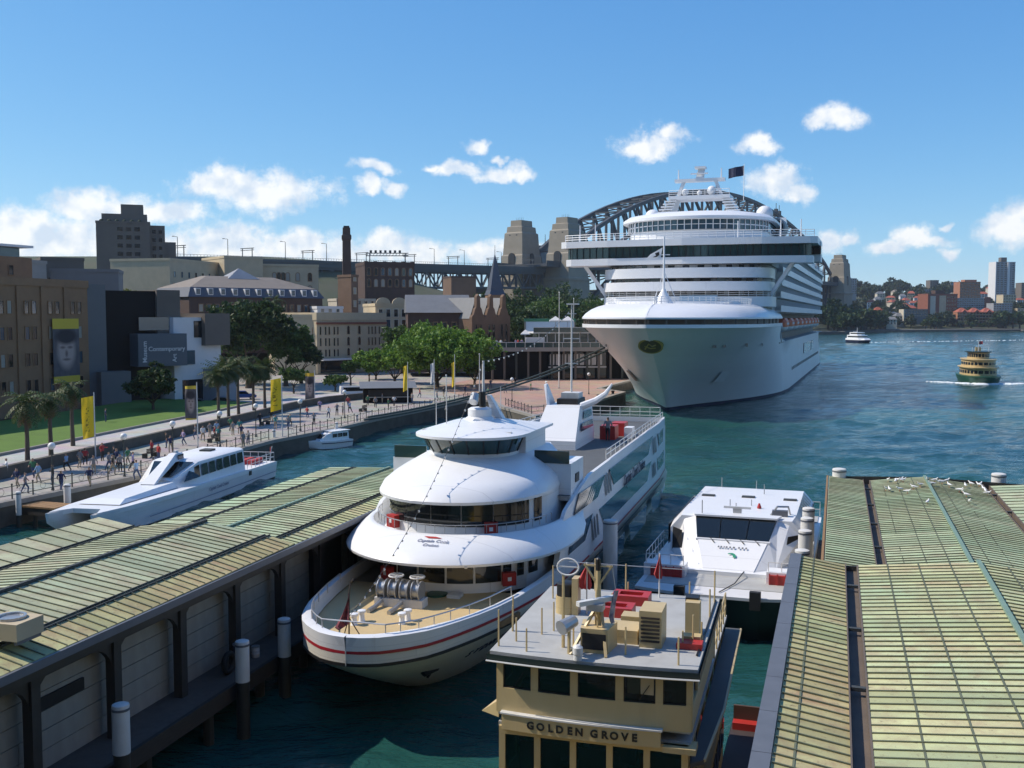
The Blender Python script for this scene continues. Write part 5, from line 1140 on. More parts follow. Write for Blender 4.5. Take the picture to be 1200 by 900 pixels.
# name board, saloon below
fwall(-2.30, 1.75, 5.52, 5.92, 'name_board', 'ferry_cream', -.14, .12, 8); fwall(-2.34, 1.79, 5.92, 5.96, 'board_cap', 'white_dirty', -.17, .2, 8)
x = -1.52
for w_, t_ in (('GOLDEN', 0), ('GROVE', 1)):
    for chs in w_:
        m_ = face_matrix((x, fy(x) - .15, 5.715), (1, (fy(x + .05) - fy(x - .05)) / .1, 0), (0, 0, 1)); lettering(chs, .265, 'black', gf, m_, 'name_letter', .006, bold=.04); x += .235 + (.03 if chs in 'GOD' else 0)
    x += .14
MB().box(-2.44, 2.44, .2, 6.5, 5.84, 5.9).build('wheelhouse_floor', 'grey_deck', gf)
for s in (-1, 1):
    # wheelhouse flank: sill wall, header, posts and windows
    X = s * 2.40
    MB().box(*sorted((X, X + s * .09)), .2, 6.4, 5.9, 6.5).build('side_wall', 'ferry_cream', gf); MB().box(*sorted((X, X + s * .09)), .2, 6.4, 7.18, 7.36).build('side_header', 'ferry_cream', gf)
    for k in range(6):
        y = .2 + k * 1.24; MB().box(*sorted((X, X + s * .088)), y, y + .18, 6.5, 7.18).build('window_pillar', 'ferry_cream', gf)
        if k < 5: MB().box(*sorted((X + s * .03, X + s * .05)), y + .18, y + 1.24, 6.5, 7.18).build('side_window', 'window_glass', gf)
MB().box(-2.4, 2.4, 6.35, 6.45, 5.9, 7.36).build('rear_wall', 'ferry_cream', gf)
# upper deck (roofed promenade), saloon front
def fw2(x0, x1, z0, z1, nm, mt, dy=.12): return MB().box(x0, x1, dy, dy + .1, z0, z1).build(nm, mt, gf)
fw2(-2.4, 2.4, 3.3, 4.25, 'saloon_wall', 'ferry_cream'); fw2(-2.4, 2.4, 5.36, 5.56, 'saloon_header', 'ferry_cream')
for k in range(6): x0 = -2.4 + k * .928; fw2(x0, x0 + .16, 4.25, 5.36, 'saloon_pillar', 'ferry_cream', .121)
for k in range(5): x0 = -2.24 + k * .928; fw2(x0, x0 + .77, 4.25, 5.36, 'saloon_window', 'window_glass', .17)
MB().box(1.8, 2.6, -.05, .5, 5.42, 5.56).build('saloon_eave', 'ferry_cream', gf)
for s in (-1, 1):
    X = s * 2.42
    MB().box(*sorted((X, X - s * .1)), .23, 11.0, 3.3, 4.2).build('saloon_side', 'ferry_cream', gf); MB().box(*sorted((X, X - s * .1)), .23, 11, 5.25, 5.5).build('saloon_side_header', 'ferry_cream', gf)
    for k in range(9):
        y = .23 + k * 1.33; MB().box(*sorted((X, X - s * .09)), y, y + .2, 4.2, 5.25).build('saloon_post', 'ferry_cream', gf)
        if k < 8: MB().box(*sorted((X - s * .04, X - s * .06)), y + .2, y + 1.33, 4.2, 5.25).build('saloon_side_window', 'window_glass', gf)
MB().box(-2.4, 2.4, 10.9, 11.0, 3.3, 5.5).build('saloon_rear', 'ferry_cream', gf)
MB().prism([(-2.45, .25), (2.45, .25), (2.5, 11.4), (-2.5, 11.4)], 5.5, 5.62).build('upper_roof', 'grey_deck', gf)
s = 1                                               # outer walkway band with pale edge
MB().prism([(2.45, .2), (2.75, .5), (2.95, 4), (2.95, 11.6), (2.45, 11.6)], 5.0, 5.12).build('awning_band', 'dark_deck', gf)
MB().tube([(2.76, .5, 5.1), (2.97, 4, 5.1), (2.97, 11.6, 5.1)], .045, 5).build('awning_edge', 'ferry_cream', gf)
for s in (-1, 1): rail([(s * 2.46, 6.7, 5.6), (s * 2.46, 11.2, 5.6)], .85, 'ferry_cream', gf, 'deck_rail', (1.0, .5), .03, .9)
MB().box(-2.6, -2.46, .4, .9, 5.74, 5.9).build('wing_platform', 'ferry_cream', gf)
mb = MB(); mb.add([(-2.46, .3, 6.15), (-2.46, .9, 6.15), (-3.0, .55, 5.72), (-2.46, .3, 5.7), (-2.46, .9, 5.7)], [(0, 1, 2), (0, 2, 3), (1, 4, 2), (3, 2, 4)]); mb.build('wing_bracket', 'ferry_cream', gf)
# wheelhouse console, chair and blinds, saloon seats
MB().box(-1.9, 1.9, .45, .85, 5.9, 6.62).build('console', 'mca_grey', gf); MB().box(-.3, .3, 1.5, 2.0, 5.9, 6.5).box(-.3, .3, 2.0, 2.1, 5.9, 6.95).build('helm_chair', 'black', gf); MB().lathe([(.3, 6.7), (.33, 6.73), (.3, 6.76)], (0, .95, 0), 14).build('helm_wheel', 'wood_dark', gf)
MB().box(.9, 1.55, .12, .15, 6.75, 7.19).build('blind', 'sandstone_pale', gf); MB().box(-2.3, -1.6, 3.2, 4.6, 5.9, 6.8).build('locker', 'ferry_cream', gf); MB().box(-2.3, 2.3, .3, 10.8, 3.31, 3.36).build('saloon_floor', 'grey_deck', gf)
for k in range(7):
    for x in (-1.6, 0, 1.6): MB().box(x - .55, x + .55, .8 + 1.4 * k, 1.2 + 1.4 * k, 3.36, 3.85).box(x - .55, x + .55, 1.2 + 1.4 * k, 1.3 + 1.4 * k, 3.36, 4.75).build('saloon_seat', 'cloth_red', gf)
# hull and main deck
def hullr(z, k): return [(2.85 * k * math.sin(t), 3.2 - 9.2 * k * math.cos(t) * 1.0 if t < math.pi / 2 else 3.2 - 9.2 * math.cos(t) * k, z) for t in [math.pi * i / 20 for i in range(21)]] + [(-2.85 * k * math.sin(t), 3.2 - 9.2 * k * math.cos(t), z) for t in [math.pi * i / 20 for i in range(19, 0, -1)]]
mb = MB(); mb.loft([hullr(-.6, .86), hullr(.4, .95), hullr(1.3, 1.0)], True, cap1=True); mb.build('hull', 'ferry_green', gf, 40)
mb = MB(); mb.loft([hullr(1.3, 1.01), hullr(1.5, 1.015)], True, cap0=True, cap1=True); mb.build('rubbing_strake', 'yellow', gf, 40)
MB().prism([(-2.3, -.5), (2.3, -.5), (2.6, 4), (2.6, 9), (2.0, 11.2), (-2.0, 11.2), (-2.6, 9), (-2.6, 4)], 1.5, 3.3).build('main_deck_house', 'ferry_cream', gf)
for s in (-1, 1):
    for k in range(5): MB().box(*sorted((s * 2.605, s * 2.63)), 4.2 + k, 4.9 + k, 2.2, 3.0).build('main_deck_window', 'glass', gf)
# ---- gear on the roof
Z = 7.52
for px, py, h in ((577, 755, .95), (586, 737, .7), (592, 737, .95), (605, 750, .62), (617, 762, .6), (635, 742, .72), (648, 700, 1.0), (649, 738, .8), (672, 755, .72), (733, 766, .72), (795, 778, .7), (800, 758, .45), (812, 755, .8), (826, 752, .55), (833, 722, .8), (808, 702, .55), (700, 762, .8), (698, 690, 1.0), (737, 688, .9), (843, 705, .95), (717, 727, .8), (736, 700, .5)):
    q = GP(px, py); x = max(-2.5, min(2.5, q.x)); y = max(.05, min(6.4, q.y)); MB().cyl((x, y, Z - .03), (x, y, Z + h), .028, .024, 6).build('stanchion', 'ferry_cream', gf)
mb = MB(); mb.tube([(-2.0, 6.4, Z + .85), (2.5, 6.4, Z + .85)], .015, 5); mb.build('rear_wire', 'steel', gf)
q = GP(690, 770)  # signal mast with crosstree, radar, searchlight
mx_, my_ = q.x + .05, q.y + .9
mb = MB(); mb.cyl((mx_, my_, Z), (mx_, my_, Z + 2.05), .11, .06, 8); mb.build('mast', 'ferry_cream', gf)
mb = MB(); mb.bar((mx_, my_, Z + 1.6), (mx_ - .36, my_, Z + 2.15), .05); mb.bar((mx_, my_, Z + 1.6), (mx_ + .36, my_, Z + 2.15), .05); mb.bar((mx_ - .38, my_, Z + 2.12), (mx_ + .38, my_, Z + 2.12), .04); mb.build('crosstree', 'ferry_cream', gf)
MB().lathe([(.06, 2.0), (.07, 2.02), (.07, 2.3), (.04, 2.33)], (mx_, my_, Z), 8).build('masthead_light', 'black', gf)
MB().box(mx_ - .2, mx_ + .2, my_ - .42, my_ - .08, Z + 1.05, Z + 1.22).build('radar_bracket', 'steel', gf); MB().box(mx_ - .58, mx_ + .58, my_ - .32, my_ - .18, Z + 1.22, Z + 1.34, rz=.85).build('radar_scanner', 'pole_white', gf)
MB().prism([(mx_ - .35, my_ - .5), (mx_ + .35, my_ - .5), (mx_ + .45, my_ + .3), (mx_ - .45, my_ + .3)], Z, Z + .62).build('mast_housing', 'ferry_cream', gf); MB().box(mx_ - .3, mx_ + .3, my_ - .53, my_ - .49, Z + .1, Z + .5).build('housing_panel', 'black', gf)
MB().cyl((mx_ - .75, my_ - .95, Z + .72), (mx_ - .5, my_ - .55, Z + .82), .19, .15, 12).build('searchlight', 'steel', gf); MB().cyl((mx_ - .6, my_ - .7, Z), (mx_ - .6, my_ - .7, Z + .75), .05, .05, 6).build('searchlight_stand', 'ferry_cream', gf)
for s in (-1, 1): MB().bar((mx_ + s * .45 - .1, my_ - .75, Z), (mx_ + s * .1, my_, Z + .95), .07).build('mast_brace', 'ferry_cream', gf)
q = GP(677, 772); MB().lathe([(.11, 0), (.11, .14), (.13, .16), (.13, .32), (.06, .38)], (q.x, q.y, Z), 10).build('horn', 'pole_white', gf, 40)
q = GP(660, 757); ax_, ay_ = q.x, q.y      # loop aerial
MB().cyl((ax_, ay_, Z), (ax_, ay_, Z + 1.9), .05, .04, 6).build('aerial_post', 'ferry_cream', gf)
mb = MB(); n = 20; mb.loft([[(ax_ + .12 + (.28 + .022 * math.cos(b)) * math.cos(a), ay_ + .03 * math.sin(b) + .22 * math.sin(a) * .3, Z + 2.1 + (.2 + .022 * math.cos(b)) * math.sin(a)) for b in [2 * math.pi * j / 6 for j in range(6)]] for a in [2 * math.pi * i / n for i in range(n + 1)]], True); mb.bar((ax_ - .16, ay_, Z + 2.1), (ax_ + .4, ay_, Z + 2.1), .03); mb.build('loop_aerial', 'pole_white', gf)
MB().box(ax_ - .05, ax_ + .05, ay_ - .06, ay_ + .06, Z + .5, Z + .68).build('red_lamp', 'red', gf)
q = GP(660, 720); MB().lathe([(.3, 0), (.3, .5)], (q.x, q.y + .35, Z), 14).build('tank_base', 'ferry_cream', gf, 40); MB().lathe([(.27, .5), (.27, .85), (.22, .88)], (q.x, q.y + .35, Z), 14).build('tank', 'black', gf, 40); MB().box(q.x + .22, q.x + .4, q.y + .1, q.y + .5, Z, Z + 1.05).build('tank_bracket', 'ferry_cream', gf)
q = GP(760, 755)
MB().box(q.x - .22, q.x + .36, q.y - .2, q.y + .75, Z, Z + .95).build('air_conditioner', 'ferry_cream', gf)
for k in range(7): MB().box(q.x - .17, q.x + .31, q.y - .225, q.y - .195, Z + .15 + k * .1, Z + .2 + k * .1).build('louvre', 'wood_dark', gf)
MB().box(q.x - 1.25, q.x - .28, q.y - .05, q.y + .8, Z, Z + .36).build('equipment_box', 'ferry_cream', gf); MB().box(q.x - .9, q.x - .25, q.y + 1.0, q.y + 1.5, Z, Z + .42).build('equipment_box', 'ferry_cream', gf)
q2 = GP(805, 752); MB().box(q2.x - .12, q2.x + .26, q2.y + .6, q2.y + 1.0, Z, Z + .9).build('vent_locker', 'ferry_cream', gf); MB().box(q2.x - .15, q2.x + .2, q2.y + .9, q2.y + 1.3, Z + .2, Z + .95).build('vent_cowl', 'black', gf)
for px, py in ((718, 722), (738, 708)):
    q = GP(px, py); mb = MB(); A, B = .55, .36
    P = [(-A, -B), (A, -B), (A, B), (-A, B)]; I = [(-A * .62, -B * .5), (A * .62, -B * .5), (A * .62, B * .5), (-A * .62, B * .5)]
    mb.loft([[(q.x + x, q.y + .3 + y, z) for x, y in pl] for pl, z in ((P, Z), (P, Z + .28), (I, Z + .28), (I, Z + .1))], True, cap1=True); mb.build('liferaft_tray', 'red', gf)
q = GP(808, 762); MB().box(q.x - .35, q.x + .3, q.y + .1, q.y + .5, Z, Z + .16).build('red_cradle', 'red', gf); MB().box(q.x - .25, q.x + .22, q.y + .52, q.y + .85, Z, Z + .22).build('cradle_box', 'ferry_cream', gf)
for px, py, h, w in ((685, 722, 1.5, .34), (771, 702, 1.35, .2)):
    q = GP(px, py); MB().cyl((q.x, q.y + .3, Z), (q.x, q.y + .3, Z + h), .025, .02, 5).build('flag_staff', 'pole_white', gf)
    mb = MB(); mb.loft([[(q.x + .02 - k * w / 5 * f + .0, q.y + .3 + .05 * math.sin(2.3 * k + z), z) for k in range(-2, 6)] for z, f in ((Z + h - .05, .05), (Z + h - .35, .55), (Z + h - .65, 1.0), (Z + h - .78, .6))]); mb.build('furled_flag', 'cloth_red', gf, 60)
M('flag_stripe', (.05, .05, .12), .8, nz=1., scale=6, c2=(.5, .45, .45))
q = Vector((mx_ + .42, my_ + .05, 0)); mb = MB(); mb.loft([[(q.x + .04 * k - .1 * f, q.y + .05 * math.sin(2 * k + z), z) for k in range(4)] for z, f in ((Z + 1.5, .2), (Z + 1.15, 1), (Z + .8, 1.6), (Z + .65, 1.2))]); mb.build('ensign', 'flag_stripe', gf, 60)
MB().tube([(mx_ + .36, my_, Z + 2.12), (mx_ + .45, my_ + .1, Z + 1.4), (mx_ + .3, my_ + .4, Z + .2)], .012, 4).build('halyard', 'pole_white', gf)
MB().tube([(2.5, 1.0, 7.56), (2.52, 3.2, 7.54), (2.53, 6.2, 7.55)], .03, 5).build('conduit', 'black', gf)

# ================================================================= LANDING PONTOON BESIDE THE FERRY
po = thing('landing_pontoon', 'dark deck landing pontoon with red barrier and yellow chevrons beside the cream ferry', 'pontoon', (7.75, 32.9, 0), -TR)
MB().box(-.85, 1.05, -14, 4.2, -.3, 1.1).build('float', 'rubber', po); MB().box(-.8, 1.0, -13.9, 4.1, 1.1, 1.2).build('deck', M('pontoon_deck', (.055, .04, .04), .7, nz=.5, scale=2), po)
MB().box(-.75, .75, 2.9, 3.3, 1.2, 1.45).build('seat', 'red', po); MB().box(-.75, .75, 3.3, 3.4, 1.2, 1.95).build('barrier', 'brick_dark', po)
for k in range(4): mb = MB(); mb.add([(.15, 1.1 - .5 * k, 1.206), (.9, 1.5 - .5 * k, 1.206), (.9, 1.3 - .5 * k, 1.206), (.15, .9 - .5 * k, 1.206)], [(0, 1, 2, 3)]); mb.build('chevron', 'yellow', po)
MB().cyl((.85, 3.6, 1.2), (.85, 3.6, 2.6), .14, .14, 10).build('orange_bollard', 'orange', po); MB().cyl((.85, 2.4, 1.2), (.85, 2.4, 2.0), .12, .12, 10).build('orange_bollard', 'orange', po)
rail([(1.0, -13.8, 1.2), (1.0, 4.0, 1.2)], 1.0, 'iron', po, 'hand_rail', (1.0, .6, .3), .025, 1.2)
for k in range(9): MB().cyl((1.12, -12 + 1.9 * k, .35), (1.3, -12 + 1.9 * k, .35), .34, .34, 12).build('fender', 'rubber', po)

# ================================================================= FAST CATAMARAN (right)
TC = R(18.5); CO = Vector((10.3, 50.4, 0)); ct = thing('fast_catamaran', 'wide white fast ferry catamaran with a slanted windscreen and red life-raft racks', 'ferry', CO, -TC); ct.scale = (.96, .96, 1)
CHW = 4.5
for s in (-1, 1):
    mb = MB(); mb.loft([[(s * CHW, .6, 2.1), (s * CHW, 22, 2.1)], [(s * (CHW - .1), 1.2, -.5), (s * (CHW - .1), 22, -.5)]]); mb.build('hull_side', M('cat_hull', (.018, .03, .028), .45, nz=.4, scale=1), ct)
MB().loft([[(-CHW, .5, 2.0), (-2, -.15, 2.0), (2, -.15, 2.0), (CHW, .5, 2.0)], [(-CHW, 1.3, -.3), (-2, .9, -.3), (2, .9, -.3), (CHW, 1.3, -.3)]]).build('bow_face', 'cat_hull', ct)
bd_ = [(-CHW, .5), (-2, -.15), (2, -.15), (CHW, .5), (CHW, 4.2), (-CHW, 4.2)]
MB().prism(bd_, 1.95, 2.1).build('bow_deck', 'render_white', ct); MB().prism([(-4.2, 1.5), (4.2, 1.5), (4.2, 4.0), (-4.2, 4.0)], 2.1, 2.13).build('anti_slip_deck', 'grey_deck', ct)
MB().prism([(-CHW, 4.0), (CHW, 4.0), (CHW, 22), (-CHW, 22)], 1.6, 2.35).build('main_deck', 'white', ct)
for s in (-1, 1):
    x0 = s * 3.2; MB().box(*sorted((s * 2.2, s * 4.5)), 3.0, 4.1, 2.0, 2.75).build('raft_locker', 'white', ct)
    mb = MB(); mb.box(*sorted((s * 2.35, s * 4.1)), 2.84, 3.02, 2.12, 2.62); mb.build('raft_rack', 'red', ct)
    for k in range(4): MB().box(*sorted((s * 2.35 + s * .42 * k, s * 2.42 + s * .42 * k)), 2.80, 2.86, 2.1, 2.7).build('rack_bar', 'red', ct)
    rail([(s * 2.3, 3.1, 2.75), (s * 4.4, 3.1, 2.75)], .5, 'pole_white', ct, 'locker_rail', (1.0,), .025, .7); rail([(s * 4.4, 3.2, 2.35), (s * 4.45, 9, 2.35)], 1.0, 'pole_white', ct, 'side_rail', (1.0, .5), .025, .9)
for x in (-2.0, 1.9): MB().box(x - .28, x + .28, -.3, .05, 1.55, 2.45).build('bow_fender', 'rubber', ct)
# house: sloping front with central windscreen between white cheeks
rz_ = 4.55
def hr(y, w, z0, z1, ch=.75): return [(-w, y, z0), (-w, y, z1 - ch), (-w + ch * .9, y, z1), (w - ch * .9, y, z1), (w, y, z1 - ch), (w, y, z0)]
mb = MB(); mb.loft([hr(8.2, 3.9, 2.3, rz_ - .05), hr(10, 4.05, 2.3, rz_), hr(19.6, 4.05, 2.3, rz_ - .1)], cap0=True, cap1=True); mb.build('passenger_house', 'white', ct)
for s in (-1, 1):
    MB().box(*sorted((s * 4.06, s * 4.1)), 8.6, 19.2, 2.7, 3.85).build('side_glazing', 'glass', ct)
    mb = MB(); mb.add([(s * 1.35, 4.3, 2.35), (s * 2.55, 5.2, 2.35), (s * 3.1, 8.4, rz_ - .15), (s * 2.4, 8.3, rz_ + .02), (s * 2.05, 6.5, 3.62), (s * 2.75, 8.3, 2.35), (s * 3.95, 8.4, 2.3), (s * 3.9, 8.4, rz_ - .8)], [(0, 1, 2, 3, 4), (1, 6, 7, 2)] if s > 0 else [(4, 3, 2, 1, 0), (2, 7, 6, 1)]); mb.build('front_cheek', 'white', ct)
    mb = MB(); mb.add([(s * 2.9, 6.3, 2.4), (s * 3.8, 8.2, 2.4), (s * 3.75, 8.2, 3.8), (s * 3.05, 7.3, 3.8)], [(0, 1, 2, 3)] if s > 0 else [(3, 2, 1, 0)]); mb.build('entry_door', 'black', ct)
    for k in range(6): MB().add([(s * (3.45 + .0), 12.2 + k * .9, 4.72), (s * 3.45, 12.6 + k * .9, 4.72), (s * 3.95, 12.6 + k * .9, 4.18), (s * 3.95, 12.2 + k * .9, 4.18)], [(0, 1, 2, 3)]).build('shoulder_window', 'glass', ct)
mb = MB(); mb.add([(-1.4, 4.3, 2.35), (1.4, 4.3, 2.35), (2.0, 6.4, 3.6), (-2.0, 6.4, 3.6)], [(0, 1, 2, 3)]); mb.build('bow_panel', 'white', ct)
wsn = [-2.1, -.75, .75, 2.1]
for a, b in zip(wsn, wsn[1:]):
    mb = MB(); mb.add([(a + .03, 6.55, 3.62), (b - .03, 6.55, 3.62), (b * 1.12 - .03, 8.0, 4.58), (a * 1.12 + .03, 8.0, 4.58)], [(0, 1, 2, 3)]); mb.build('windscreen', 'glass', ct)
MB().prism([(-2.1, 6.3), (2.1, 6.3), (2.15, 6.6), (-2.15, 6.6)], 3.52, 3.61).build('windscreen_sill', 'white', ct); MB().prism([(-2.4, 7.85), (2.4, 7.85), (2.6, 8.8), (-2.6, 8.8)], 4.58, 4.68).build('visor', 'white', ct)
for k in range(4): MB().bar((-1.3 + .85 * k, 6.5, 3.66), (-1.0 + .85 * k, 6.1, 3.48), .04).build('wiper', 'black', ct)
mb = MB(); c0 = Vector((.05, 5.2, 2.94)); up2 = Vector((0, 2.2, 1.4)).normalized(); nn = Vector((0, -1.4, 2.2)).normalized() * .02
arc = [(.30 * math.cos(a), .26 * math.sin(a)) for a in [k * math.pi / 10 for k in range(-1, 8)]]; arc2 = [(.30 * .55 * math.cos(a) - .04, .2 * math.sin(a) - .03) for a in [k * math.pi / 10 for k in range(7, -2, -1)]]
mb.add([c0 + nn + Vector((x, 0, 0)) + up2 * y for x, y in arc + arc2], [tuple(range(len(arc) + len(arc2)))]); mb.build('green_emblem', M('emblem_green', (.03, .28, .16), .5), ct)
for k, (x, w_) in enumerate(((-.75, .09), (-.6, .1), (-.42, .06), (-.3, .1), (-.1, .1), (.1, .12), (.4, .1), (.6, .1), (.8, .1))): MB().add([Vector((x, 5.72, 3.27)) + nn + d_ for d_ in (Vector((0, 0, 0)), Vector((w_, 0, 0)), Vector((w_, 0, 0)) + up2 * .13, up2 * .13)], [(0, 1, 2, 3)]).build('bow_name_mark', 'gutter_grey', ct)
# roof fittings
MB().bar((-.8, 8.9, 5.0), (.8, 8.9, 5.0), .12, .12).build('radar_scanner', 'pole_white', ct); MB().box(-.25, .25, 8.75, 9.1, 4.7, 4.95).build('radar_base', 'steel', ct)
for x, y in ((-2.6, 15.5), (0, 15.7), (2.7, 15.4)): MB().box(x - .42, x + .42, y - .25, y + .25, rz_ - .1, rz_ + .02).build('roof_hatch', 'gutter_dark', ct)
for x, y, h in ((-2.0, 8.2, .9), (-.7, 11.3, .5), (.5, 12.5, .35), (.9, 17.2, .6), (.2, 19.3, .5), (-2.2, 19.4, .6), (-.3, 11.0, .35)): MB().cyl((x, y, rz_ - .05), (x, y, rz_ + h), .035, .03, 5).build('roof_aerial', 'steel', ct)
MB().lathe([(.12, 0), (.14, .05), (.05, .3)], (1.05, 11.6, rz_), 8).build('red_beacon', 'red', ct); MB().tube([(1.9, 9.6, rz_ - .02), (2.3, 9.4, rz_ + .55), (2.9, 9.8, rz_ + .5), (3.0, 10.2, rz_ - .02)], .06, 6).build('roof_arch', 'steel', ct); MB().box(2.0, 2.9, 9.3, 9.7, rz_ - .05, rz_ + .32).build('camera_box', 'gutter_grey', ct)
MB().tube([(0, .4, 2.15), (.6, 2.2, 2.2), (.9, 4.2, 2.4)], .03, 5).build('bow_line', 'black', ct)
MB().box(-4.3, 4.3, 19.7, 22, 2.36, 2.4).build('aft_deck', 'grey_deck', ct); rail([(-4.4, 21.9, 2.4), (4.4, 21.9, 2.4)], 1.0, 'pole_white', ct, 'stern_rail', (1.0, .5), .025, 1)

# ================================================================= TOUR CATAMARAN AT THE QUAY (left)
stern = G(325, 558, 0); bow = G(122, 606, 1.9); dv = Vector((bow.x - stern.x, bow.y - stern.y, 0)); LEN = dv.length; TT = math.atan2(-dv.x, dv.y)   # local +y = bow
ctr = Vector((stern.x, stern.y, 0)); ang = math.atan2(dv.y, dv.x) - math.pi / 2
tcm = thing('tour_catamaran', 'white twin-hull tour boat with raked wheelhouse moored at the promenade', 'tour boat', ctr, ang)
# local: +y bow, +x = left side of the boat seen from above looking forward is -x ; the visible side is +x? decided by sign below
vis_s = 1 if (Matrix.Rotation(ang, 3, 'Z') @ Vector((1, 0, 0))).x > 0 else -1
BM = 5.4
def cx(a): return vis_s * a                       # 0 = visible side, negative = quay side
for off in (0, -BM + 1.9):
    def sec(y, w, zk, zt_): return [(cx(off - 1.9 / 2 - w), y, zt_), (cx(off - 1.9 / 2 - w * .8), y, zk + .5), (cx(off - .95), y, zk), (cx(off - .95 + w * .8), y, zk + .5), (cx(off - .95 + w), y, zt_)]
    mb = MB(); mb.loft([sec(0, .95, -.5, 1.5), sec(LEN * .55, .95, -.5, 1.6), sec(LEN * .8, .8, -.4, 1.75), sec(LEN * .93, .45, 0, 1.9), sec(LEN, .12, 1.3, 2.0)], cap0=True, cap1=True); mb.build('twin_hull', 'white_side', tcm, 40)
    MB().loft([[(cx(off + .02), y, z) for y, z in ((0, .55), (LEN * .55, .6), (LEN * .8, .7))], [(cx(off + .02), y, z) for y, z in ((0, .62), (LEN * .55, .67), (LEN * .8, .77))]]).build('hull_line', 'letter_grey', tcm) if off == 0 else None
mb = MB(); P = [(cx(.0), .2), (cx(0), LEN * .7), (cx(-.3), LEN * .88), (cx(-.85), LEN * .985), (cx(-1.6), LEN * .93), (cx(-BM + 1.6), LEN * .93), (cx(-BM + .85), LEN * .985), (cx(-BM + .3), LEN * .88), (cx(-BM), LEN * .7), (cx(-BM), .2)]
mb.add([(x, y, 1.55 + .5 * y / LEN) for x, y in P] + [(x, y, 1.2 + .5 * y / LEN) for x, y in P], [tuple(range(10)), tuple(range(19, 9, -1))] + [(k, (k + 1) % 10, 10 + (k + 1) % 10, 10 + k) for k in range(10)]); mb.build('deck', 'white', tcm)
mb = MB(); mb.add([(cx(-1.0), LEN * .60, 1.9), (cx(-1.0), LEN * .88, 2.05), (cx(-BM + 1.0), LEN * .88, 2.05), (cx(-BM + 1.0), LEN * .60, 1.9), (cx(-1.3), LEN * .60, 2.35), (cx(-1.3), LEN * .84, 2.3), (cx(-BM + 1.3), LEN * .84, 2.3), (cx(-BM + 1.3), LEN * .60, 2.35)], [(0, 1, 5, 4), (1, 2, 6, 5), (2, 3, 7, 6), (4, 5, 6, 7)]); mb.build('foredeck_trunk', 'white', tcm)
y0, y1, y2 = LEN * .22, LEN * .50, LEN * .60
mb = MB(); e0 = .35
def cr(y, w0, w1, zb, zt_): return [(cx(-w0), y, zb), (cx(-w1), y, zt_ - .15), (cx(-w1 - .35), y, zt_), (cx(-BM + w1 + .35), y, zt_), (cx(-BM + w1), y, zt_ - .15), (cx(-BM + w0), y, zb)]
mb.loft([cr(y0, .3, .5, 1.5, 3.75), cr(y1, .3, .6, 1.6, 3.8), cr(y2, .6, 1.6, 1.7, 2.55)], cap0=True, cap1=True); mb.build('cabin', 'white', tcm, 30)
for k in range(6):
    a = y0 + .35 + k * (y1 - y0 - .2) / 6; b = a + (y1 - y0) / 6 - .28
    f = lambda y, z: (cx(-.3 - .2 * (z - 1.6) / 2.1 + .05), y, z)
    MB().add([f(a, 2.45), f(b, 2.45), f(b - .05, 3.42), f(a + .05, 3.42)], [(0, 1, 2, 3)]).build('cabin_window', 'glass', tcm)
MB().add([(cx(-.38), y1 + .15, 2.4), (cx(-.75), y2 - .7, 2.25), (cx(-.95), y1 + .95, 3.1), (cx(-.52), y1 + .1, 3.42)], [(0, 1, 2, 3)]).build('cabin_window', 'glass', tcm)
MB().add([(cx(-.9), y1 + .35, 3.66), (cx(-BM + .9), y1 + .35, 3.66), (cx(-BM + 1.7), y2 - .25, 2.70), (cx(-1.7), y2 - .25, 2.70)], [(0, 1, 2, 3)]).build('windscreen', 'glass', tcm)
# raised wheelhouse wedge
mb = MB(); mb.loft([[(cx(-2.2), y1 - .6, 3.7), (cx(-2.4), y1 - .6, 4.35), (cx(-BM + 2.4), y1 - .6, 4.35), (cx(-BM + 2.2), y1 - .6, 3.7)], [(cx(-2.2), y1 + 1.0, 3.7), (cx(-2.4), y1 + .6, 4.35), (cx(-BM + 2.4), y1 + .6, 4.35), (cx(-BM + 2.2), y1 + 1.0, 3.7)], [(cx(-2.1), y2 + 1.6, 2.3), (cx(-2.1), y2 + 1.7, 2.4), (cx(-BM + 2.1), y2 + 1.7, 2.4), (cx(-BM + 2.1), y2 + 1.6, 2.3)]], cap0=True); mb.build('wheelhouse', 'white', tcm)
MB().add([(cx(-2.45), y1 + .72, 4.27), (cx(-BM + 2.45), y1 + .72, 4.27), (cx(-BM + 2.4), y1 + 1.6, 3.72), (cx(-2.4), y1 + 1.6, 3.72)], [(0, 1, 2, 3)]).build('wheelhouse_screen', 'glass_green', tcm); MB().box(*sorted((cx(-2.24), cx(-2.18))), y1 - .4, y1 + .5, 3.85, 4.25).build('wheelhouse_window', 'glass', tcm)
MB().box(*sorted((cx(-2.6), cx(-BM + 2.6))), y1 - .3, y1 + .2, 4.35, 4.55).build('roof_pod', 'white_dirty', tcm); MB().box(*sorted((cx(-3.2), cx(-2.2))), y0 + 2.2, y0 + 3.4, 3.78, 3.92).build('roof_hatch', 'gutter_dark', tcm)
rail([(cx(-.2), .3, 1.55), (cx(-.2), y0 - .2, 1.6)], .9, 'pole_white', tcm, 'aft_rail', (1.0, .5), .03, .8); rail([(cx(-.2), .3, 1.55), (cx(-BM + .2), .3, 1.55)], .9, 'pole_white', tcm, 'aft_rail', (1.0, .5), .03, .8)
for k in range(5): MB().box(*sorted((cx(-1 - .9 * k), cx(-1.5 - .9 * k))), 1.2, 3.6, 1.6, 2.05).build('aft_seat', 'cloth_red', tcm)
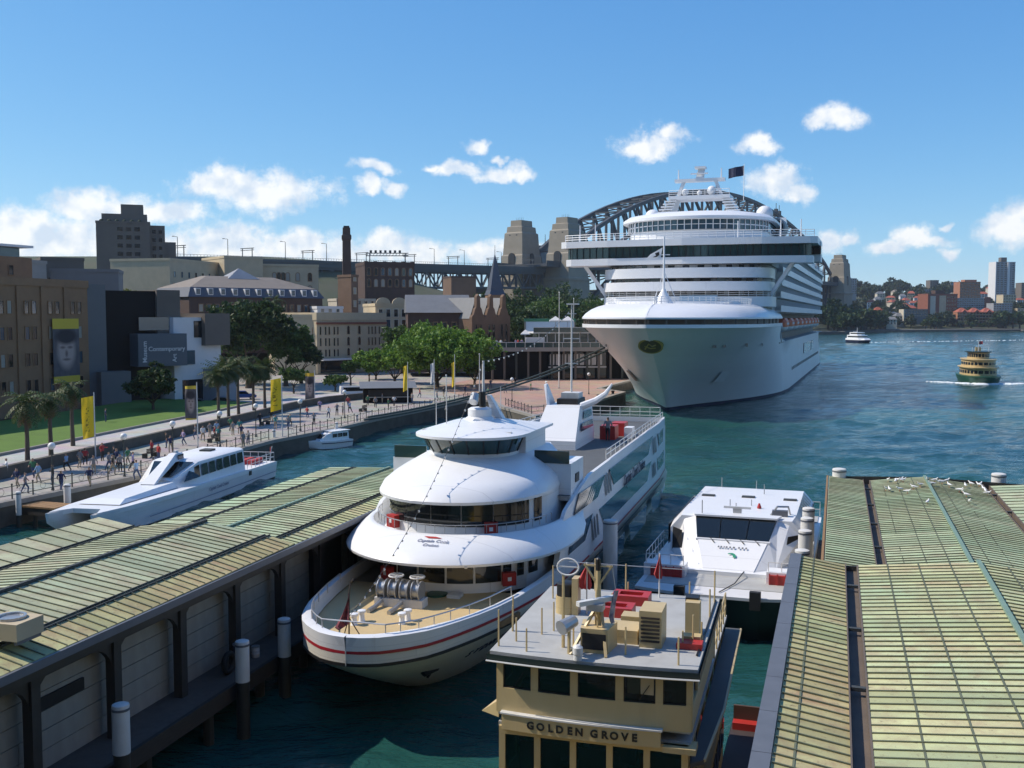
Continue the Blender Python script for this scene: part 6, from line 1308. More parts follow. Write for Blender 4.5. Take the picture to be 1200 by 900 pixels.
MB().cyl((cx(-.6), .5, 1.5), (cx(-.6), -.2, 3.0), .03, .03, 5).build('ensign_staff', 'pole_white', tcm); MB().loft([[(cx(-.6 - .12 * k), .2 - .25 * k, z) for k in range(4)] for z in (2.3, 2.9)]).build('ensign', 'cloth_red', tcm)
for u_, w_ in ((LEN * .38, 2.6), (LEN * .54, 1.2)):
    r_ = Vector((0, -1, 0)) if vis_s < 0 else Vector((0, 1, 0))
lettering('Captain Cook Cruises', .42, 'letter_grey', tcm, face_matrix((cx(.03), LEN * .42, 1.15), (0, -1 if (Matrix.Rotation(ang, 3, 'Z') @ Vector((0, 1, 0))).x < 0 else 1, 0), (0, 0, 1)), 'side_lettering', .006, shear=.25)
MB().box(*sorted((cx(0.0), cx(.05))), LEN * .2, LEN * .2 + .5, 1.1, 1.5).build('shell_port', 'black', tcm)

# ================================================================= SMALL MOTOR BOAT AT THE SEA WALL
def small_boat(p, ang, label, hullm='white', blue=False):
    t = thing('motor_boat', label, 'motor boat', p, ang)
    def sec(y, w, zk, zt_): return [(-w, y, zt_), (-w * .85, y, zk + .3), (0, y, zk), (w * .85, y, zk + .3), (w, y, zt_)]
    mb = MB(); mb.loft([sec(-3.2, 1.15, -.35, .85), sec(0, 1.3, -.35, .9), sec(2, 1.05, -.25, 1.0), sec(3.2, .5, .1, 1.15), sec(3.9, .05, .8, 1.25)], cap0=True); mb.build('hull', hullm, t, 40)
    mb = MB(); mb.add([(-1.15, -3.2, .83), (1.15, -3.2, .83), (1.3, 0, .88), (1.05, 2, .98), (.5, 3.2, 1.13), (0, 3.9, 1.23), (-.5, 3.2, 1.13), (-1.05, 2, .98), (-1.3, 0, .88)], [tuple(range(9))]); mb.build('deck', 'white', t)
    mb = MB(); mb.loft([[(-w, y, .85), (-w * .9, y, z), (w * .9, y, z), (w, y, .85)] for y, w, z in ((-2.6, 1.0, 1.9), (-.2, 1.05, 2.0), (.9, .95, 1.75), (1.9, .75, 1.15))], cap0=True, cap1=True); mb.build('cabin', 'white', t)
    for s in (-1, 1):
        for k in range(3): MB().box(*sorted((s * 1.0, s * 1.04)), -2.3 + k * .85, -1.6 + k * .85, 1.3, 1.75).build('window', 'glass', t)
    MB().add([(-.72, 1.0, 1.74), (.72, 1.0, 1.74), (.62, 1.75, 1.28), (-.62, 1.75, 1.28)], [(0, 1, 2, 3)]).build('windscreen', 'glass', t)
    MB().box(-1.05, 1.05, -2.8, .3, 1.98, 2.06).build('canopy', 'white', t)
    for k in range(6): MB().cyl((1.32, -2.4 + .8 * k, .3), (1.32, -2.4 + .8 * k, .75), .09, .09, 6).build('fender', 'navy', t)
    MB().tube([(-1.28, -3.1, .6), (-1.35, 0, .66), (-1.1, 2, .75)], .05, 5).build('rub_rail', 'navy', t); MB().tube([(1.2, -3.1, .6), (1.36, 0, .66), (1.1, 2, .75)], .05, 5).build('rub_rail', 'navy', t)
    return t
a_ = G(366, 527, 0); b_ = G(402, 522, 0); d_ = (a_ - b_)
small_boat(((a_ + b_) / 2).to_tuple(), math.atan2(d_.y, d_.x) - math.pi / 2, 'small white cabin motor boat tied at the sea wall')
q = G(-14, 612, 0); small_boat((q.x, q.y, 0), R(-60), 'small boat with blue trim under the promenade jetty', 'navy')

# ================================================================= GREEN AND CREAM FERRY UNDER WAY
ff = thing('passenger_ferry', 'green hulled cream ferry steaming across the open harbour', 'ferry', (114.8, 252, 0), R(-15)); ff.scale = (.92,) * 3
def oval(w, l, z, n=28, p=.75): return [(w * math.copysign(abs(math.sin(t)) ** p, math.sin(t)), -l * math.copysign(abs(math.cos(t)) ** .9, math.cos(t)), z) for t in [2 * math.pi * k / n for k in range(n)]]
MB().loft([oval(4.0, 11, -.6), oval(4.7, 12.2, .6), oval(5.0, 12.8, 1.7)], True, cap1=True).build('hull', 'ferry_green', ff, 40)
MB().loft([oval(5.06, 12.85, 1.7), oval(5.06, 12.85, 1.9)], True, cap1=True).build('rubbing_strake', 'ferry_green', ff, 40)
def level(w, l, z0, z1, wz0, wz1, nm, n=28):
    MB().loft([oval(w, l, z0), oval(w, l, z1)], True, cap0=True, cap1=True).build(nm, 'ferry_cream', ff, 40)
    r = oval(w + .04, l + .04, 0); 
    for k in range(n):
        if k % 1 == 0:
            a, b = Vector(r[k]), Vector(r[(k + 1) % n]); p, q = a.lerp(b, .12), a.lerp(b, .88)
            MB().add([(p.x, p.y, wz0), (q.x, q.y, wz0), (q.x, q.y, wz1), (p.x, p.y, wz1)], [(0, 1, 2, 3)]).build('window', 'glass', ff)
level(4.3, 8.6, 1.95, 3.9, 2.5, 3.3, 'main_deck_house'); MB().loft([oval(4.75, 9.6, 3.9), oval(4.8, 9.7, 4.1)], True, cap0=True, cap1=True).build('deck_edge', 'ferry_cream', ff)
level(4.0, 7.6, 4.1, 6.0, 4.7, 5.4, 'upper_deck_house'); MB().loft([oval(4.3, 8.2, 6.0), oval(4.3, 8.2, 6.18)], True, cap0=True, cap1=True).build('deck_edge', 'ferry_cream', ff)
level(2.6, 4.6, 6.18, 7.9, 6.7, 7.6, 'wheelhouse'); MB().loft([oval(3.1, 5.1, 7.9), oval(3.1, 5.1, 8.15)], True, cap0=True, cap1=True).build('wheelhouse_roof', 'roof_edge_green', ff)
MB().cyl((0, 0, 8.1), (0, 0, 11), .12, .08, 6).build('mast', 'pole_white', ff); MB().box(-.7, .7, .3, 1.2, 8.15, 9.2).build('funnel', 'ferry_cream', ff); MB().loft([[(.1 + .3 * k, .1 * math.sin(k), z) for k in range(4)] for z in (10, 10.8)]).build('ensign', 'cloth_red', ff)
for s in (-1, 1): MB().cyl((s * 2, -3, 8.1), (s * 2, -3, 9.2), .06, .06, 5).build('stanchion', 'pole_white', ff)
M('foam', (.80, .83, .85), .8, nz=.5, scale=2, c2=(.25, .38, .42))
rw = random.Random(5); mb = MB()
for side, n in ((-1, 40), (1, 12)):
    for k in range(n):
        f = k / n; x = 115.5 + side * (4.2 + 9 * f + rw.uniform(-.6, .6)); y = 241 + 5 * f * (1 if side > 0 else 2.2) + rw.uniform(-.5, .5); s_ = rw.uniform(.35, 1.1) * (1 - .6 * f)
        mb.lathe([(s_ * 1.4, -.05), (s_ * 1.1, .06 + .16 * s_), (s_ * .4, .10 + .25 * s_)], (x, y, 0), 6)
for k in range(16): mb.lathe([(.8, -.05), (.6, .2), (.2, .35)], (115.5 + rw.uniform(-4.2, 4.2), 241 + rw.uniform(-.6, .8), 0), 6)
o = mb.build('wake_foam', 'foam', None, 60); tag(o, 'white foam thrown up round the ferry bow', kind='stuff')

# far white catamaran
fc = thing('tour_boat', 'small white and navy tour boat in front of the far shore', 'tour boat', (211, 625, 0), R(22)); fc.scale = (.8,) * 3
MB().loft([[(-4.6, 8, -.5), (-4.6, -6, -.5), (-2.5, -9, -.5), (2.5, -9, -.5), (4.6, -6, -.5), (4.6, 8, -.5)], [(-5.2, 8, 2.2), (-5.2, -7, 2.2), (-3, -11, 2.4), (3, -11, 2.4), (5.2, -7, 2.2), (5.2, 8, 2.2)]], True, cap1=True).build('hull', 'navy', fc)
MB().loft([[(-5.25, 8, 2.2), (-5.25, -7, 2.2), (-3, -11.1, 2.3), (3, -11.1, 2.3), (5.25, -7, 2.2), (5.25, 8, 2.2)], [(-5.0, 8, 3.6), (-5.0, -6.5, 3.6), (-2.5, -9.5, 3.6), (2.5, -9.5, 3.6), (5.0, -6.5, 3.6), (5.0, 8, 3.6)]], True, cap1=True).build('bulwark', 'white', fc)
MB().prism([(-4.6, 7), (-4.6, -5), (-2, -7.5), (2, -7.5), (4.6, -5), (4.6, 7)], 3.6, 6.0).build('lower_deck_house', 'white', fc); MB().prism([(-4.65, 6), (-4.65, -5), (-2.05, -7.6), (2.05, -7.6), (4.65, -5), (4.65, 6)], 4.2, 5.2).build('window_band', 'glass', fc)
MB().prism([(-3.8, 5), (-3.8, -3), (-1.5, -5), (1.5, -5), (3.8, -3), (3.8, 5)], 6.0, 8.0).build('upper_deck_house', 'white', fc); MB().prism([(-3.85, 4), (-3.85, -3), (-1.5, -5.1), (1.5, -5.1), (3.85, -3), (3.85, 4)], 6.7, 7.5).build('window_band', 'glass', fc)
MB().cyl((0, 1, 8), (0, 1, 12), .2, .1, 6).build('mast', 'pole_white', fc); MB().bar((-2, 3, 8.6), (2, 3, 8.6), .3).build('gantry', 'pole_white', fc)
mb = MB()
for k in range(60): mb.lathe([(rw.uniform(.4, 1.2), -.05), (.2, .25)], (220 + k * 2.2 + rw.uniform(-1, 1), 632 + k * 1.1 + rw.uniform(-1.2, 1.2), 0), 6)
o = mb.build('wake_foam', 'foam', None); tag(o, 'thin line of foam trailing behind the small tour boat', kind='stuff')
# ================================================================= BUILDINGS OF THE OLD QUARTER
WINM = {}; rwin = random.Random(12)
def win_mesh(w, h, frame_m='render_white', glass='glass', arch=False):
    k = (round(w, 2), round(h, 2), frame_m, glass, arch)
    if k in WINM: return WINM[k]
    mb = MB(); f = min(w, h) * .12
    pts = [(-w / 2, 0), (w / 2, 0), (w / 2, h)] + ([(w / 2 * math.cos(a), h + w / 2 * math.sin(a)) for a in [i * math.pi / 6 for i in range(1, 6)]] if arch else []) + [(-w / 2, h)]
    n = len(pts); ins = [(x * (1 - 2 * f / w), f + z * (1 - 2 * f / (h + (w / 2 if arch else 0)))) for x, z in pts]
    mb.loft([[(x, -.02, z) for x, z in pts], [(x, -.10, z) for x, z in pts], [(x, -.10, z) for x, z in ins], [(x, -.03, z) for x, z in ins]], True, 0)
    mb.add([(x, -.03, z) for x, z in ins], [tuple(range(n))], 1)
    me = mb.mesh('window'); me.materials.append(MATS[frame_m]); me.materials.append(MATS[glass]); WINM[k] = me; return me
def bldg(name, label, p0, p1, z0, z1, depth, mat, rows=(), xs=(), ww=1.0, frame_m='sandstone_pale', glass='glass', arch=False, parapet=.5, cornice=None, side=(), group=None, cat='building', roof='roof_grey', srows=None):
    """front wall runs from p0 to p1 with its face to the right of that direction; rows = [(sill z, height)], xs = fractions along the front"""
    p0 = Vector((p0[0], p0[1], 0)); p1 = Vector((p1[0], p1[1], 0)); d = p1 - p0; L = d.length; rz = math.atan2(d.y, d.x)
    t = thing(name, label, cat, (p0.x, p0.y, z0), rz, group); h = z1 - z0
    MB().box(0, L, 0, depth, 0, h).build('wall', mat, t)
    if parapet: mb = MB(); mb.loft([[(x, y, z) for x, y in pl] for pl, z in (([(-.15, -.15), (L + .15, -.15), (L + .15, depth + .15), (-.15, depth + .15)], h - .25), ([(-.15, -.15), (L + .15, -.15), (L + .15, depth + .15), (-.15, depth + .15)], h + parapet), ([(.3, .3), (L - .3, .3), (L - .3, depth - .3), (.3, depth - .3)], h + parapet), ([(.3, .3), (L - .3, .3), (L - .3, depth - .3), (.3, depth - .3)], h + .02))], True, cap1=True); mb.build('parapet', cornice or mat, t)
    for zs, wh in rows:
        me = win_mesh(ww, wh, frame_m, glass, arch)
        for f in xs: link('window', rwin.choice((me, me, me, win_mesh(ww, wh, frame_m, 'glass_blue', arch), win_mesh(ww, wh, frame_m, 'blind', arch))), None, t, (f * L, 0, zs - z0))
    for zs, wh in (srows or rows):
        me = win_mesh(ww, wh, frame_m, glass, arch)
        for f in side: o = link('window', me, None, t, (L, f * depth, zs - z0)); o.rotation_euler.z = math.pi / 2
    return t
def XY(px, Y): d = (px - 600) / F; q = AT(px, 371, Y); return (q.x, q.y)
def ZP(py, Y): return CH + (371 - py) / F * Y
def grid(n, a=.08, b=.92): return [a + (b - a) * k / (n - 1) for k in range(n)]
def pairs(n, g=.018, a=.05, b=.95): return [f + s * g for f in grid(n, a, b) for s in (-1, 1)]
# art-deco sandstone museum
t = bldg('museum_building', 'brown sandstone museum block with paired windows and a portrait banner', (-76.5, 103), (-62, 150), 2.5, 20.4, 24, 'sandstone_brown', [(16.3, 1.9), (12.8, 1.9), (9.2, 1.9), (5.6, 1.9)], pairs(11, .014), .95, 'sandstone_brown', cat='museum', parapet=.8)
MB().box(6, 44, 5, 20, 17.9, 21.8).build('upper_storey', 'sandstone_brown', t)
for k in range(11): link('window', win_mesh(1.0, 1.5, 'sandstone_brown'), None, t, (8 + 3.2 * k, 5, 19.2))
for k in range(10): f = .05 + .9 * (k + .5) / 10; MB().box(f * 49.2 - .35, f * 49.2 + .35, -.22, 0, 0, 17.6).build('pilaster', 'sandstone_brown', t)
def banner_mat(name, seed, bg=(.62, .46, .05), top=.84, bot=.10):
    """printed banner: yellow head and foot, a grey soft-edged head-and-shoulders print between"""
    m = bpy.data.materials.new(name); m.use_nodes = True; MATS[name] = m
    n, l = m.node_tree.nodes, m.node_tree.links; b = n['Principled BSDF']; b.inputs['Roughness'].default_value = .8
    tc = n.new('ShaderNodeTexCoord'); sp = n.new('ShaderNodeSeparateXYZ'); l.new(tc.outputs['Generated'], sp.inputs[0])
    def mm(op, a, c=None, d=None):
        v = n.new('ShaderNodeMath'); v.operation = op
        for k, x in enumerate((a, c, d)):
            if x is None: continue
            if isinstance(x, (int, float)): v.inputs[k].default_value = x
            else: l.new(x, v.inputs[k])
        return v.outputs[0]
    X, Zc = sp.outputs['X'], sp.outputs['Z']
    def blob(cx_, cz, rx, rz, soft=.25):
        d = mm('SQRT', mm('ADD', mm('POWER', mm('DIVIDE', mm('SUBTRACT', X, cx_), rx), 2), mm('POWER', mm('DIVIDE', mm('SUBTRACT', Zc, cz), rz), 2)))
        r = n.new('ShaderNodeMapRange'); r.inputs['From Min'].default_value = 1 + soft; r.inputs['From Max'].default_value = 1 - soft; l.new(d, r.inputs[0]); return r.outputs[0]
    def mix(f, a, c):
        x = n.new('ShaderNodeMix'); x.data_type = 'RGBA'
        if isinstance(f, (int, float)): x.inputs['Factor'].default_value = f
        else: l.new(f, x.inputs['Factor'])
        for k, q in ((6, a), (7, c)):
            if isinstance(q, tuple): x.inputs[k].default_value = (*q, 1)
            else: l.new(q, x.inputs[k])
        return x.outputs[2]
    nz = n.new('ShaderNodeTexNoise'); nz.inputs['Scale'].default_value = 5 + seed; l.new(tc.outputs['Generated'], nz.inputs['Vector'])
    c = mix(nz.outputs['Fac'], (.05, .045, .05), (.16, .15, .16))
    c = mix(blob(.5, .50, .33, .27), c, (.42, .33, .29))
    c = mix(blob(.5, .72, .40, .12), c, (.04, .035, .04))
    for bx, bz, rx, rz in ((.36, .55, .09, .02), (.64, .55, .09, .02), (.5, .36, .14, .018), (.5, .45, .05, .05)): c = mix(mm('MULTIPLY', blob(bx, bz, rx, rz, .5), .75), c, (.10, .06, .06))
    e1 = mm('GREATER_THAN', Zc, top); e2 = mm('LESS_THAN', Zc, bot); c = mix(mm('MAXIMUM', e1, e2), c, bg)
    l.new(c, b.inputs['Base Color'])
banner_mat('banner_print_a', 1); banner_mat('banner_print_b', 4, top=.90, bot=.06); banner_mat('banner_print_c', 9, (.7, .45, .04), .88, .05)
def on_front(t, px):                             # fraction metres along the front for a photo column
    m = t.matrix_basis; 
    lo, hi = 0, 60
    for _ in range(40):
        mid = (lo + hi) / 2; w = Matrix.Translation(t.location) @ Matrix.Rotation(t.rotation_euler.z, 4, 'Z') @ Vector((mid, 0, 0)); p = 600 + F * w.x / (w.y * math.cos(PITCH) + 0)
        if p < px: lo = mid
        else: hi = mid
    return (lo + hi) / 2
xb = on_front(t, 74); o = MB().box(xb - 2.6, xb + 2.6, -.42, -.36, 4.2, 13.2).build('portrait_banner', 'banner_print_a', t)
# museum new wing: stacked black, grey and white boxes
t = bldg('museum_wing', 'black and grey stacked box wing of the museum with a blue-grey sign box', XY(117, 152), XY(186, 158), 2.5, ZP(341, 155), 20, 'mca_black', cat='museum', parapet=0)
L = (Vector(XY(186, 158)) - Vector(XY(117, 152))).length
MB().box(-2.4, .6, -.8, 12, 0, 18.2).build('grey_tower', 'mca_grey', t); MB().box(-1.0, 3.4, -2.6, 6, 0, 5.4).build('grey_base_box', 'mca_grey', t)
MB().box(L - .5, L + 3.2, -.6, 16, 10.4, ZP(341, 155) - 2.3).build('brown_box', 'concrete_brown', t)
MB().box(L - 4.6, L + 3.0, -3.2, 5, 6.0, 10.9).build('sign_box', 'mca_bluegrey', t)
lettering('Contemporary', .95, 'render_white', t, face_matrix((L - .2, -3.22, 8.6), (1, 0, 0), (0, 0, 1)), 'sign_lettering', .01); lettering('Museum', .95, 'render_white', t, face_matrix((L - 3.6, -3.22, 8.2), (0, 0, 1), (-1, 0, 0)), 'sign_lettering', .01); lettering('Art', .9, 'render_white', t, face_matrix((L + 1.0, -3.22, 7.2), (0, 0, 1), (-1, 0, 0)), 'sign_lettering', .01)
MB().box(L - 3.4, L + 2.4, -.66, -.6, 11.4, 13.4).build('lit_window', 'glass_blue', t)
t = bldg('museum_wing', 'bright white box wing of the museum beside the tall dark figs', XY(203, 158), XY(258, 166), 2.5, ZP(372, 160), 16, 'render_white', cat='museum', parapet=0)
L = (Vector(XY(258, 166)) - Vector(XY(203, 158))).length
MB().box(L * .58, L + 1.2, -.9, 8, 8.9, 14.0).build('brown_box', 'concrete_brown', t); MB().box(L * .42, L * .60, -.12, 0, 10.2, 12.8).build('window', 'glass', t); MB().box(.8, 4.0, -.12, 0, 6.0, 8.2).build('window', 'glass_blue', t); MB().box(1.5, 5.5, -.10, 0, 0, 3.6).build('entrance', 'glass', t); MB().box(L * .6, L, -3.5, 0, 0, 5.2).build('entrance_block', 'render_grey', t)
# buildings behind, left
t = bldg('office_building', 'flat roofed building with a glazed penthouse behind the sandstone museum', XY(-40, 210), XY(56, 230), 8, ZP(306, 220), 20, 'concrete', [(20, 2.2)], grid(12), 2.0, 'concrete')
MB().box(4, 16, 2, 12, 20, 23).build('penthouse', 'glass_blue', t); MB().box(2, 18, 0, 13, 23, 23.5).build('penthouse_roof', 'render_white', t)
bldg('office_building', 'low brown flat building behind the black museum wing', XY(50, 250), XY(100, 255), 8, ZP(304, 250), 18, 'concrete_brown', [(24, 1.6)], grid(8), 1.4, 'concrete_brown')
bldg('office_building', 'long dark flat roofed building beside the round yellow-green tree', XY(60, 232), XY(140, 236), 8, ZP(318, 234), 12, 'mca_grey')
t = bldg('apartment_tower', 'tall stepped brown concrete tower above the museum', XY(115, 372), XY(178, 378), 12, ZP(262, 375), 20, 'concrete_brown', cat='tower')
L = (Vector(XY(178, 378)) - Vector(XY(115, 372))).length; hh = ZP(262, 375) - 12
MB().box(L * .1, L * .95, 3, 16, hh, hh + 3.4).build('roof_storey', 'concrete_brown', t); MB().box(L * .46, L * .88, 4, 14, hh + 3.4, hh + 7).build('lift_house', 'concrete_brown', t); MB().box(L, L + 5.2, 2, 18, 0, hh - .6).build('stepped_bay', 'concrete_brown', t); MB().box(L + 5.2, L + 9, 3, 16, 0, hh - 6.5).build('stepped_bay', 'concrete_brown', t)
for k in range(11):
    for x in (L * .44, L * .60, L * .76): MB().box(x - .9, x + .9, -.08, 0, hh - 3 - 3.0 * k, hh - 1.6 - 3.0 * k).build('window', 'glass', t)
    for x in (L + 1.4, L + 3.6): MB().box(x - .6, x + .6, 1.92, 2.0, hh - 3.6 - 3.0 * k, hh - 2.2 - 3.0 * k).build('window', 'glass', t)
for k in range(6): MB().ball((L * .1 + k * 2.6, 1.4, hh + .4), .9, 7, 5).build('roof_shrub', M('shrub', (.03, .045, .02), .9, nz=.6, scale=3), t)
sw_ = [(1.0, 1.7)]
def rows_at(pys, Y, h): return [(ZP(p, Y), h) for p in pys]
bldg('sandstone_office', 'pale sandstone office block with two rows of small windows below the viaduct', XY(200, 300), XY(266, 330), 8, ZP(309, 320), 20, 'sandstone_pale', rows_at((328, 341), 318, 2.0), grid(8), 1.3, 'sandstone_pale')
bldg('sandstone_office', 'tall plain beige wall block with a stepped parapet between two office blocks', XY(264, 322), XY(309, 330), 8, ZP(303, 326), 18, 'sandstone_pale', rows_at((330,), 325, 1.8), grid(5), 1.2, 'sandstone_pale')
bldg('sandstone_office', 'long beige office block with a single row of windows against the viaduct', XY(309, 334), XY(374, 340), 8, ZP(312, 337), 18, 'sandstone_pale', rows_at((330, 345), 337, 2.2), [.2, .28, .36, .44, .62, .84], 1.5, 'sandstone_brown', arch=True)
# slate mansard building
q0, q1 = XY(222, 268), XY(378, 296); t = bldg('mansard_building', 'brown brick building with a blue slate mansard roof and a row of dormers', q0, q1, 6, ZP(349, 282), 22, 'brick_dark', rows_at((366, 380), 282, 2.2), grid(16), 1.4, 'sandstone_brown', parapet=0)
L = (Vector(q1) - Vector(q0)).length; h0 = ZP(349, 282) - 6
mb = MB(); mb.loft([[(-.5, -.5, h0), (L + .5, -.5, h0), (L + .5, 22.5, h0), (-.5, 22.5, h0)], [(1.0, 1.2, h0 + 2.6), (L - 1, 1.2, h0 + 2.6), (L - 1, 21, h0 + 2.6), (1, 21, h0 + 2.6)], [(10, 10, h0 + 6), (L - 10, 10, h0 + 6), (L - 10, 13, h0 + 6), (10, 13, h0 + 6)]], True, cap1=True, mis=[0, 1]); mb.build('mansard_roof', ['slate', 'roof_tan'], t)
for k in range(11): x = 2.5 + k * (L - 5) / 10; dm = MB().box(x - .7, x + .7, -.2, 1.4, h0 + .5, h0 + 2.3).build('dormer', 'render_white', t); MB().box(x - .5, x + .5, -.26, -.2, h0 + .7, h0 + 2.1).build('dormer_window', 'glass_blue', dm)
mb = MB(); mb.add([(L * .38, 8, h0 + 5.3), (L * .62, 8, h0 + 5.3), (L * .5, 11, h0 + 8.4), (L * .38, 14, h0 + 5.3), (L * .62, 14, h0 + 5.3)], [(0, 1, 2), (1, 4, 2), (4, 3, 2), (3, 0, 2)]); mb.build('roof_lantern', 'render_grey', t)
# brick chimney stack
p = XY(407, 330); t = thing('chimney_stack', 'tall square dark brick chimney with a corbelled top', 'chimney', (p[0], p[1], 6), R(12))
mb = MB(); sq = lambda w, z: [(-w, -w, z), (w, -w, z), (w, w, z), (-w, w, z)]; mb.loft([sq(1.6, 0), sq(1.25, ZP(283, 330) - 6), sq(1.5, ZP(281, 330) - 6), sq(1.5, ZP(277, 330) - 6), sq(1.2, ZP(276, 330) - 6), sq(1.15, ZP(268, 330) - 6)], True, cap1=True); mb.build('shaft', 'brick_dark', t); MB().box(-.9, .9, -.9, .9, ZP(268, 330) - 6, ZP(266, 330) - 6).build('cap', 'black', t)
t = bldg('brick_building', 'narrow brown brick gable beside the chimney', XY(412, 300), XY(420, 302), 6, ZP(324, 300), 6, 'sandstone_dark', rows_at((330, 345, 360), 300, 2), [.5], 1.2)
t = bldg('arcaded_warehouse', 'dark brick arcaded building below the viaduct deck', XY(428, 356), XY(486, 362), 8, ZP(311, 360), 16, 'brick_dark', rows_at((324, 337), 360, 2.2), grid(7), 1.5, 'sandstone_brown', arch=True, parapet=1.0)
for k in range(6): MB().box(k * 3.3, k * 3.3 + 1.2, .2, 1.2, ZP(311, 360) - 7.5, ZP(307, 360) - 8).build('merlon', 'brick_dark', t)
bldg('brick_building', 'low brown brick block against the viaduct truss', XY(529, 470), XY(558, 474), 8, ZP(325, 470), 14, 'sandstone_dark', cornice='brick_dark')
# slate spire
p = XY(580, 320); t = thing('church_spire', 'slim slate-grey church spire rising before the viaduct', 'spire', (p[0], p[1], 6), R(20)); zb = ZP(346, 320) - 6
MB().box(-2.4, 2.4, -2.4, 2.4, 0, zb).build('tower', 'sandstone_brown', t); mb = MB(); mb.loft([[(r * math.cos(a), r * math.sin(a), z) for a in [math.pi / 4 + k * math.pi / 2 for k in range(4)]] for r, z in ((3.7, zb), (2.9, zb + 1.5), (.12, ZP(299, 320) - 6))], True, cap1=True); mb.build('spire_roof', 'slate', t); MB().cyl((0, 0, ZP(300, 320) - 6), (0, 0, ZP(288, 320) - 6), .12, .05, 5).build('finial', 'slate', t)
# cream building with curved parapets
q0, q1 = XY(440, 262), XY(514, 268); t = bldg('sandstone_building', 'pale cream building with rounded parapet gables behind the big fig', q0, q1, 5, ZP(358, 265), 14, 'sandstone_pale', rows_at((372, 384), 265, 2.2), grid(8), 1.3, 'render_cream')
L = (Vector(q1) - Vector(q0)).length; h0 = ZP(358, 265) - 5
for k in range(4): x = 2 + k * (L - 4) / 3; mb = MB(); pl = [(x + 1.9 * math.cos(a), h0 + .4 + 1.6 * math.sin(a)) for a in [i * math.pi / 8 for i in range(9)]]; mb.add([(a, -.3, b) for a, b in pl] + [(a, .2, b) for a, b in pl], [tuple(range(9)), tuple(range(17, 8, -1))] + [(i, i + 1, 10 + i, 9 + i) for i in range(8)]); mb.build('curved_gable', 'sandstone_pale', t)
# gabled stone warehouse: long roof and three curvy stepped gables
q0, q1 = XY(553, 236), XY(598, 244); t = thing('gabled_warehouse', 'brown stone warehouse with three stepped gables and a long grey roof', 'warehouse', (q0[0], q0[1], 3), math.atan2(q1[1] - q0[1], q1[0] - q0[0]))
L = math.hypot(q1[0] - q0[0], q1[1] - q0[1]); g = L / 3; h0 = ZP(372, 240) - 3; hp = ZP(345, 240) - 3
for k in range(3):
    x = k * g; pl = [(x, 0), (x + g, 0), (x + g, h0), (x + g * .93, h0 + .5), (x + g * .86, h0 + .6), (x + g * .74, h0 + 2.0), (x + g * .66, h0 + 2.3), (x + g * .62, hp - .6), (x + g * .5, hp), (x + g * .38, hp - .6), (x + g * .34, h0 + 2.3), (x + g * .26, h0 + 2.0), (x + g * .14, h0 + .6), (x + g * .07, h0 + .5), (x, h0)]
    n = len(pl); mb = MB(); mb.add([(a, 0, b) for a, b in pl] + [(a, .9, b) for a, b in pl], [tuple(range(n)), tuple(range(2 * n - 1, n - 1, -1))] + [(i, (i + 1) % n, n + (i + 1) % n, n + i) for i in range(n)]); mb.build('gable', 'sandstone_dark', t)
    mb = MB(); mb.add([(x, .9, h0 - .3), (x + g, .9, h0 - .3), (x + g * .5, .9, hp - .8), (x, 22, h0 - .3), (x + g, 22, h0 - .3), (x + g * .5, 22, hp - .8)], [(0, 2, 5, 3), (1, 4, 5, 2), (3, 5, 4)]); mb.build('gable_roof', 'roof_grey', t)
    for dx in (.32, .68): link('window', win_mesh(.75, h0 * .55, 'sandstone_dark', 'glass', True), None, t, (x + g * dx, 0, h0 * .3))
MB().box(.1, L - .1, .9, 22, 0, h0 - .3).build('wall', 'sandstone_dark', t)
q0, q1 = XY(478, 238), XY(553, 240); t = thing('long_warehouse', 'low long stone warehouse with a plain grey ridged roof', 'warehouse', (q0[0], q0[1], 3), math.atan2(q1[1] - q0[1], q1[0] - q0[0])); L = math.hypot(q1[0] - q0[0], q1[1] - q0[1]); h0 = ZP(366, 239) - 3
MB().box(0, L, 0, 16, 0, h0).build('wall', 'brick_dark', t); mb = MB(); mb.add([(-.4, -.5, h0 - .1), (L, -.5, h0 - .1), (L, 8, h0 + 4.2), (-.4, 8, h0 + 4.2), (-.4, 16.5, h0 - .1), (L, 16.5, h0 - .1)], [(0, 1, 2, 3), (3, 2, 5, 4), (0, 3, 4), (1, 5, 2)]); mb.build('roof', 'roof_grey', t)
for k in range(6): link('window', win_mesh(1.2, 1.8, 'sandstone_brown'), None, t, (2 + k * (L - 4) / 5, 0, h0 - 4))
# cream sandstone corner building
q0, q1 = XY(371, 246), XY(452, 262); t = bldg('sandstone_building', 'cream sandstone building with red-brown cornice beside the promenade trees', q0, q1, 2.2, ZP(374, 252), 20, 'sandstone_pale', [], [], cornice='sandstone_pale', parapet=1.6)
L = (Vector(q1) - Vector(q0)).length
for py, hh_ in ((388, 2.0), (401, 2.0), (413, 1.8)):
    z = ZP(py + 4, 254) - 2.2
    for f in (.05, .12, .17, .24, .29, .74, .79, .84, .90, .95): link('window', win_mesh(.55, hh_, 'sandstone_pale'), None, t, (f * L, 0, z))
    for f in (.44, .60): link('window', win_mesh(1.05, hh_ - .2, 'sandstone_pale', 'glass', True), None, t, (f * L, 0, z))
MB().box(-.2, L + .2, -.28, 0, ZP(380, 254) - 2.2, ZP(379, 254) - 1.9).build('string_course', 'brick_red', t); MB().box(.5, L * .55, -1.8, 0, 3.2, 3.6).build('awning', 'render_white', t); MB().box(1, L * .5, -.1, 0, .2, 3.1).build('shopfront', 'glass', t)
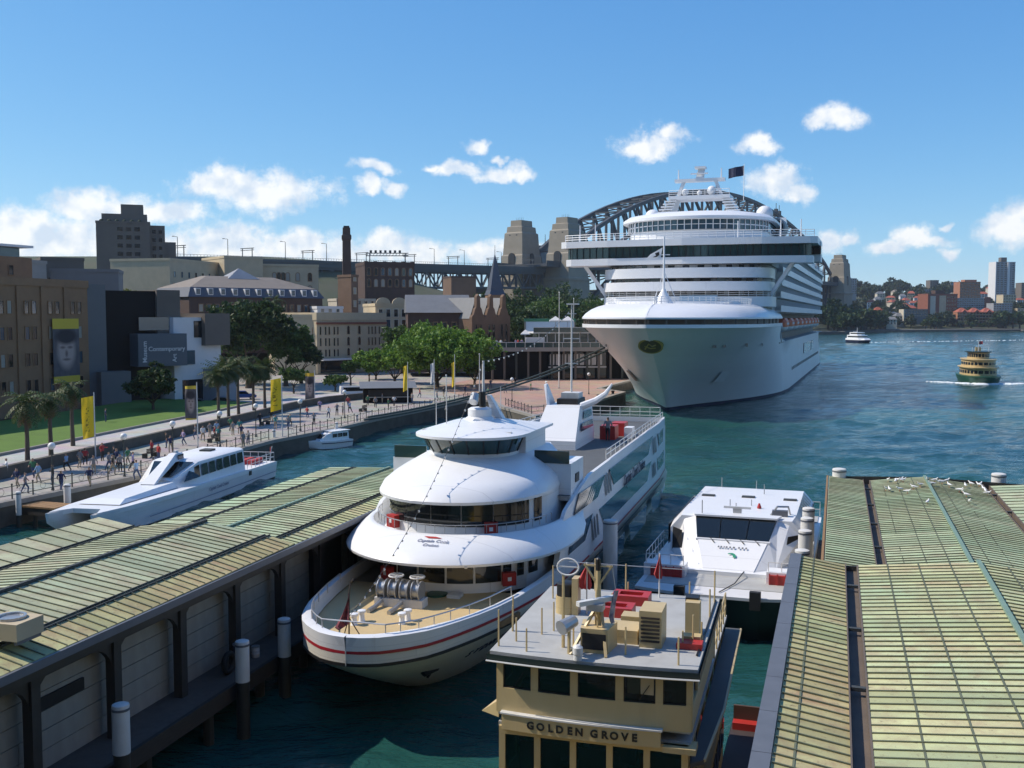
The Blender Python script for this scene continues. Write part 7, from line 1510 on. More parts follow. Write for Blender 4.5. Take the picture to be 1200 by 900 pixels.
bldg('sandstone_building', 'recessed side wing of the cream sandstone building with an arched gable window', XY(322, 248), XY(372, 247), 2.2, ZP(371, 248), 14, 'sandstone_pale', [(ZP(395, 248), 2.0)], grid(5), 1.0, 'sandstone_brown', arch=True)
bldg('white_house', 'small white rendered house rising behind the cream building', XY(372, 285), XY(402, 288), 6, ZP(361, 286), 8, 'render_white', rows_at((366,), 286, 1.4), grid(3, .2, .8), .9)
bldg('white_house', 'low pale rooftop building behind the cream sandstone block', XY(395, 305), XY(440, 310), 6, ZP(352, 308), 10, 'render_cream', rows_at((357,), 308, 1.3), grid(6), .9)
# buildings seen beyond the bridge
bldg('glass_tower', 'blue glass block seen between the two near pylons', XY(630, 1010), XY(648, 1012), 20, ZP(289, 1010), 20, 'glass_blue', cat='tower')
for px, top in ((639, 276),): p = XY(px, 1012); t = thing('roof_mast', 'thin mast on top of the blue glass block', 'mast', (p[0], p[1] + 8, ZP(289, 1010)), 0); MB().cyl((0, 0, 0), (0, 0, 12), .5, .2, 6).build('pole', 'bridge_steel', t); MB().box(-1.5, 1.5, -1.5, 1.5, 0, 1).build('base', 'bridge_steel', t)

# ================================================================= PASSENGER TERMINAL (behind the bow)
p0, p1 = Vector(XY(560, 224)), Vector(XY(746, 228)); d = p1 - p0; L = d.length; t = thing('passenger_terminal', 'two level passenger terminal with glass railed terrace beside the cruise ship bow', 'terminal', (p0.x, p0.y, 2), math.atan2(d.y, d.x))
zt = ZP(407, 226) - 2
MB().box(0, L, 0, 16, zt - .9, zt).build('terrace_slab', 'concrete', t); MB().box(0, L, 3, 3.4, 0, zt - .9).build('rear_wall', 'mca_black', t)
for k in range(14): MB().box(.6 + k * (L - 1) / 13 - .22, .6 + k * (L - 1) / 13 + .22, .4, .85, 0, zt - .9).build('column', 'concrete_brown' if k % 3 else 'iron', t)
for k in range(17): MB().box(k * L / 17 + .06, (k + 1) * L / 17 - .06, .05, .1, zt, zt + 1.05).build('glass_panel', 'glass_green', t)
MB().bar((0, .07, zt + 1.1), (L, .07, zt + 1.1), .1).build('hand_rail', 'pole_white', t)
for k in range(18): MB().box(k * L / 17.02 - .04, k * L / 17.02 + .04, .02, .14, zt, zt + 1.1).build('rail_post', 'pole_white', t)
MB().box(L * .40, L * .98, 5, 15, zt, zt + 3.0).build('pavilion', 'glass_green', t); MB().box(L * .36, L, 3.6, 16, zt + 3.0, zt + 3.3).build('pavilion_roof', 'render_white', t)
for k in range(12): MB().box(L * .4 + k * L * .58 / 11 - .1, L * .4 + k * L * .58 / 11 + .1, 4.8, 5, zt, zt + 3).build('pavilion_post', 'render_white', t)
MB().box(L * .36, L, 3.4, 3.5, zt + 3.3, zt + 4.3).build('roof_terrace_screen', 'glass_green', t); MB().bar((L * .36, 3.45, zt + 4.35), (L, 3.45, zt + 4.35), .1).build('hand_rail', 'pole_white', t)
MB().box(L * .30, L * .42, .8, 1.2, zt + .2, zt + 2.2).build('white_panel', 'render_white', t)
for k in range(9): MB().box(L * .46 + k * 1.35, L * .46 + k * 1.35 + 1.0, 2.2, 2.3, 3.2, 5.6).build('lobby_window', 'render_white', t); 
MB().box(L * .45, L * .82, 2.3, 2.5, .1, 6).build('lobby_glass', 'glass', t); MB().box(L * .45, L * .82, 1.9, 2.2, 2.6, 2.9).build('lobby_sill', 'render_white', t)
TW = Matrix.Translation(t.location) @ Matrix.Rotation(t.rotation_euler.z, 4, 'Z'); terrace_z = 2 + zt; term_L = L
def umbrella(w, z, label, h=2.6, r=1.9, mat='render_white'):
    u = thing('market_umbrella', label, 'umbrella', (w.x, w.y, z), 0, 'umbrellas on the terminal terrace'); MB().cyl((0, 0, 0), (0, 0, h + .7), .05, .05, 6).build('pole', 'pole_grey', u)
    mb = MB(); mb.loft([[(rr * math.cos(a), rr * math.sin(a), zz) for a in [math.pi / 4 + k * math.pi / 2 for k in range(4)]] for rr, zz in ((r, h - .25), (r, h), (.08, h + .95))], True, cap0=True, cap1=True); mb.build('canopy', mat, u)
for f, y, zz in ((.52, 8, 3.3), (.60, 8, 3.3), (.80, 7, 3.3), (.92, 8, 3.3)): umbrella(TW @ Vector((f * L, y, 0)), terrace_z + zz, 'white square umbrella on the roof terrace of the passenger terminal')
umbrella(TW @ Vector((.34 * L, 12, 0)), terrace_z, 'white square umbrella at ground of the railed terrace', 2.8, 1.6)
w = TW @ Vector((L * .50, 11, 0)); s_ = thing('fabric_awning', 'green awning over a pale blue screen behind the terminal terrace', 'awning', (w.x, w.y + 3, terrace_z), 0)
MB().prism([(-6, 0), (6, 0), (6, 4), (-6, 4)], 5.6, 6.3).build('canopy', M('awning_green', (.03, .15, .08), .7), s_); MB().box(-5.6, 5.6, .1, .2, 3.3, 5.6).build('screen', M('screen_blue', (.35, .45, .55), .6), s_)
for x in (-5.8, 5.8): MB().cyl((x, .3, 0), (x, .3, 5.7), .12, .12, 6).build('post', 'pole_grey', s_)
for k in range(5): x = term_L * (.05 + .06 * k); w = TW @ Vector((x, 1.2, 0)); s_ = thing('parasol_table', 'small white cafe table set on the railed terrace', 'table', (w.x, w.y, terrace_z), 0, 'cafe tables on the terrace'); MB().cyl((0, 0, 0), (0, 0, .72), .05, .05, 6).build('leg', 'pole_white', s_); MB().lathe([(.45, .72), (.45, .76)], n=12).build('table_top', 'render_white', s_)

# ================================================================= FAR SHORE
FM = ['render_cream', 'render_white', 'brick_orange', 'brick_red', 'render_grey', 'sandstone_pale']
def far_block(px0, px1, Y, pyb, pyt, mat, label, rows=0, cols=0, glass='glass', depth=18, roofm=None, fr=None, group=None, rot=0, ww=None):
    zb, zt_ = ZP(pyb, Y), ZP(pyt, Y); t = bldg('apartment_block', label, XY(px0, Y), (XY(px1, Y)[0], XY(px1, Y)[1] + rot), zb - 8, zt_, depth, mat, parapet=.6, group=group)
    L = XY(px1, Y)[0] - XY(px0, Y)[0]; hh = zt_ - zb
    for r in range(rows):
        for c in range(cols):
            x = L * (c + .5) / cols; z = 8 + hh * (r + .35) / rows; w = ww or L / cols * .6
            MB().box(x - w / 2, x + w / 2, -.12, 0, z, z + hh / rows * .5).build('window', glass, t)
    return t
t = far_block(1166, 1188, 1430, 348, 308, 'render_grey', 'tall apartment tower with its sunlit end wall coloured white on the far shore', 16, 5, depth=22); MB().box(-.8, 0, 0, 22, 0, ZP(308, 1430) - ZP(348, 1430) + 9).build('lit_end_wall', 'render_white', t); MB().box(9, 17, 6, 14, ZP(308, 1430) - ZP(348, 1430) + 8, ZP(302, 1430) - ZP(348, 1430) + 8).build('lift_house', 'concrete_brown', t); MB().box(15, 18, -2, 0, 8, ZP(308, 1430) - ZP(348, 1430) + 8).build('white_bay', 'render_white', t)  # white end wall puts the tower's sunlit left face into the colour
t = far_block(1087, 1125, 1175, 372, 345, 'brick_red', 'red brick apartment block with its sunlit end faces coloured as pale panels on the far shore', 0, 0, depth=20, rot=8)
h_ = ZP(345, 1175) - ZP(372, 1175); MB().box(3, 9.5, -.4, 0, 7, 7 + h_ - 1).build('lit_face_panel', 'render_cream', t); MB().box(14.5, 23, -.4, 0, 6, 7 + h_ - .5).build('lit_face_panel', 'sandstone_pale', t); MB().box(12, 24, 4, 12, 8 + h_, 12.5 + h_).build('lift_house', 'brick_dark', t)  # pale panels carry the sunlit end faces of the brick block in their colour
for k in range(6):
    for x in (25, 28, 31.5, 35): MB().box(x - .9, x + .9, -.12, 0, 9 + k * h_ / 6.3, 11 + k * h_ / 6.3).build('window', 'glass', t)
t = far_block(1121, 1160, 1230, 362, 350, 'render_grey', 'wide grey slab block behind the red roofed apartments', 5, 14, depth=16); MB().box(XY(1160, 1230)[0] - XY(1121, 1230)[0] - 7, XY(1160, 1230)[0] - XY(1121, 1230)[0] + .2, -.5, 0, 6, 22).build('brick_end', 'brick_red', t)
t = far_block(1124, 1148, 1380, 350, 331, 'brick_orange', 'stepped tan brick apartment building above the grey slab', 6, 7, depth=20); MB().box(8, 24, 4, 16, ZP(331, 1380) - ZP(350, 1380) + 8, ZP(328, 1380) - ZP(350, 1380) + 8).build('roof_storey', 'brick_orange', t)
t = far_block(1122, 1166, 1150, 380, 366, 'brick_orange', 'long apartment house with terracotta gabled roofs and balconies', 4, 12, depth=14, ww=1.8)
L = XY(1166, 1150)[0] - XY(1122, 1150)[0]; h_ = ZP(366, 1150) - ZP(380, 1150) + 8
for k in range(3):
    x = L * (.17 + .33 * k); mb = MB(); mb.add([(x - 7, -1.2, h_), (x + 7, -1.2, h_), (x + 7, 14.5, h_), (x - 7, 14.5, h_), (x - 1.5, 6.5, h_ + 5), (x + 1.5, 6.5, h_ + 5)], [(0, 1, 5, 4), (1, 2, 5), (2, 3, 4, 5), (3, 0, 4)]); mb.build('hip_roof', 'roof_tile_red', t); mb = MB(); mb.add([(x - 3, -1.8, h_), (x + 3, -1.8, h_), (x, -1.8, h_ + 3), (x, 5, h_ + 3)], [(0, 1, 2), (0, 2, 3), (1, 3, 2)]); mb.build('front_gable', 'roof_tile_red', t)
for r in range(4): MB().box(0, L, -1.0, 0, 8.4 + r * 3.3, 8.8 + r * 3.3).build('balcony', 'sandstone_pale', t)
t = far_block(1060, 1087, 1120, 372, 363, 'mca_grey', 'low dark apartment block with a sunlit cream end wall', 3, 8, depth=14); MB().box(-1, 0, 0, 14, 4, ZP(363, 1120) - ZP(372, 1120) + 8.4).build('lit_end_wall', 'render_cream', t)  # cream end wall against the dark front: sunlit left face put into the colour
far_block(990, 1003, 1330, 345, 327, 'render_grey', 'grey tower just beyond the far bridge pylon', 9, 5, depth=16); far_block(1077, 1092, 1560, 352, 340, 'render_grey', 'pale grey block half hidden in the hillside trees', 4, 6)
far_block(1089, 1099, 1750, 340, 329, 'concrete_brown', 'dark hilltop apartment block above the trees', 5, 4); far_block(1113, 1120, 1800, 340, 331, 'render_grey', 'slim grey tower on the hilltop skyline', 6, 3)
far_block(1175, 1190, 1260, 362, 346, 'sandstone_pale', 'stepped cream apartments below the tall tower', 5, 5); far_block(1164, 1186, 1190, 366, 356, 'render_grey', 'grey flats with pale balconies near the far waterfront', 4, 7); far_block(1192, 1215, 1210, 372, 362, 'sandstone_pale', 'cream waterfront flats at the far shore edge', 3, 6); far_block(1165, 1180, 1170, 376, 366, 'sandstone_pale', 'small cream flats beside the terracotta roofed apartments', 3, 4)
far_block(1196, 1206, 1500, 350, 332, 'concrete_brown', 'brown tower far along the hill skyline', 8, 4); far_block(1188, 1230, 1180, 380, 374, 'brick_orange', 'low brick waterfront terrace by the dark fig grove', 2, 10)
rh = random.Random(21)
hm = {}
def house_parts(mat, roofm):
    b = MB(); b.box(-5, 5, 0, 9, -6, 6); r = MB(); r.add([(-5.6, -.6, 6), (5.6, -.6, 6), (5.6, 9.6, 6), (-5.6, 9.6, 6), (-2.5, 4.5, 9.4), (2.5, 4.5, 9.4)], [(0, 1, 5, 4), (1, 2, 5), (2, 3, 4, 5), (3, 0, 4)])
    w = MB(); w.box(-.7, .7, -.15, 0, 0, 1.7); return b.mesh('wall'), r.mesh('roof'), w.mesh('window')
bm_h, rm_h, wm_h = house_parts(0, 0); wm_h.materials.append(MATS['glass'])
for k, (px, py) in enumerate(((1028, 352), (1036, 360), (1042, 349), (1048, 356), (1031, 345), (1052, 365), (1057, 348), (1062, 354), (1066, 345), (1071, 356), (1075, 349), (1060, 360), (1045, 368), (1038, 372), (1050, 343), (1083, 352), (1030, 366), (1068, 363), (1110, 360), (1100, 356), (1150, 345), (1158, 350), (1195, 352), (1180, 340), (1055, 373), (1072, 369), (1020, 356), (1044, 376), (1116, 345), (1160, 338))):
    Y = 1050 + (378 - py) * 13 + rh.uniform(-10, 10); X = (px - 600) / F * Y; z = max(ZP(py + 4, Y), 3)
    m1, m2 = rh.choice(FM[:3] + FM[1:2] + FM[5:]), rh.choice(['roof_tile_red', 'roof_tan', 'roof_grey', 'roof_tile_red'])
    cn = {'render_cream': 'cream', 'render_white': 'white', 'brick_orange': 'orange brick', 'sandstone_pale': 'pale stone'}[m1]; rn = {'roof_tile_red': 'red tiled', 'roof_tan': 'brown', 'roof_grey': 'grey'}[m2]
    t = thing('house', f'{cn} house with a {rn} roof among the trees of the far hillside', 'house', (X, Y, z), rh.uniform(-.5, .5), 'hillside houses across the water'); t.scale = (rh.uniform(.7, 1.3), 1, rh.uniform(.7, 1.1))
    for nm, me, m_ in (('wall', bm_h, m1), ('roof', rm_h, m2)):
        o = bpy.data.objects.new(nm, me); col.objects.link(o); o.parent = t
        if not me.materials: me.materials.append(None)
        o.material_slots[0].link = 'OBJECT'; o.material_slots[0].material = MATS[m_]
    for x in (-3, 0, 3):
        for z_ in (.6, 3.4): link('window', wm_h, None, t, (x, 0, z_))
mb = MB(); mb.box(-40, 40, -4, 4, 0, 2.6); t = thing('ferry_jetty', 'low pale jetty at the foot of the far shore lawns', 'jetty', (575, 1098, 0), 0); MB().box(-30, 30, -5, 5, 1.0, 1.8).build('deck', 'concrete', t); MB().box(-12, 12, -3, 3, 1.8, 5).build('shelter', 'render_white', t); MB().box(-13, 13, -4, 4, 5, 5.5).build('shelter_roof', 'roof_grey', t)
for k in range(8): MB().cyl((-28 + 8 * k, -4.5, -1), (-28 + 8 * k, -4.5, 3), .4, .4, 6).build('pile', 'wood_dark', t)
# ================================================================= TREES
def leaf_mat(name, c1, c2, c3):
    m = bpy.data.materials.new(name); m.use_nodes = True; MATS[name] = m
    n, l = m.node_tree.nodes, m.node_tree.links; b = n['Principled BSDF']; b.inputs['Roughness'].default_value = .55; b.inputs['Specular IOR Level'].default_value = .3
    g = n.new('ShaderNodeNewGeometry'); r = n.new('ShaderNodeValToRGB'); l.new(g.outputs['Random Per Island'], r.inputs[0])
    r.color_ramp.elements[0].color = (*c1, 1); r.color_ramp.elements[1].color = (*c3, 1); e = r.color_ramp.elements.new(.55); e.color = (*c2, 1)
    l.new(r.outputs[0], b.inputs['Base Color'])
    tr = n.new('ShaderNodeBsdfTranslucent'); l.new(r.outputs[0], tr.inputs['Color']); ms = n.new('ShaderNodeMixShader'); ms.inputs[0].default_value = .3
    l.new(b.outputs[0], ms.inputs[1]); l.new(tr.outputs[0], ms.inputs[2]); l.new(ms.outputs[0], n['Material Output'].inputs['Surface'])
leaf_mat('leaf_bright', (.07, .15, .02), (.12, .225, .03), (.18, .28, .045))
leaf_mat('leaf_mid', (.04, .09, .02), (.065, .125, .028), (.11, .175, .04))
leaf_mat('leaf_dark', (.02, .045, .015), (.036, .072, .022), (.07, .11, .034))
leaf_mat('leaf_far', (.028, .045, .022), (.04, .062, .026), (.065, .085, .035))
leaf_mat('leaf_yellow', (.10, .12, .02), (.16, .18, .03), (.2, .2, .05))
leaf_mat('leaf_palm', (.03, .06, .015), (.05, .085, .022), (.09, .10, .035)); leaf_mat('leaf_dry', (.10, .07, .03), (.14, .10, .05), (.18, .12, .06))
def crown_mesh(seed, n, leaf, blobs, up=.3):
    """leaf-sized faces scattered through lumpy blobs: clumps with gaps between"""
    rg = random.Random(seed); vs = []; fs = []
    wsum = [b[3] * b[4] for b in blobs]; tot = sum(wsum); sub = []
    for b, w in zip(blobs, wsum):                      # each blob gets clumps of its own
        m = max(4, int(46 * w / tot * len(blobs) ** .5))
        for _ in range(m):
            a = rg.uniform(0, 6.283); c = rg.uniform(-.75, 1); s = math.sqrt(max(0, 1 - c * c)); r = rg.uniform(.62, 1.0)
            sub.append((b[0] + b[3] * r * s * math.cos(a), b[1] + b[3] * r * s * math.sin(a), b[2] + b[4] * r * c, b[3] * rg.uniform(.16, .34)))
    for i in range(n):
        x, y, z, r = sub[rg.randrange(len(sub))]
        dx, dy, dz = rg.gauss(0, .55), rg.gauss(0, .55), rg.gauss(0, .42); p = Vector((x + dx * r, y + dy * r, z + dz * r))
        nrm = Vector((rg.gauss(0, .7), rg.gauss(0, .7), rg.gauss(up, .6)))
        if nrm.length < .05: nrm = Vector((0, 0, 1))
        nrm.normalize(); a = nrm.orthogonal().normalized(); b2 = nrm.cross(a); th = rg.uniform(0, 6.28); a, b2 = a * math.cos(th) + b2 * math.sin(th), b2 * math.cos(th) - a * math.sin(th)
        s = leaf * rg.uniform(.6, 1.3); o = len(vs)
        vs += [p - a * s, p + b2 * s * .5 + nrm * s * .1, p + a * s, p - b2 * s * .5 + nrm * s * .1]; fs.append((o, o + 1, o + 2, o + 3))
    me = bpy.data.meshes.new('crown'); me.from_pydata([tuple(v) for v in vs], [], fs); me.update(); return me
def trunk_mesh(seed, h, r, spread, nl=5):
    rg = random.Random(seed); mb = MB(); mb.tube([(0, 0, -.6), (rg.uniform(-.1, .1) * h * .2, 0, h * .5), (rg.uniform(-.1, .1) * h * .3, rg.uniform(-.1, .1) * h * .3, h)], [r * 1.35, r, r * .75], 8)
    for k in range(nl):
        a = 6.283 * k / nl + rg.uniform(-.4, .4); q = spread * rg.uniform(.5, .9); z0 = h * rg.uniform(.6, .98)
        mb.tube([(0, 0, z0), (q * .45 * math.cos(a), q * .45 * math.sin(a), z0 + spread * .35), (q * math.cos(a), q * math.sin(a), z0 + spread * rg.uniform(.5, .9))], [r * .6, r * .35, r * .12], 6)
    return mb.mesh('trunk', 60)
def tree(px, py, zg, W, Ht, mat, label, seed, n=5000, leaf=.32, trunk=.35, Y=None, group=None, name='tree', nb=7):
    p = G(px, py, zg) if Y is None else Vector((*XY(px, Y), zg))
    t = thing(name, label, 'tree', (p.x, p.y, zg), 0, group); rg = random.Random(seed)
    cz = Ht * (trunk + (1 - trunk) * .5); ry = Ht * (1 - trunk) * .5; bl = [(0, 0, cz, W * .30, ry * .75)]
    for k in range(nb):
        a = 6.283 * k / nb + rg.uniform(-.3, .3); q = W * .5 * rg.uniform(.45, .68); bl.append((q * math.cos(a), q * math.sin(a), cz + ry * rg.uniform(-.4, .45), W * rg.uniform(.16, .27), ry * rg.uniform(.35, .55)))
    link('trunk', trunk_mesh(seed, Ht * trunk * 1.1, max(.15, Ht * .03), W * .38), 'bark', t); link('crown', crown_mesh(seed, n, leaf, bl), mat, t)
    return t
# big sunlit fig and its neighbours
tree(512, 458, 2, 22, 13.5, 'leaf_bright', 'big sunlit fig with wide bright green crown on the promenade', 1, 17000, .42, .10, Y=202, nb=10)
tree(462, 452, 2, 11, 9.5, 'leaf_bright', 'smaller bright green tree next to the big sunlit fig', 2, 6500, .40, .1, Y=214)
tree(556, 452, 2, 9, 8.5, 'leaf_mid', 'mid green tree on the terminal side of the big fig', 3, 5500, .38, .1, Y=212)
tree(440, 440, 2, 9, 7, 'leaf_bright', 'round bright tree in front of the cream sandstone building', 4, 4600, .38, .1, Y=228)
tree(470, 420, 3, 12, 12, 'leaf_mid', 'tall green tree behind the bright fig, beside the cream building', 5, 5500, .42, .2, Y=246)
# tall dark figs beside the white museum wing
tree(290, 470, 2, 17, 19, 'leaf_dark', 'tall dark fig beside the white museum wing', 6, 11000, .45, .2, Y=200)
tree(334, 468, 2, 13, 15, 'leaf_mid', 'dark weeping fig next to the cream sandstone building', 7, 8000, .45, .15, Y=206)
tree(270, 462, 2, 13, 18, 'leaf_mid', 'dark green tree crowding the end of the white museum wing', 8, 6500, .45, .2, Y=212)
tree(352, 452, 2, 9, 12, 'leaf_dark', 'slim dark tree at the corner of the cream building', 9, 5000, .4, .2, Y=214)
tree(177, 482, 3.2, 7, 6.5, 'leaf_dark', 'round dark bush-like tree on the museum lawn', 10, 5000, .32, .14, Y=142)
tree(130, 340, 12, 14, 12, 'leaf_yellow', 'rounded yellow-green tree rising between the rooftops', 11, 4500, .5, .2, Y=262)
tree(188, 345, 10, 15, 18, 'leaf_dark', 'dark tree mass in front of the stepped concrete tower', 12, 5000, .6, .2, Y=330)
tree(343, 462, 2.2, 5.5, 5, 'leaf_mid', 'small round tree near the second portrait banner', 13, 3000, .28, .25, Y=186)
tree(392, 470, 2, 4.5, 3.4, 'leaf_mid', 'low clipped tree on the promenade by the white van', 14, 2600, .26, .25, Y=192)
tree(410, 452, 2, 4, 5.4, 'leaf_mid', 'small street tree in front of the cream facade', 15, 2200, .26, .4, Y=206); tree(432, 450, 2, 3.6, 5, 'leaf_bright', 'slender young tree beside the cream facade corner', 16, 2000, .26, .4, Y=210)
tree(398, 372, 8, 9, 9, 'leaf_mid', 'rounded green tree behind the cream building roof', 17, 3500, .4, .2, Y=300)
for k, (px, Y, W, H_, z, mt) in enumerate(((612, 300, 18, 15, 6, 'leaf_dark'), (640, 330, 20, 17, 7, 'leaf_mid'), (668, 345, 20, 16, 7, 'leaf_dark'), (690, 360, 18, 16, 7, 'leaf_mid'), (628, 270, 14, 12, 4, 'leaf_dark'), (656, 290, 15, 12, 4, 'leaf_dark'), (684, 300, 14, 12, 4, 'leaf_dark'), (600, 350, 22, 19, 8, 'leaf_dark'), (700, 420, 24, 20, 8, 'leaf_dark'), (650, 450, 26, 22, 10, 'leaf_dark'), (606, 252, 9, 9, 3, 'leaf_dark'))):
    tree(px, 0, z, W, H_, mt, ['dark park tree on the slope below the viaduct', 'lighter green park tree on the slope below the viaduct'][mt == 'leaf_mid'], 30 + k, 3600, .62, .15, Y=Y, group='park trees below the viaduct')
rt = random.Random(77)
fmesh = [(crown_mesh(100 + k, 520, 1.5, [(0, 0, 7.5, 4.5, 4.5), (3.5, 1, 6.5, 3, 3), (-3.2, -1, 6.8, 3.2, 3.0), (.5, -3.2, 6, 3, 3), (0, 3, 6, 3, 2.8)]), trunk_mesh(100 + k, 4, .5, 4)) for k in range(6)]
for c, tr in fmesh: c.materials.append(MATS['leaf_far']); tr.materials.append(MATS['bark'])
cd_ = [(crown_mesh(200 + k, 520, 1.5, [(0, 0, 7.5, 4.5, 4.5), (3.5, 1, 6.5, 3, 3), (-3.2, -1, 6.8, 3.2, 3.0), (.5, -3.2, 6, 3, 3)])) for k in range(3)]
for c in cd_: c.materials.append(MATS['leaf_dark'])
def far_tree(X, Y, z, s, label, group, dark=False):
    k = rt.randrange(6); t = thing('tree', label, 'tree', (X, Y, z), rt.uniform(0, 6.28), group); t.scale = (s, s, s * rt.uniform(.85, 1.15))
    link('trunk', fmesh[k][1], None, t); link('crown', cd_[k % 3] if dark else fmesh[k][0], None, t)
n_ = 0
while n_ < 215:                                      # wooded hillside of the far shore
    px = rt.uniform(985, 1215); d = rt.uniform(0, 1) ** 1.3; Y0 = shore_y((px - 600) / F * 1080); Y = Y0 + 25 + d * 800; X = (px - 600) / F * Y
    if Y < shore_y(X) + 20: continue
    far_tree(X, Y, north_h(X, Y) - .8, rt.uniform(.75, 1.5) * (1 + .5 * d), 'leafy tree on the wooded hillside across the harbour', 'hillside trees across the water'); n_ += 1
for k in range(42):                                  # dark headland trees below the far pylon
    px = rt.uniform(962, 1040); Y = 925 + rt.uniform(0, 150) + max(0, (px - 1000)) * 2.2; X = (px - 600) / F * Y
    if Y < shore_y(X) + 8: Y = shore_y(X) + 8 + rt.uniform(0, 20); X = (px - 600) / F * Y
    far_tree(X, Y, north_h(X, Y) - .8, rt.uniform(1.2, 2.1) * (1.0 if px < 1015 else .75), 'dark headland tree below the far bridge pylon', 'dark headland trees', True)
for px, s in ((1090, 1.2), (1094, 1.0), (1178, 1.5), (1186, 1.7), (1194, 1.6), (1202, 1.6), (1210, 1.6), (1170, 1.1), (1150, .6), (1138, .6), (1084, .9)):
    Y = shore_y((px - 600) / F * 1110) + 14; X = (px - 600) / F * Y; far_tree(X, Y, 3, s, 'dark spreading tree at the waterline of the far shore', 'waterfront trees across the water', True)
for k in range(0): X = rt.uniform(-420, 10); Y = rt.uniform(560, 760); far_tree(X, Y, rocks_h(X, Y) - 1, rt.uniform(1.0, 1.7), 'dark tree on the headland behind the viaduct', 'headland trees behind the viaduct', True)
# palms
def frond_mesh(seed, n, L, droop, leaf_w, up0, up1):
    rg = random.Random(seed); vs = []; fs = []
    for k in range(n):
        a = 6.283 * k / n * 2.4 + rg.uniform(-.2, .2); e = rg.uniform(up0, up1); ln = L * rg.uniform(.8, 1.1); prev = Vector((0, 0, 0)); d = Vector((math.cos(a) * math.cos(e), math.sin(a) * math.cos(e), math.sin(e))); sidev = Vector((-math.sin(a), math.cos(a), 0)); m = 9
        for j in range(m):
            d = (d + Vector((0, 0, -droop * .16))).normalized(); nx = prev + d * ln / m; w = leaf_w * math.sin(math.pi * (j + .8) / (m + .8)) + .05
            for s in (-1, 1):
                o = len(vs); q = sidev * s * w + Vector((0, 0, -w * .45)); vs += [tuple(prev), tuple(prev.lerp(nx, .55)), tuple(prev.lerp(nx, .85) + q), tuple(prev.lerp(nx, .45) + q)]; fs.append((o, o + 1, o + 2, o + 3))
            prev = nx
    me = bpy.data.meshes.new('fronds'); me.from_pydata(vs, [], fs); me.update(); return me
def palm(px, pyb, pyt, label, seed, fan=False, group=None, zg=2.0, L=2.2):
    p = G(px, pyb, zg); top = ZP(pyt, p.y) - zg; t = thing('palm_tree', label, 'palm tree', (p.x, p.y, zg), seed * .7, group)
    MB().tube([(0, 0, -.4), (.05, 0, .5), (.08, .05, top * .5), (0, 0, top)], [.32, .24, .19, .16], 8).build('trunk', 'palm_bark', t, 60)
    for nm, me, m_, z in (('fronds', frond_mesh(seed, 40 if not fan else 64, L, 1.3 if not fan else .8, .34 if not fan else .5, -.5 if not fan else -.8, 1.2), 'leaf_palm', top), ('dry_skirt', frond_mesh(seed + 50, 12, L * .8, 1.8, .3, -1.0, -.3), 'leaf_dry', top - .2)): link(nm, me, m_, t, (0, 0, z))
palm(32, 552, 472, 'stout palm with a brown dry skirt at the promenade edge', 1, L=2.6); palm(60, 546, 468, 'slim palm between the dry-skirted palm and the yellow flag', 2); palm(86, 531, 455, 'taller slim palm nearest the yellow flag', 3, L=2.3)
for k, (px, pb, pt, lb) in enumerate(((256, 500, 436, 'cabbage palm at the promenade end of the palm row'), (268, 497, 432, 'tall cabbage palm near the parked blue car'), (280, 493, 428, 'cabbage palm standing in the middle of the palm row'), (298, 487, 434, 'leaning cabbage palm beside the yellow banner'), (311, 484, 430, 'cabbage palm just before the yellow banner pole'))):
    palm(px, pb, pt, lb, 10 + k, True, 'palm row by the white museum wing', L=2.5)
p_ = XY(323, 250); t = thing('palm_tree', 'single palm crown poking above the dark figs', 'palm tree', (p_[0], p_[1], 4), 0); MB().tube([(0, 0, 0), (0, 0, ZP(352, 250) - 4)], [.4, .3], 7).build('trunk', 'palm_bark', t); link('fronds', frond_mesh(31, 26, 3.2, 1.2, .5, -.5, 1.2), 'leaf_palm', t, (0, 0, ZP(352, 250) - 4))
# grass tufts on the lawn edge
# ================================================================= PROMENADE: FENCE, FLAGS, LAMPS, PEOPLE, CARS
def along(pl, step):
    out = []; 
    for a, b in zip(pl, pl[1:]):
        a, b = Vector(a), Vector(b); n = max(1, round((b - a).length / step))
        for k in range(n): out.append(a.lerp(b, k / n))
    out.append(Vector(pl[-1])); return out
pm = MB(); pm.cyl((0, 0, 0), (0, 0, 1.05), .06, .05, 6); pm.ball((0, 0, 1.1), .09, 6, 5); pme = pm.mesh('post'); pme.materials.append(MATS['iron'])
ringm = MB(); n = 10; ringm.loft([[(.26 * math.cos(a) + 0, .02 * math.cos(b), .55 + .26 * math.sin(a) + .02 * math.sin(b)) for b in (0, 2.1, 4.2)] for a in [6.283 * i / n for i in range(n + 1)]], True); rme = ringm.mesh('ring'); rme.materials.append(MATS['iron'])
def fence(pl, label, step=1.9):
    t = thing('quay_railing', label, 'railing', (pl[0][0], pl[0][1], 2.12), 0); P = [Vector((p.x, p.y)) - Vector(pl[0]) for p in along(pl, step)]
    for a, b in zip(P, P[1:]):
        link('post', pme, None, t, (a.x, a.y, 0)); mb = MB()
        for z in (.95, .3): mb.bar((a.x, a.y, z), (b.x, b.y, z), .05)
        rl = mb.build('rail', 'iron', t); c = (a + b) / 2; o = link('ring', rme, None, t, (c.x, c.y, .07)); o.rotation_euler.z = math.atan2((b - a).y, (b - a).x)
    link('post', pme, None, t, (P[-1].x, P[-1].y, 0))
ql = offs(quay, -.3)
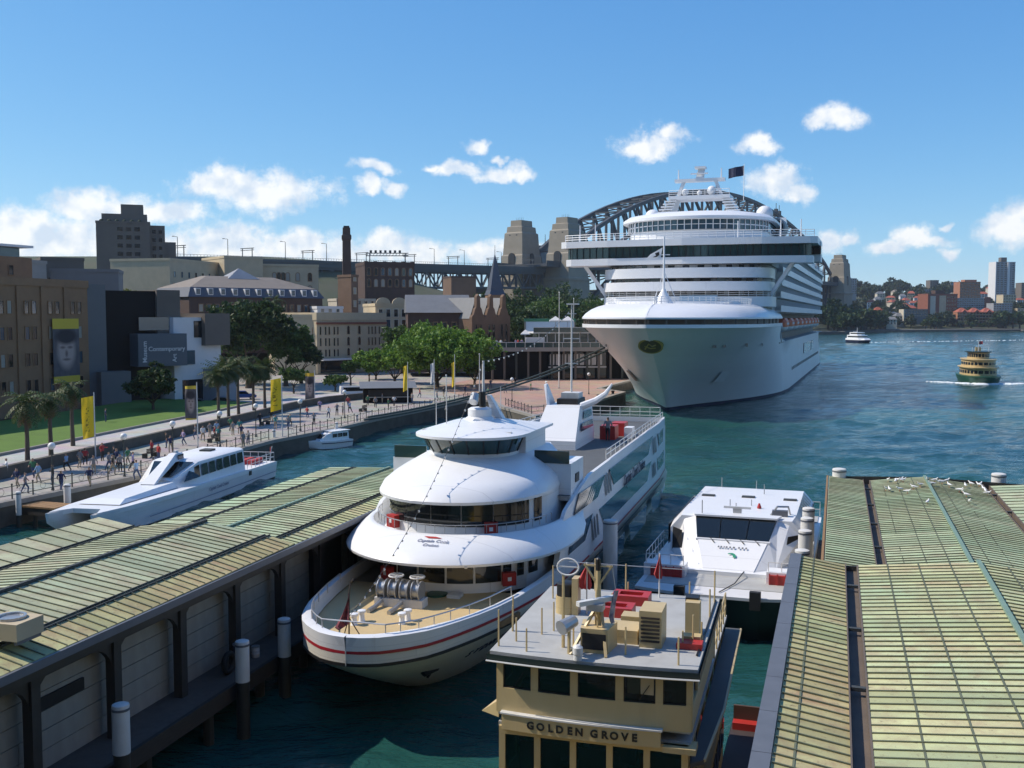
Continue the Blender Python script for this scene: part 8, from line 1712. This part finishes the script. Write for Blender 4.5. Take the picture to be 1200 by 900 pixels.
fence(ql[2:5], 'dark iron ring railing along the promenade behind the tour catamaran'); fence([(-25.8, 117.5), ql[5], ql[6], ql[7]], 'dark iron ring railing on the curved quay beyond the small motor boat'); fence([ql[7], ql[8]], 'dark iron ring railing running towards the terminal'); fence([(-1.0, 160), (2.8, 146), (4.6, 147.5)], 'dark iron ring railing at the corner of the terminal apron')
for k, q in enumerate((SH(-24, -11), SH(-14, -11), SH(-4, -11), SH(6, -11))):
    b_ = thing('quay_bollard', 'squat black mooring bollard along the terminal apron edge', 'bollard', (q[0], q[1], 2.0), 0, 'bollards on the terminal apron'); MB().lathe([(.34, 0), (.3, .08), (.24, .2), (.24, .5), (.38, .58), (.38, .68), (.2, .74)], n=12).build('body', 'rubber', b_, 50); MB().lathe([(.45, 0), (.45, .04)], n=12).build('base_plate', 'iron', b_)
# sea-wall piles
for px, py, lb in ((22, 604, 'grey timber pile at the jetty of the promenade'), (320, 522, 'pale pile against the sea wall near the tour catamaran stern'), (393, 512, 'pale pile against the sea wall behind the small motor boat'), (417, 502, 'pale pile against the curved sea wall')):
    q = G(px, py, 1.0); pile(q.x + .2, q.y - .4, 2.9, lb, 'sea wall piles', .2, 1.8)
j0 = G(16, 590, 1.7); jt = thing('landing_stage', 'timber landing stage with orange planks below the promenade', 'jetty', (j0.x, j0.y, 0), R(-20))
for k in range(7): MB().box(.0 + .62 * k, .58 + .62 * k, -.4, 1.6, 1.55, 1.68).build('plank', 'wood_orange', jt)
MB().box(0, 4.3, -.35, -.15, 1.0, 1.55).build('beam', 'wood_dark', jt); MB().box(0, 4.3, 1.3, 1.5, 1.0, 1.55).build('beam', 'wood_dark', jt)
for x in (.3, 2.1, 4.0): MB().cyl((x, 0, -1.2), (x, 0, 1.2), .16, .16, 8).build('support_pile', 'pile_wet', jt)
q = G(79, 585, 1.9); pile(q.x, q.y, 3.1, 'short white pile on the landing stage behind the tour boat bow', 'sea wall piles', .26, 1.5)
# flags
def print_yellow():
    m = bpy.data.materials.new('flag_print'); m.use_nodes = True; MATS['flag_print'] = m
    n, l = m.node_tree.nodes, m.node_tree.links; b = n['Principled BSDF']; b.inputs['Roughness'].default_value = .75
    tc = n.new('ShaderNodeTexCoord'); mp = n.new('ShaderNodeMapping'); mp.inputs['Scale'].default_value = (7, 1, 26); l.new(tc.outputs['Generated'], mp.inputs[0])
    t = n.new('ShaderNodeTexNoise'); t.inputs['Scale'].default_value = 1.0; t.inputs['Detail'].default_value = 1; l.new(mp.outputs[0], t.inputs['Vector'])
    sp = n.new('ShaderNodeSeparateXYZ'); l.new(tc.outputs['Generated'], sp.inputs[0])
    def mm(op, a, c):
        v = n.new('ShaderNodeMath'); v.operation = op
        for k, x in enumerate((a, c)):
            if isinstance(x, (int, float)): v.inputs[k].default_value = x
            else: l.new(x, v.inputs[k])
        return v.outputs[0]
    band = mm('MULTIPLY', mm('GREATER_THAN', sp.outputs['X'], .22), mm('LESS_THAN', sp.outputs['X'], .62)); bz = mm('MULTIPLY', mm('GREATER_THAN', sp.outputs['Z'], .15), mm('LESS_THAN', sp.outputs['Z'], .8))
    f = mm('MULTIPLY', mm('MULTIPLY', band, bz), mm('GREATER_THAN', t.outputs['Fac'], .56)); x = n.new('ShaderNodeMix'); x.data_type = 'RGBA'; l.new(f, x.inputs['Factor']); x.inputs[6].default_value = (.80, .56, .025, 1); x.inputs[7].default_value = (.30, .19, .01, 1)
    l.new(x.outputs[2], b.inputs['Base Color']); tr = n.new('ShaderNodeBsdfTranslucent'); l.new(x.outputs[2], tr.inputs['Color']); ms = n.new('ShaderNodeMixShader'); ms.inputs[0].default_value = .35; l.new(b.outputs[0], ms.inputs[1]); l.new(tr.outputs[0], ms.inputs[2]); l.new(ms.outputs[0], n['Material Output'].inputs['Surface'])
print_yellow()
def banner(px, pyb, pyt, fb, ft, wpx, mat, label, seed, zg=2.0, thin=1.0):
    p = G(px, pyb, zg); Y = p.y; t = thing('banner_flag', label, 'flag', (p.x, p.y, zg), 0, 'banner flags along the promenade'); zt = ZP(pyt, Y) - zg
    MB().cyl((0, 0, -.05), (0, 0, zt), .075, .05, 8).build('pole', 'pole_white', t)
    z1, z0 = ZP(ft, Y) - zg, ZP(fb, Y) - zg; w = wpx / F * Y; nx, nz = 8, 12
    mb = MB(); mb.loft([[(-.08 - w * i / nx, .12 * math.sin(i * .9 + seed + j * .35) * (i / nx) + .25 * (i / nx), z0 + (z1 - z0) * j / nz - .35 * (i / nx) * (1 - j / nz * .3) * thin) for i in range(nx + 1)] for j in range(nz + 1)]); mb.build('cloth', mat, t, 60)
banner(112, 536, 460, 512, 464, 15, 'flag_print', 'yellow flag on a white pole near the palms', 1); banner(232, 524, 448, 492, 452, 14, 'banner_print_b', 'portrait banner with yellow edges near the lawn end', 2, thin=.3)
banner(331, 512, 440, 480, 443, 13, 'flag_print', 'yellow flag on a dark pole beside the palm row', 3); banner(369, 474, 434, 471, 437, 11, 'banner_print_c', 'portrait banner with yellow edges beyond the palm row', 4, thin=.3)
banner(478, 478, 424, 457, 428, 5, 'flag_yellow', 'narrow furled yellow flag in front of the big fig', 5); banner(509, 474, 421, 448, 425, 4, 'render_white', 'narrow furled white flag in front of the big fig', 6); banner(533, 470, 415, 452, 424, 3, 'flag_yellow', 'narrow furled yellow flag beside the fig trunk', 7)
for px, pb, pt, lb in ((562, 466, 415, 'bare white flag pole next to the fig crown'), (655, 455, 343, 'very tall thin pole standing by the terminal'), (672, 440, 350, 'thin pole with a small yard on the terminal side'), (523, 480, 440, 'short bare pole on the curved quay')):
    p = G(px, pb, 2.0); t = thing('flag_pole', lb, 'flag pole', (p.x, p.y, 2), 0, 'bare flag poles'); zt = ZP(pt, p.y) - 2; MB().cyl((0, 0, -.05), (0, 0, zt), .12, .06, 8).build('pole', 'pole_white', t); MB().ball((0, 0, zt), .14, 8, 6).build('finial', 'pole_white', t); MB().lathe([(.25, 0), (.25, .12)], n=10).build('base', 'concrete', t)
# globe lamps
for k, (px, py) in enumerate(((146, 560), (203, 540), (258, 524), (352, 505), (404, 490), (62, 575), (300, 512), (600, 470), (690, 462))):
    p = G(px, py, 2.0); t = thing('globe_lamp', 'white globe lamp on a dark post by the promenade railing', 'street lamp', (p.x, p.y, 2.0), 0, 'globe lamps along the promenade'); MB().lathe([(.16, 0), (.14, .1), (.06, .4), (.05, 3.2), (.12, 3.25), (.12, 3.35)], n=8).build('post', 'iron', t); MB().ball((0, 0, 3.62), .3, 12, 9).build('globe', 'lamp_globe', t, 60)
# benches and kiosk
for k, (px, py) in enumerate(((175, 536), (250, 518), (310, 498), (425, 482))):
    p = G(px, py, 2.0); t = thing('park_bench', 'dark slatted bench facing the water on the promenade', 'bench', (p.x, p.y, 2), R(-105), 'promenade benches')
    for j in range(4): MB().box(-.9, .9, -.25 + .14 * j, -.14 + .14 * j, .42, .46).build('seat_slat', 'wood_dark', t)
    for j in range(3): MB().box(-.9, .9, .3, .34, .55 + .14 * j, .66 + .14 * j).build('back_slat', 'wood_dark', t)
    for x in (-.8, .8): MB().box(x - .04, x + .04, -.25, .34, 0, .42).build('leg', 'iron', t)
p = G(455, 472, 2); t = thing('food_kiosk', 'dark market kiosk with a wide awning in front of the fig', 'kiosk', (p.x, p.y, 2), R(10)); MB().box(-4, 4, 0, 3, 0, 2.6).build('body', 'mca_black', t); MB().add([(-4.6, -1.6, 2.5), (4.6, -1.6, 2.5), (4.6, 3.3, 3.3), (-4.6, 3.3, 3.3)], [(0, 1, 2, 3)]).build('awning', 'roof_grey', t); MB().box(-3.2, 3.2, -.15, 0, 1.0, 2.1).build('counter_opening', 'black', t); MB().box(-3.4, 3.4, -.5, 0, .9, 1.0).build('counter', 'steel', t)
# cars
def car(px, py, rz, mat, label, van=False):
    p = G(px, py, 2.0); t = thing('parked_van' if van else 'parked_car', label, 'van' if van else 'car', (p.x, p.y, 2.0), rz)
    if van: prof = [(-2.4, .35), (2.4, .35), (2.45, 1.0), (1.9, 1.25), (1.4, 2.0), (-2.35, 2.05), (-2.45, 1.0)]
    else: prof = [(-2.15, .35), (2.15, .35), (2.2, .7), (1.9, .88), (1.0, .95), (.4, 1.42), (-1.0, 1.45), (-1.7, 1.0), (-2.15, .92)]
    n = len(prof); mb = MB(); mb.loft([[(x, s * .88, z) for x, z in prof] for s in (-1, 1)], True, cap0=True, cap1=True); mb.build('body', mat, t)
    for s in (-1, 1):
        gz = [(-1.5, 1.0), (.9, .98), (.35, 1.36), (-.95, 1.39)] if not van else [(-2.0, 1.2), (1.75, 1.2), (1.35, 1.85), (-2.0, 1.85)]
        MB().add([(x, s * .895, z) for x, z in gz], [(0, 1, 2, 3)]).build('side_window', 'glass', t)
        for x in (-1.35, 1.35): w_ = MB().cyl((x, s * .7, .33), (x, s * .92, .33), .33, .33, 12).build('wheel', 'tyre', t); MB().cyl((x, s * .92, .33), (x, s * .935, .33), .18, .18, 10).build('hub', 'steel', w_)
    MB().add([(1.02, -.75, .97), (1.02, .75, .97), (.44, .7, 1.40), (.44, -.7, 1.40)] if not van else [(1.93, -.75, 1.27), (1.93, .75, 1.27), (1.44, .72, 1.95), (1.44, -.72, 1.95)], [(0, 1, 2, 3)]).build('windscreen', 'glass', t)
    for s in (-1, 1): MB().box(2.14, 2.22, s * .6 - .15, s * .6 + .15, .6, .75).build('headlight', 'pole_white', t)
M('car_blue', (.03, .08, .28), .3, coat=.5); M('car_dark', (.03, .035, .05), .3, coat=.5); M('car_white', (.7, .7, .7), .3, coat=.5)
car(285, 468, R(15), 'car_blue', 'bright blue parked car behind the palm row'); car(232, 478, R(10), 'car_dark', 'dark parked car beside the white museum wing'); car(262, 476, R(5), 'car_dark', 'black parked car between the dark car and the palm row'); car(415, 466, R(20), 'car_white', 'white parked van near the clipped promenade tree', True)
# people: one continuous skinned body each, four poses
def person_mesh(pose):
    J = {'walk': dict(lk=(.10, -.18, .48), lf=(.10, -.05, .06), rk=(-.10, .16, .5), rf=(-.10, .36, .1), le=(.26, .10, 1.12), lh=(.24, -.10, .92), re=(-.26, -.08, 1.12), rh=(-.25, -.24, .95)),
         'stand': dict(lk=(.10, 0, .5), lf=(.11, 0, .05), rk=(-.10, 0, .5), rf=(-.12, 0, .05), le=(.28, .03, 1.12), lh=(.29, -.04, .86), re=(-.28, .03, 1.12), rh=(-.28, -.05, .86)),
         'point': dict(lk=(.10, 0, .5), lf=(.11, 0, .05), rk=(-.12, -.06, .5), rf=(-.14, 0, .05), le=(.30, -.12, 1.2), lh=(.30, -.36, 1.25), re=(-.3, .02, 1.14), rh=(-.14, -.18, 1.08)),
         'stride': dict(lk=(.10, .14, .5), lf=(.10, .3, .1), rk=(-.10, -.2, .5), rf=(-.10, -.14, .05), le=(.27, -.1, 1.12), lh=(.26, -.26, .95), re=(-.27, .1, 1.12), rh=(-.26, .02, .88))}[pose]
    V = [(0, 0, .92), (0, 0, 1.12), (0, 0, 1.36), (0, 0, 1.48), (0, -.01, 1.62), (0, -.01, 1.72)]; E = [(0, 1), (1, 2), (2, 3), (3, 4), (4, 5)]; Rr = [(.15, .11), (.13, .10), (.16, .11), (.055, .055), (.095, .11), (.07, .08)]
    def chain(root, pts, rs):
        a = root
        for p, r in zip(pts, rs): V.append(p); Rr.append((r, r)); E.append((a, len(V) - 1)); a = len(V) - 1
    for s, k, f in ((1, 'lk', 'lf'), (-1, 'rk', 'rf')): chain(0, [(s * .09, 0, .84), J[k], J[f], (J[f][0], J[f][1] - .13, J[f][2] - .02)], (.095, .065, .045, .035))
    for s, e, h in ((1, 'le', 'lh'), (-1, 're', 'rh')): chain(2, [(s * .19, 0, 1.40), J[e], J[h]], (.06, .045, .035))
    me = bpy.data.meshes.new('p'); me.from_pydata(V, E, []); o = bpy.data.objects.new('p', me); col.objects.link(o)
    md = o.modifiers.new('s', 'SKIN'); sv = me.skin_vertices[0].data
    for i, r in enumerate(Rr): sv[i].radius = r
    sv[0].use_root = True; o.modifiers.new('d', 'SUBSURF').levels = 1; bpy.context.view_layer.update()
    m2 = bpy.data.meshes.new_from_object(o.evaluated_get(bpy.context.evaluated_depsgraph_get())); bpy.data.objects.remove(o); bpy.data.meshes.remove(me)
    m2.materials.clear()
    for _ in range(4): m2.materials.append(None)
    for p in m2.polygons:
        c = p.center; z = c.z
        p.material_index = 3 if (z > 1.66 or (z > 1.54 and c.y > .03)) else 0 if z > 1.46 else 0 if (abs(c.x) > .21 and z < 1.12) else 1 if z > .93 else (2 if z > .12 else 3)
        p.use_smooth = True
    m2.name = 'person'; return m2
PM = {k: person_mesh(k) for k in ('walk', 'stand', 'point', 'stride')}
SHIRT = {'red': (.40, .04, .04), 'white': (.72, .72, .70), 'black': (.02, .02, .022), 'navy': (.02, .03, .09), 'light blue': (.25, .38, .55), 'grey': (.22, .22, .23), 'green': (.05, .18, .09), 'maroon': (.18, .03, .04), 'lilac': (.34, .28, .46), 'teal': (.03, .22, .22)}
TROU = {'dark': (.025, .025, .03), 'denim': (.05, .08, .16), 'tan': (.35, .28, .19)}
for k, c in SHIRT.items(): M('shirt_' + k, c, .8)
for k, c in TROU.items(): M('trousers_' + k, c, .8)
M('hair_dark', (.02, .014, .01), .7); M('hair_fair', (.22, .14, .06), .7)
rp = random.Random(9)
def person(x, y, z, where, k):
    pose = rp.choice(['walk', 'stand', 'stride', 'walk', 'point']); s = rp.choice(list(SHIRT) + ['black', 'grey', 'navy', 'white', 'black', 'grey']); tr = rp.choice(list(TROU)); hd = rp.choice(['hair_dark', 'hair_dark', 'hair_fair'])
    o = bpy.data.objects.new('person', PM[pose]); col.objects.link(o); o.location = (x, y, z - .005); o.rotation_euler.z = rp.uniform(0, 6.28); o.scale = (1.12, 1.12, rp.uniform(.94, 1.06))
    for i, m_ in enumerate(('skin', 'shirt_' + s, 'trousers_' + tr, hd)): o.material_slots[i].link = 'OBJECT'; o.material_slots[i].material = MATS[m_]
    act = {'walk': 'walking', 'stride': 'striding', 'stand': 'standing', 'point': 'arm raised'}[pose]
    tag(o, f'person in {s} top, {tr} trousers, {act} {where}', 'person', 'people on the promenade')
PP = [(128, 552), (132, 556), (137, 548), (141, 553), (134, 545), (150, 545), (156, 552), (186, 541), (178, 536), (120, 540), (100, 545), (94, 548), (78, 552), (45, 566), (20, 572), (8, 560), (62, 568), (39, 560), (105, 570), (195, 525), (200, 530), (229, 515), (238, 517), (246, 512), (252, 516), (254, 510), (256, 517), (273, 510), (281, 508), (283, 514), (291, 522), (285, 525), (270, 505), (305, 500), (318, 495), (323, 503), (340, 500), (338, 503), (360, 490), (368, 498), (385, 490), (395, 487), (402, 486), (408, 478), (410, 484), (431, 475), (440, 478), (448, 473), (455, 480), (462, 476), (468, 470), (483, 473), (492, 466), (512, 470), (520, 465), (545, 462), (572, 466), (592, 461), (622, 458), (640, 455), (575, 455), (604, 452), (160, 562), (72, 575), (30, 578), (110, 556), (215, 522), (375, 482), (352, 486), (424, 466)]
for k, (px, py) in enumerate(PP):
    p = G(px, py, 2.0)
    where = 'by the palms' if px < 120 else 'near the yellow flag' if px < 170 else 'below the low stone wall' if px < 240 else 'beside the palm row' if px < 330 else 'on the wide promenade' if px < 430 else 'in front of the big fig' if px < 560 else 'on the terminal apron'
    person(p.x, p.y, 2.0, where, k)
p = G(124, 497, 2.75); person(p.x, p.y, 2.95, 'on the lawn kerb', 0)
for k in range(22):
    w = TW @ Vector((rp.uniform(.02, .38) * term_L, rp.uniform(.6, 3.5), 0)); person(w.x, w.y, terrace_z, 'on the terminal terrace', k)
# people on the sun deck of the cruise vessel
for x, y in ((-3.2, 22.2), (-2.2, 23.5), (2.8, 39.5)):
    w = Matrix.Translation(AO) @ Matrix.Rotation(-TA, 4, 'Z') @ Vector((x * .87, y, 0)); person(w.x, w.y, 6.9, 'on the white cruise vessel', 0)

# ================================================================= UNSEEN CITY BEHIND THE VIEWPOINT, ADDED TO BLOCK BLUE SKY AND BOUNCE WARM LIGHT
rc = random.Random(8)
mb = MB(); mb.prism([(-400, -290), (400, -290), (400, 8), (-50, 8), (-55, 19), (-400, 19)], -1.5, 2.0); struct('quay_forecourt', mb, 'paving')
t = thing('elevated_station', 'unseen long stone elevated railway station behind the ferry wharves', 'station', (0, -14, 2), 0)
MB().box(-140, 140, -8, 6, 0, 9.5).build('station_block', 'granite', t); MB().box(-140, 140, -9, 7.5, 9.5, 11.5).build('road_deck', 'concrete', t)
for k in range(28): MB().box(-138 + 10 * k, -131 + 10 * k, 6.0, 6.15, 1, 8).build('window', 'glass', t)
for k, (x, y, w, d, h, m_) in enumerate(((-210, -70, 50, 40, 95, 'concrete'), (-150, -95, 40, 40, 130, 'render_grey'), (-100, -62, 34, 34, 70, 'sandstone_pale'), (-58, -90, 32, 36, 120, 'concrete_brown'), (-15, -66, 36, 30, 85, 'sandstone_pale'), (30, -95, 34, 40, 150, 'concrete'), (74, -64, 36, 30, 75, 'sandstone'), (118, -90, 36, 40, 115, 'concrete_brown'), (165, -66, 44, 34, 80, 'sandstone_pale'), (220, -90, 50, 40, 105, 'concrete'))):
    bldg('unseen_office_tower', 'unseen office tower added behind the railway station, ' + ['the westernmost of the row', 'tall slab next to the westernmost', 'low pale stone block', 'tall brown shaft', 'pale block facing the wharves', 'tallest of the row', 'low sandstone block', 'brown shaft east of the tallest', 'wide pale block', 'the easternmost of the row'][k], (x + w / 2, y), (x - w / 2, y), 2, h, d, m_, [(4 + 8 * j, 4) for j in range(int(h / 8))], grid(7, .1, .9), w / 9, 'render_grey', cat='tower')
# ================================================================= AIR
mb = MB(); mb.box(-950, 2700, -300, 3300, -2.5, 165)
M('haze', (1, 1, 1)); hm_ = MATS['haze']; hn = hm_.node_tree.nodes; hn.remove(hn['Principled BSDF']); pv = hn.new('ShaderNodeVolumePrincipled')
pv.inputs['Color'].default_value = (.80, .88, 1.0, 1); pv.inputs['Density'].default_value = .00007; pv.inputs['Anisotropy'].default_value = .3
hm_.node_tree.links.new(pv.outputs[0], hn['Material Output'].inputs['Volume'])
tag(mb.build('haze', 'haze'), 'thin pale summer haze over the harbour', kind='stuff')
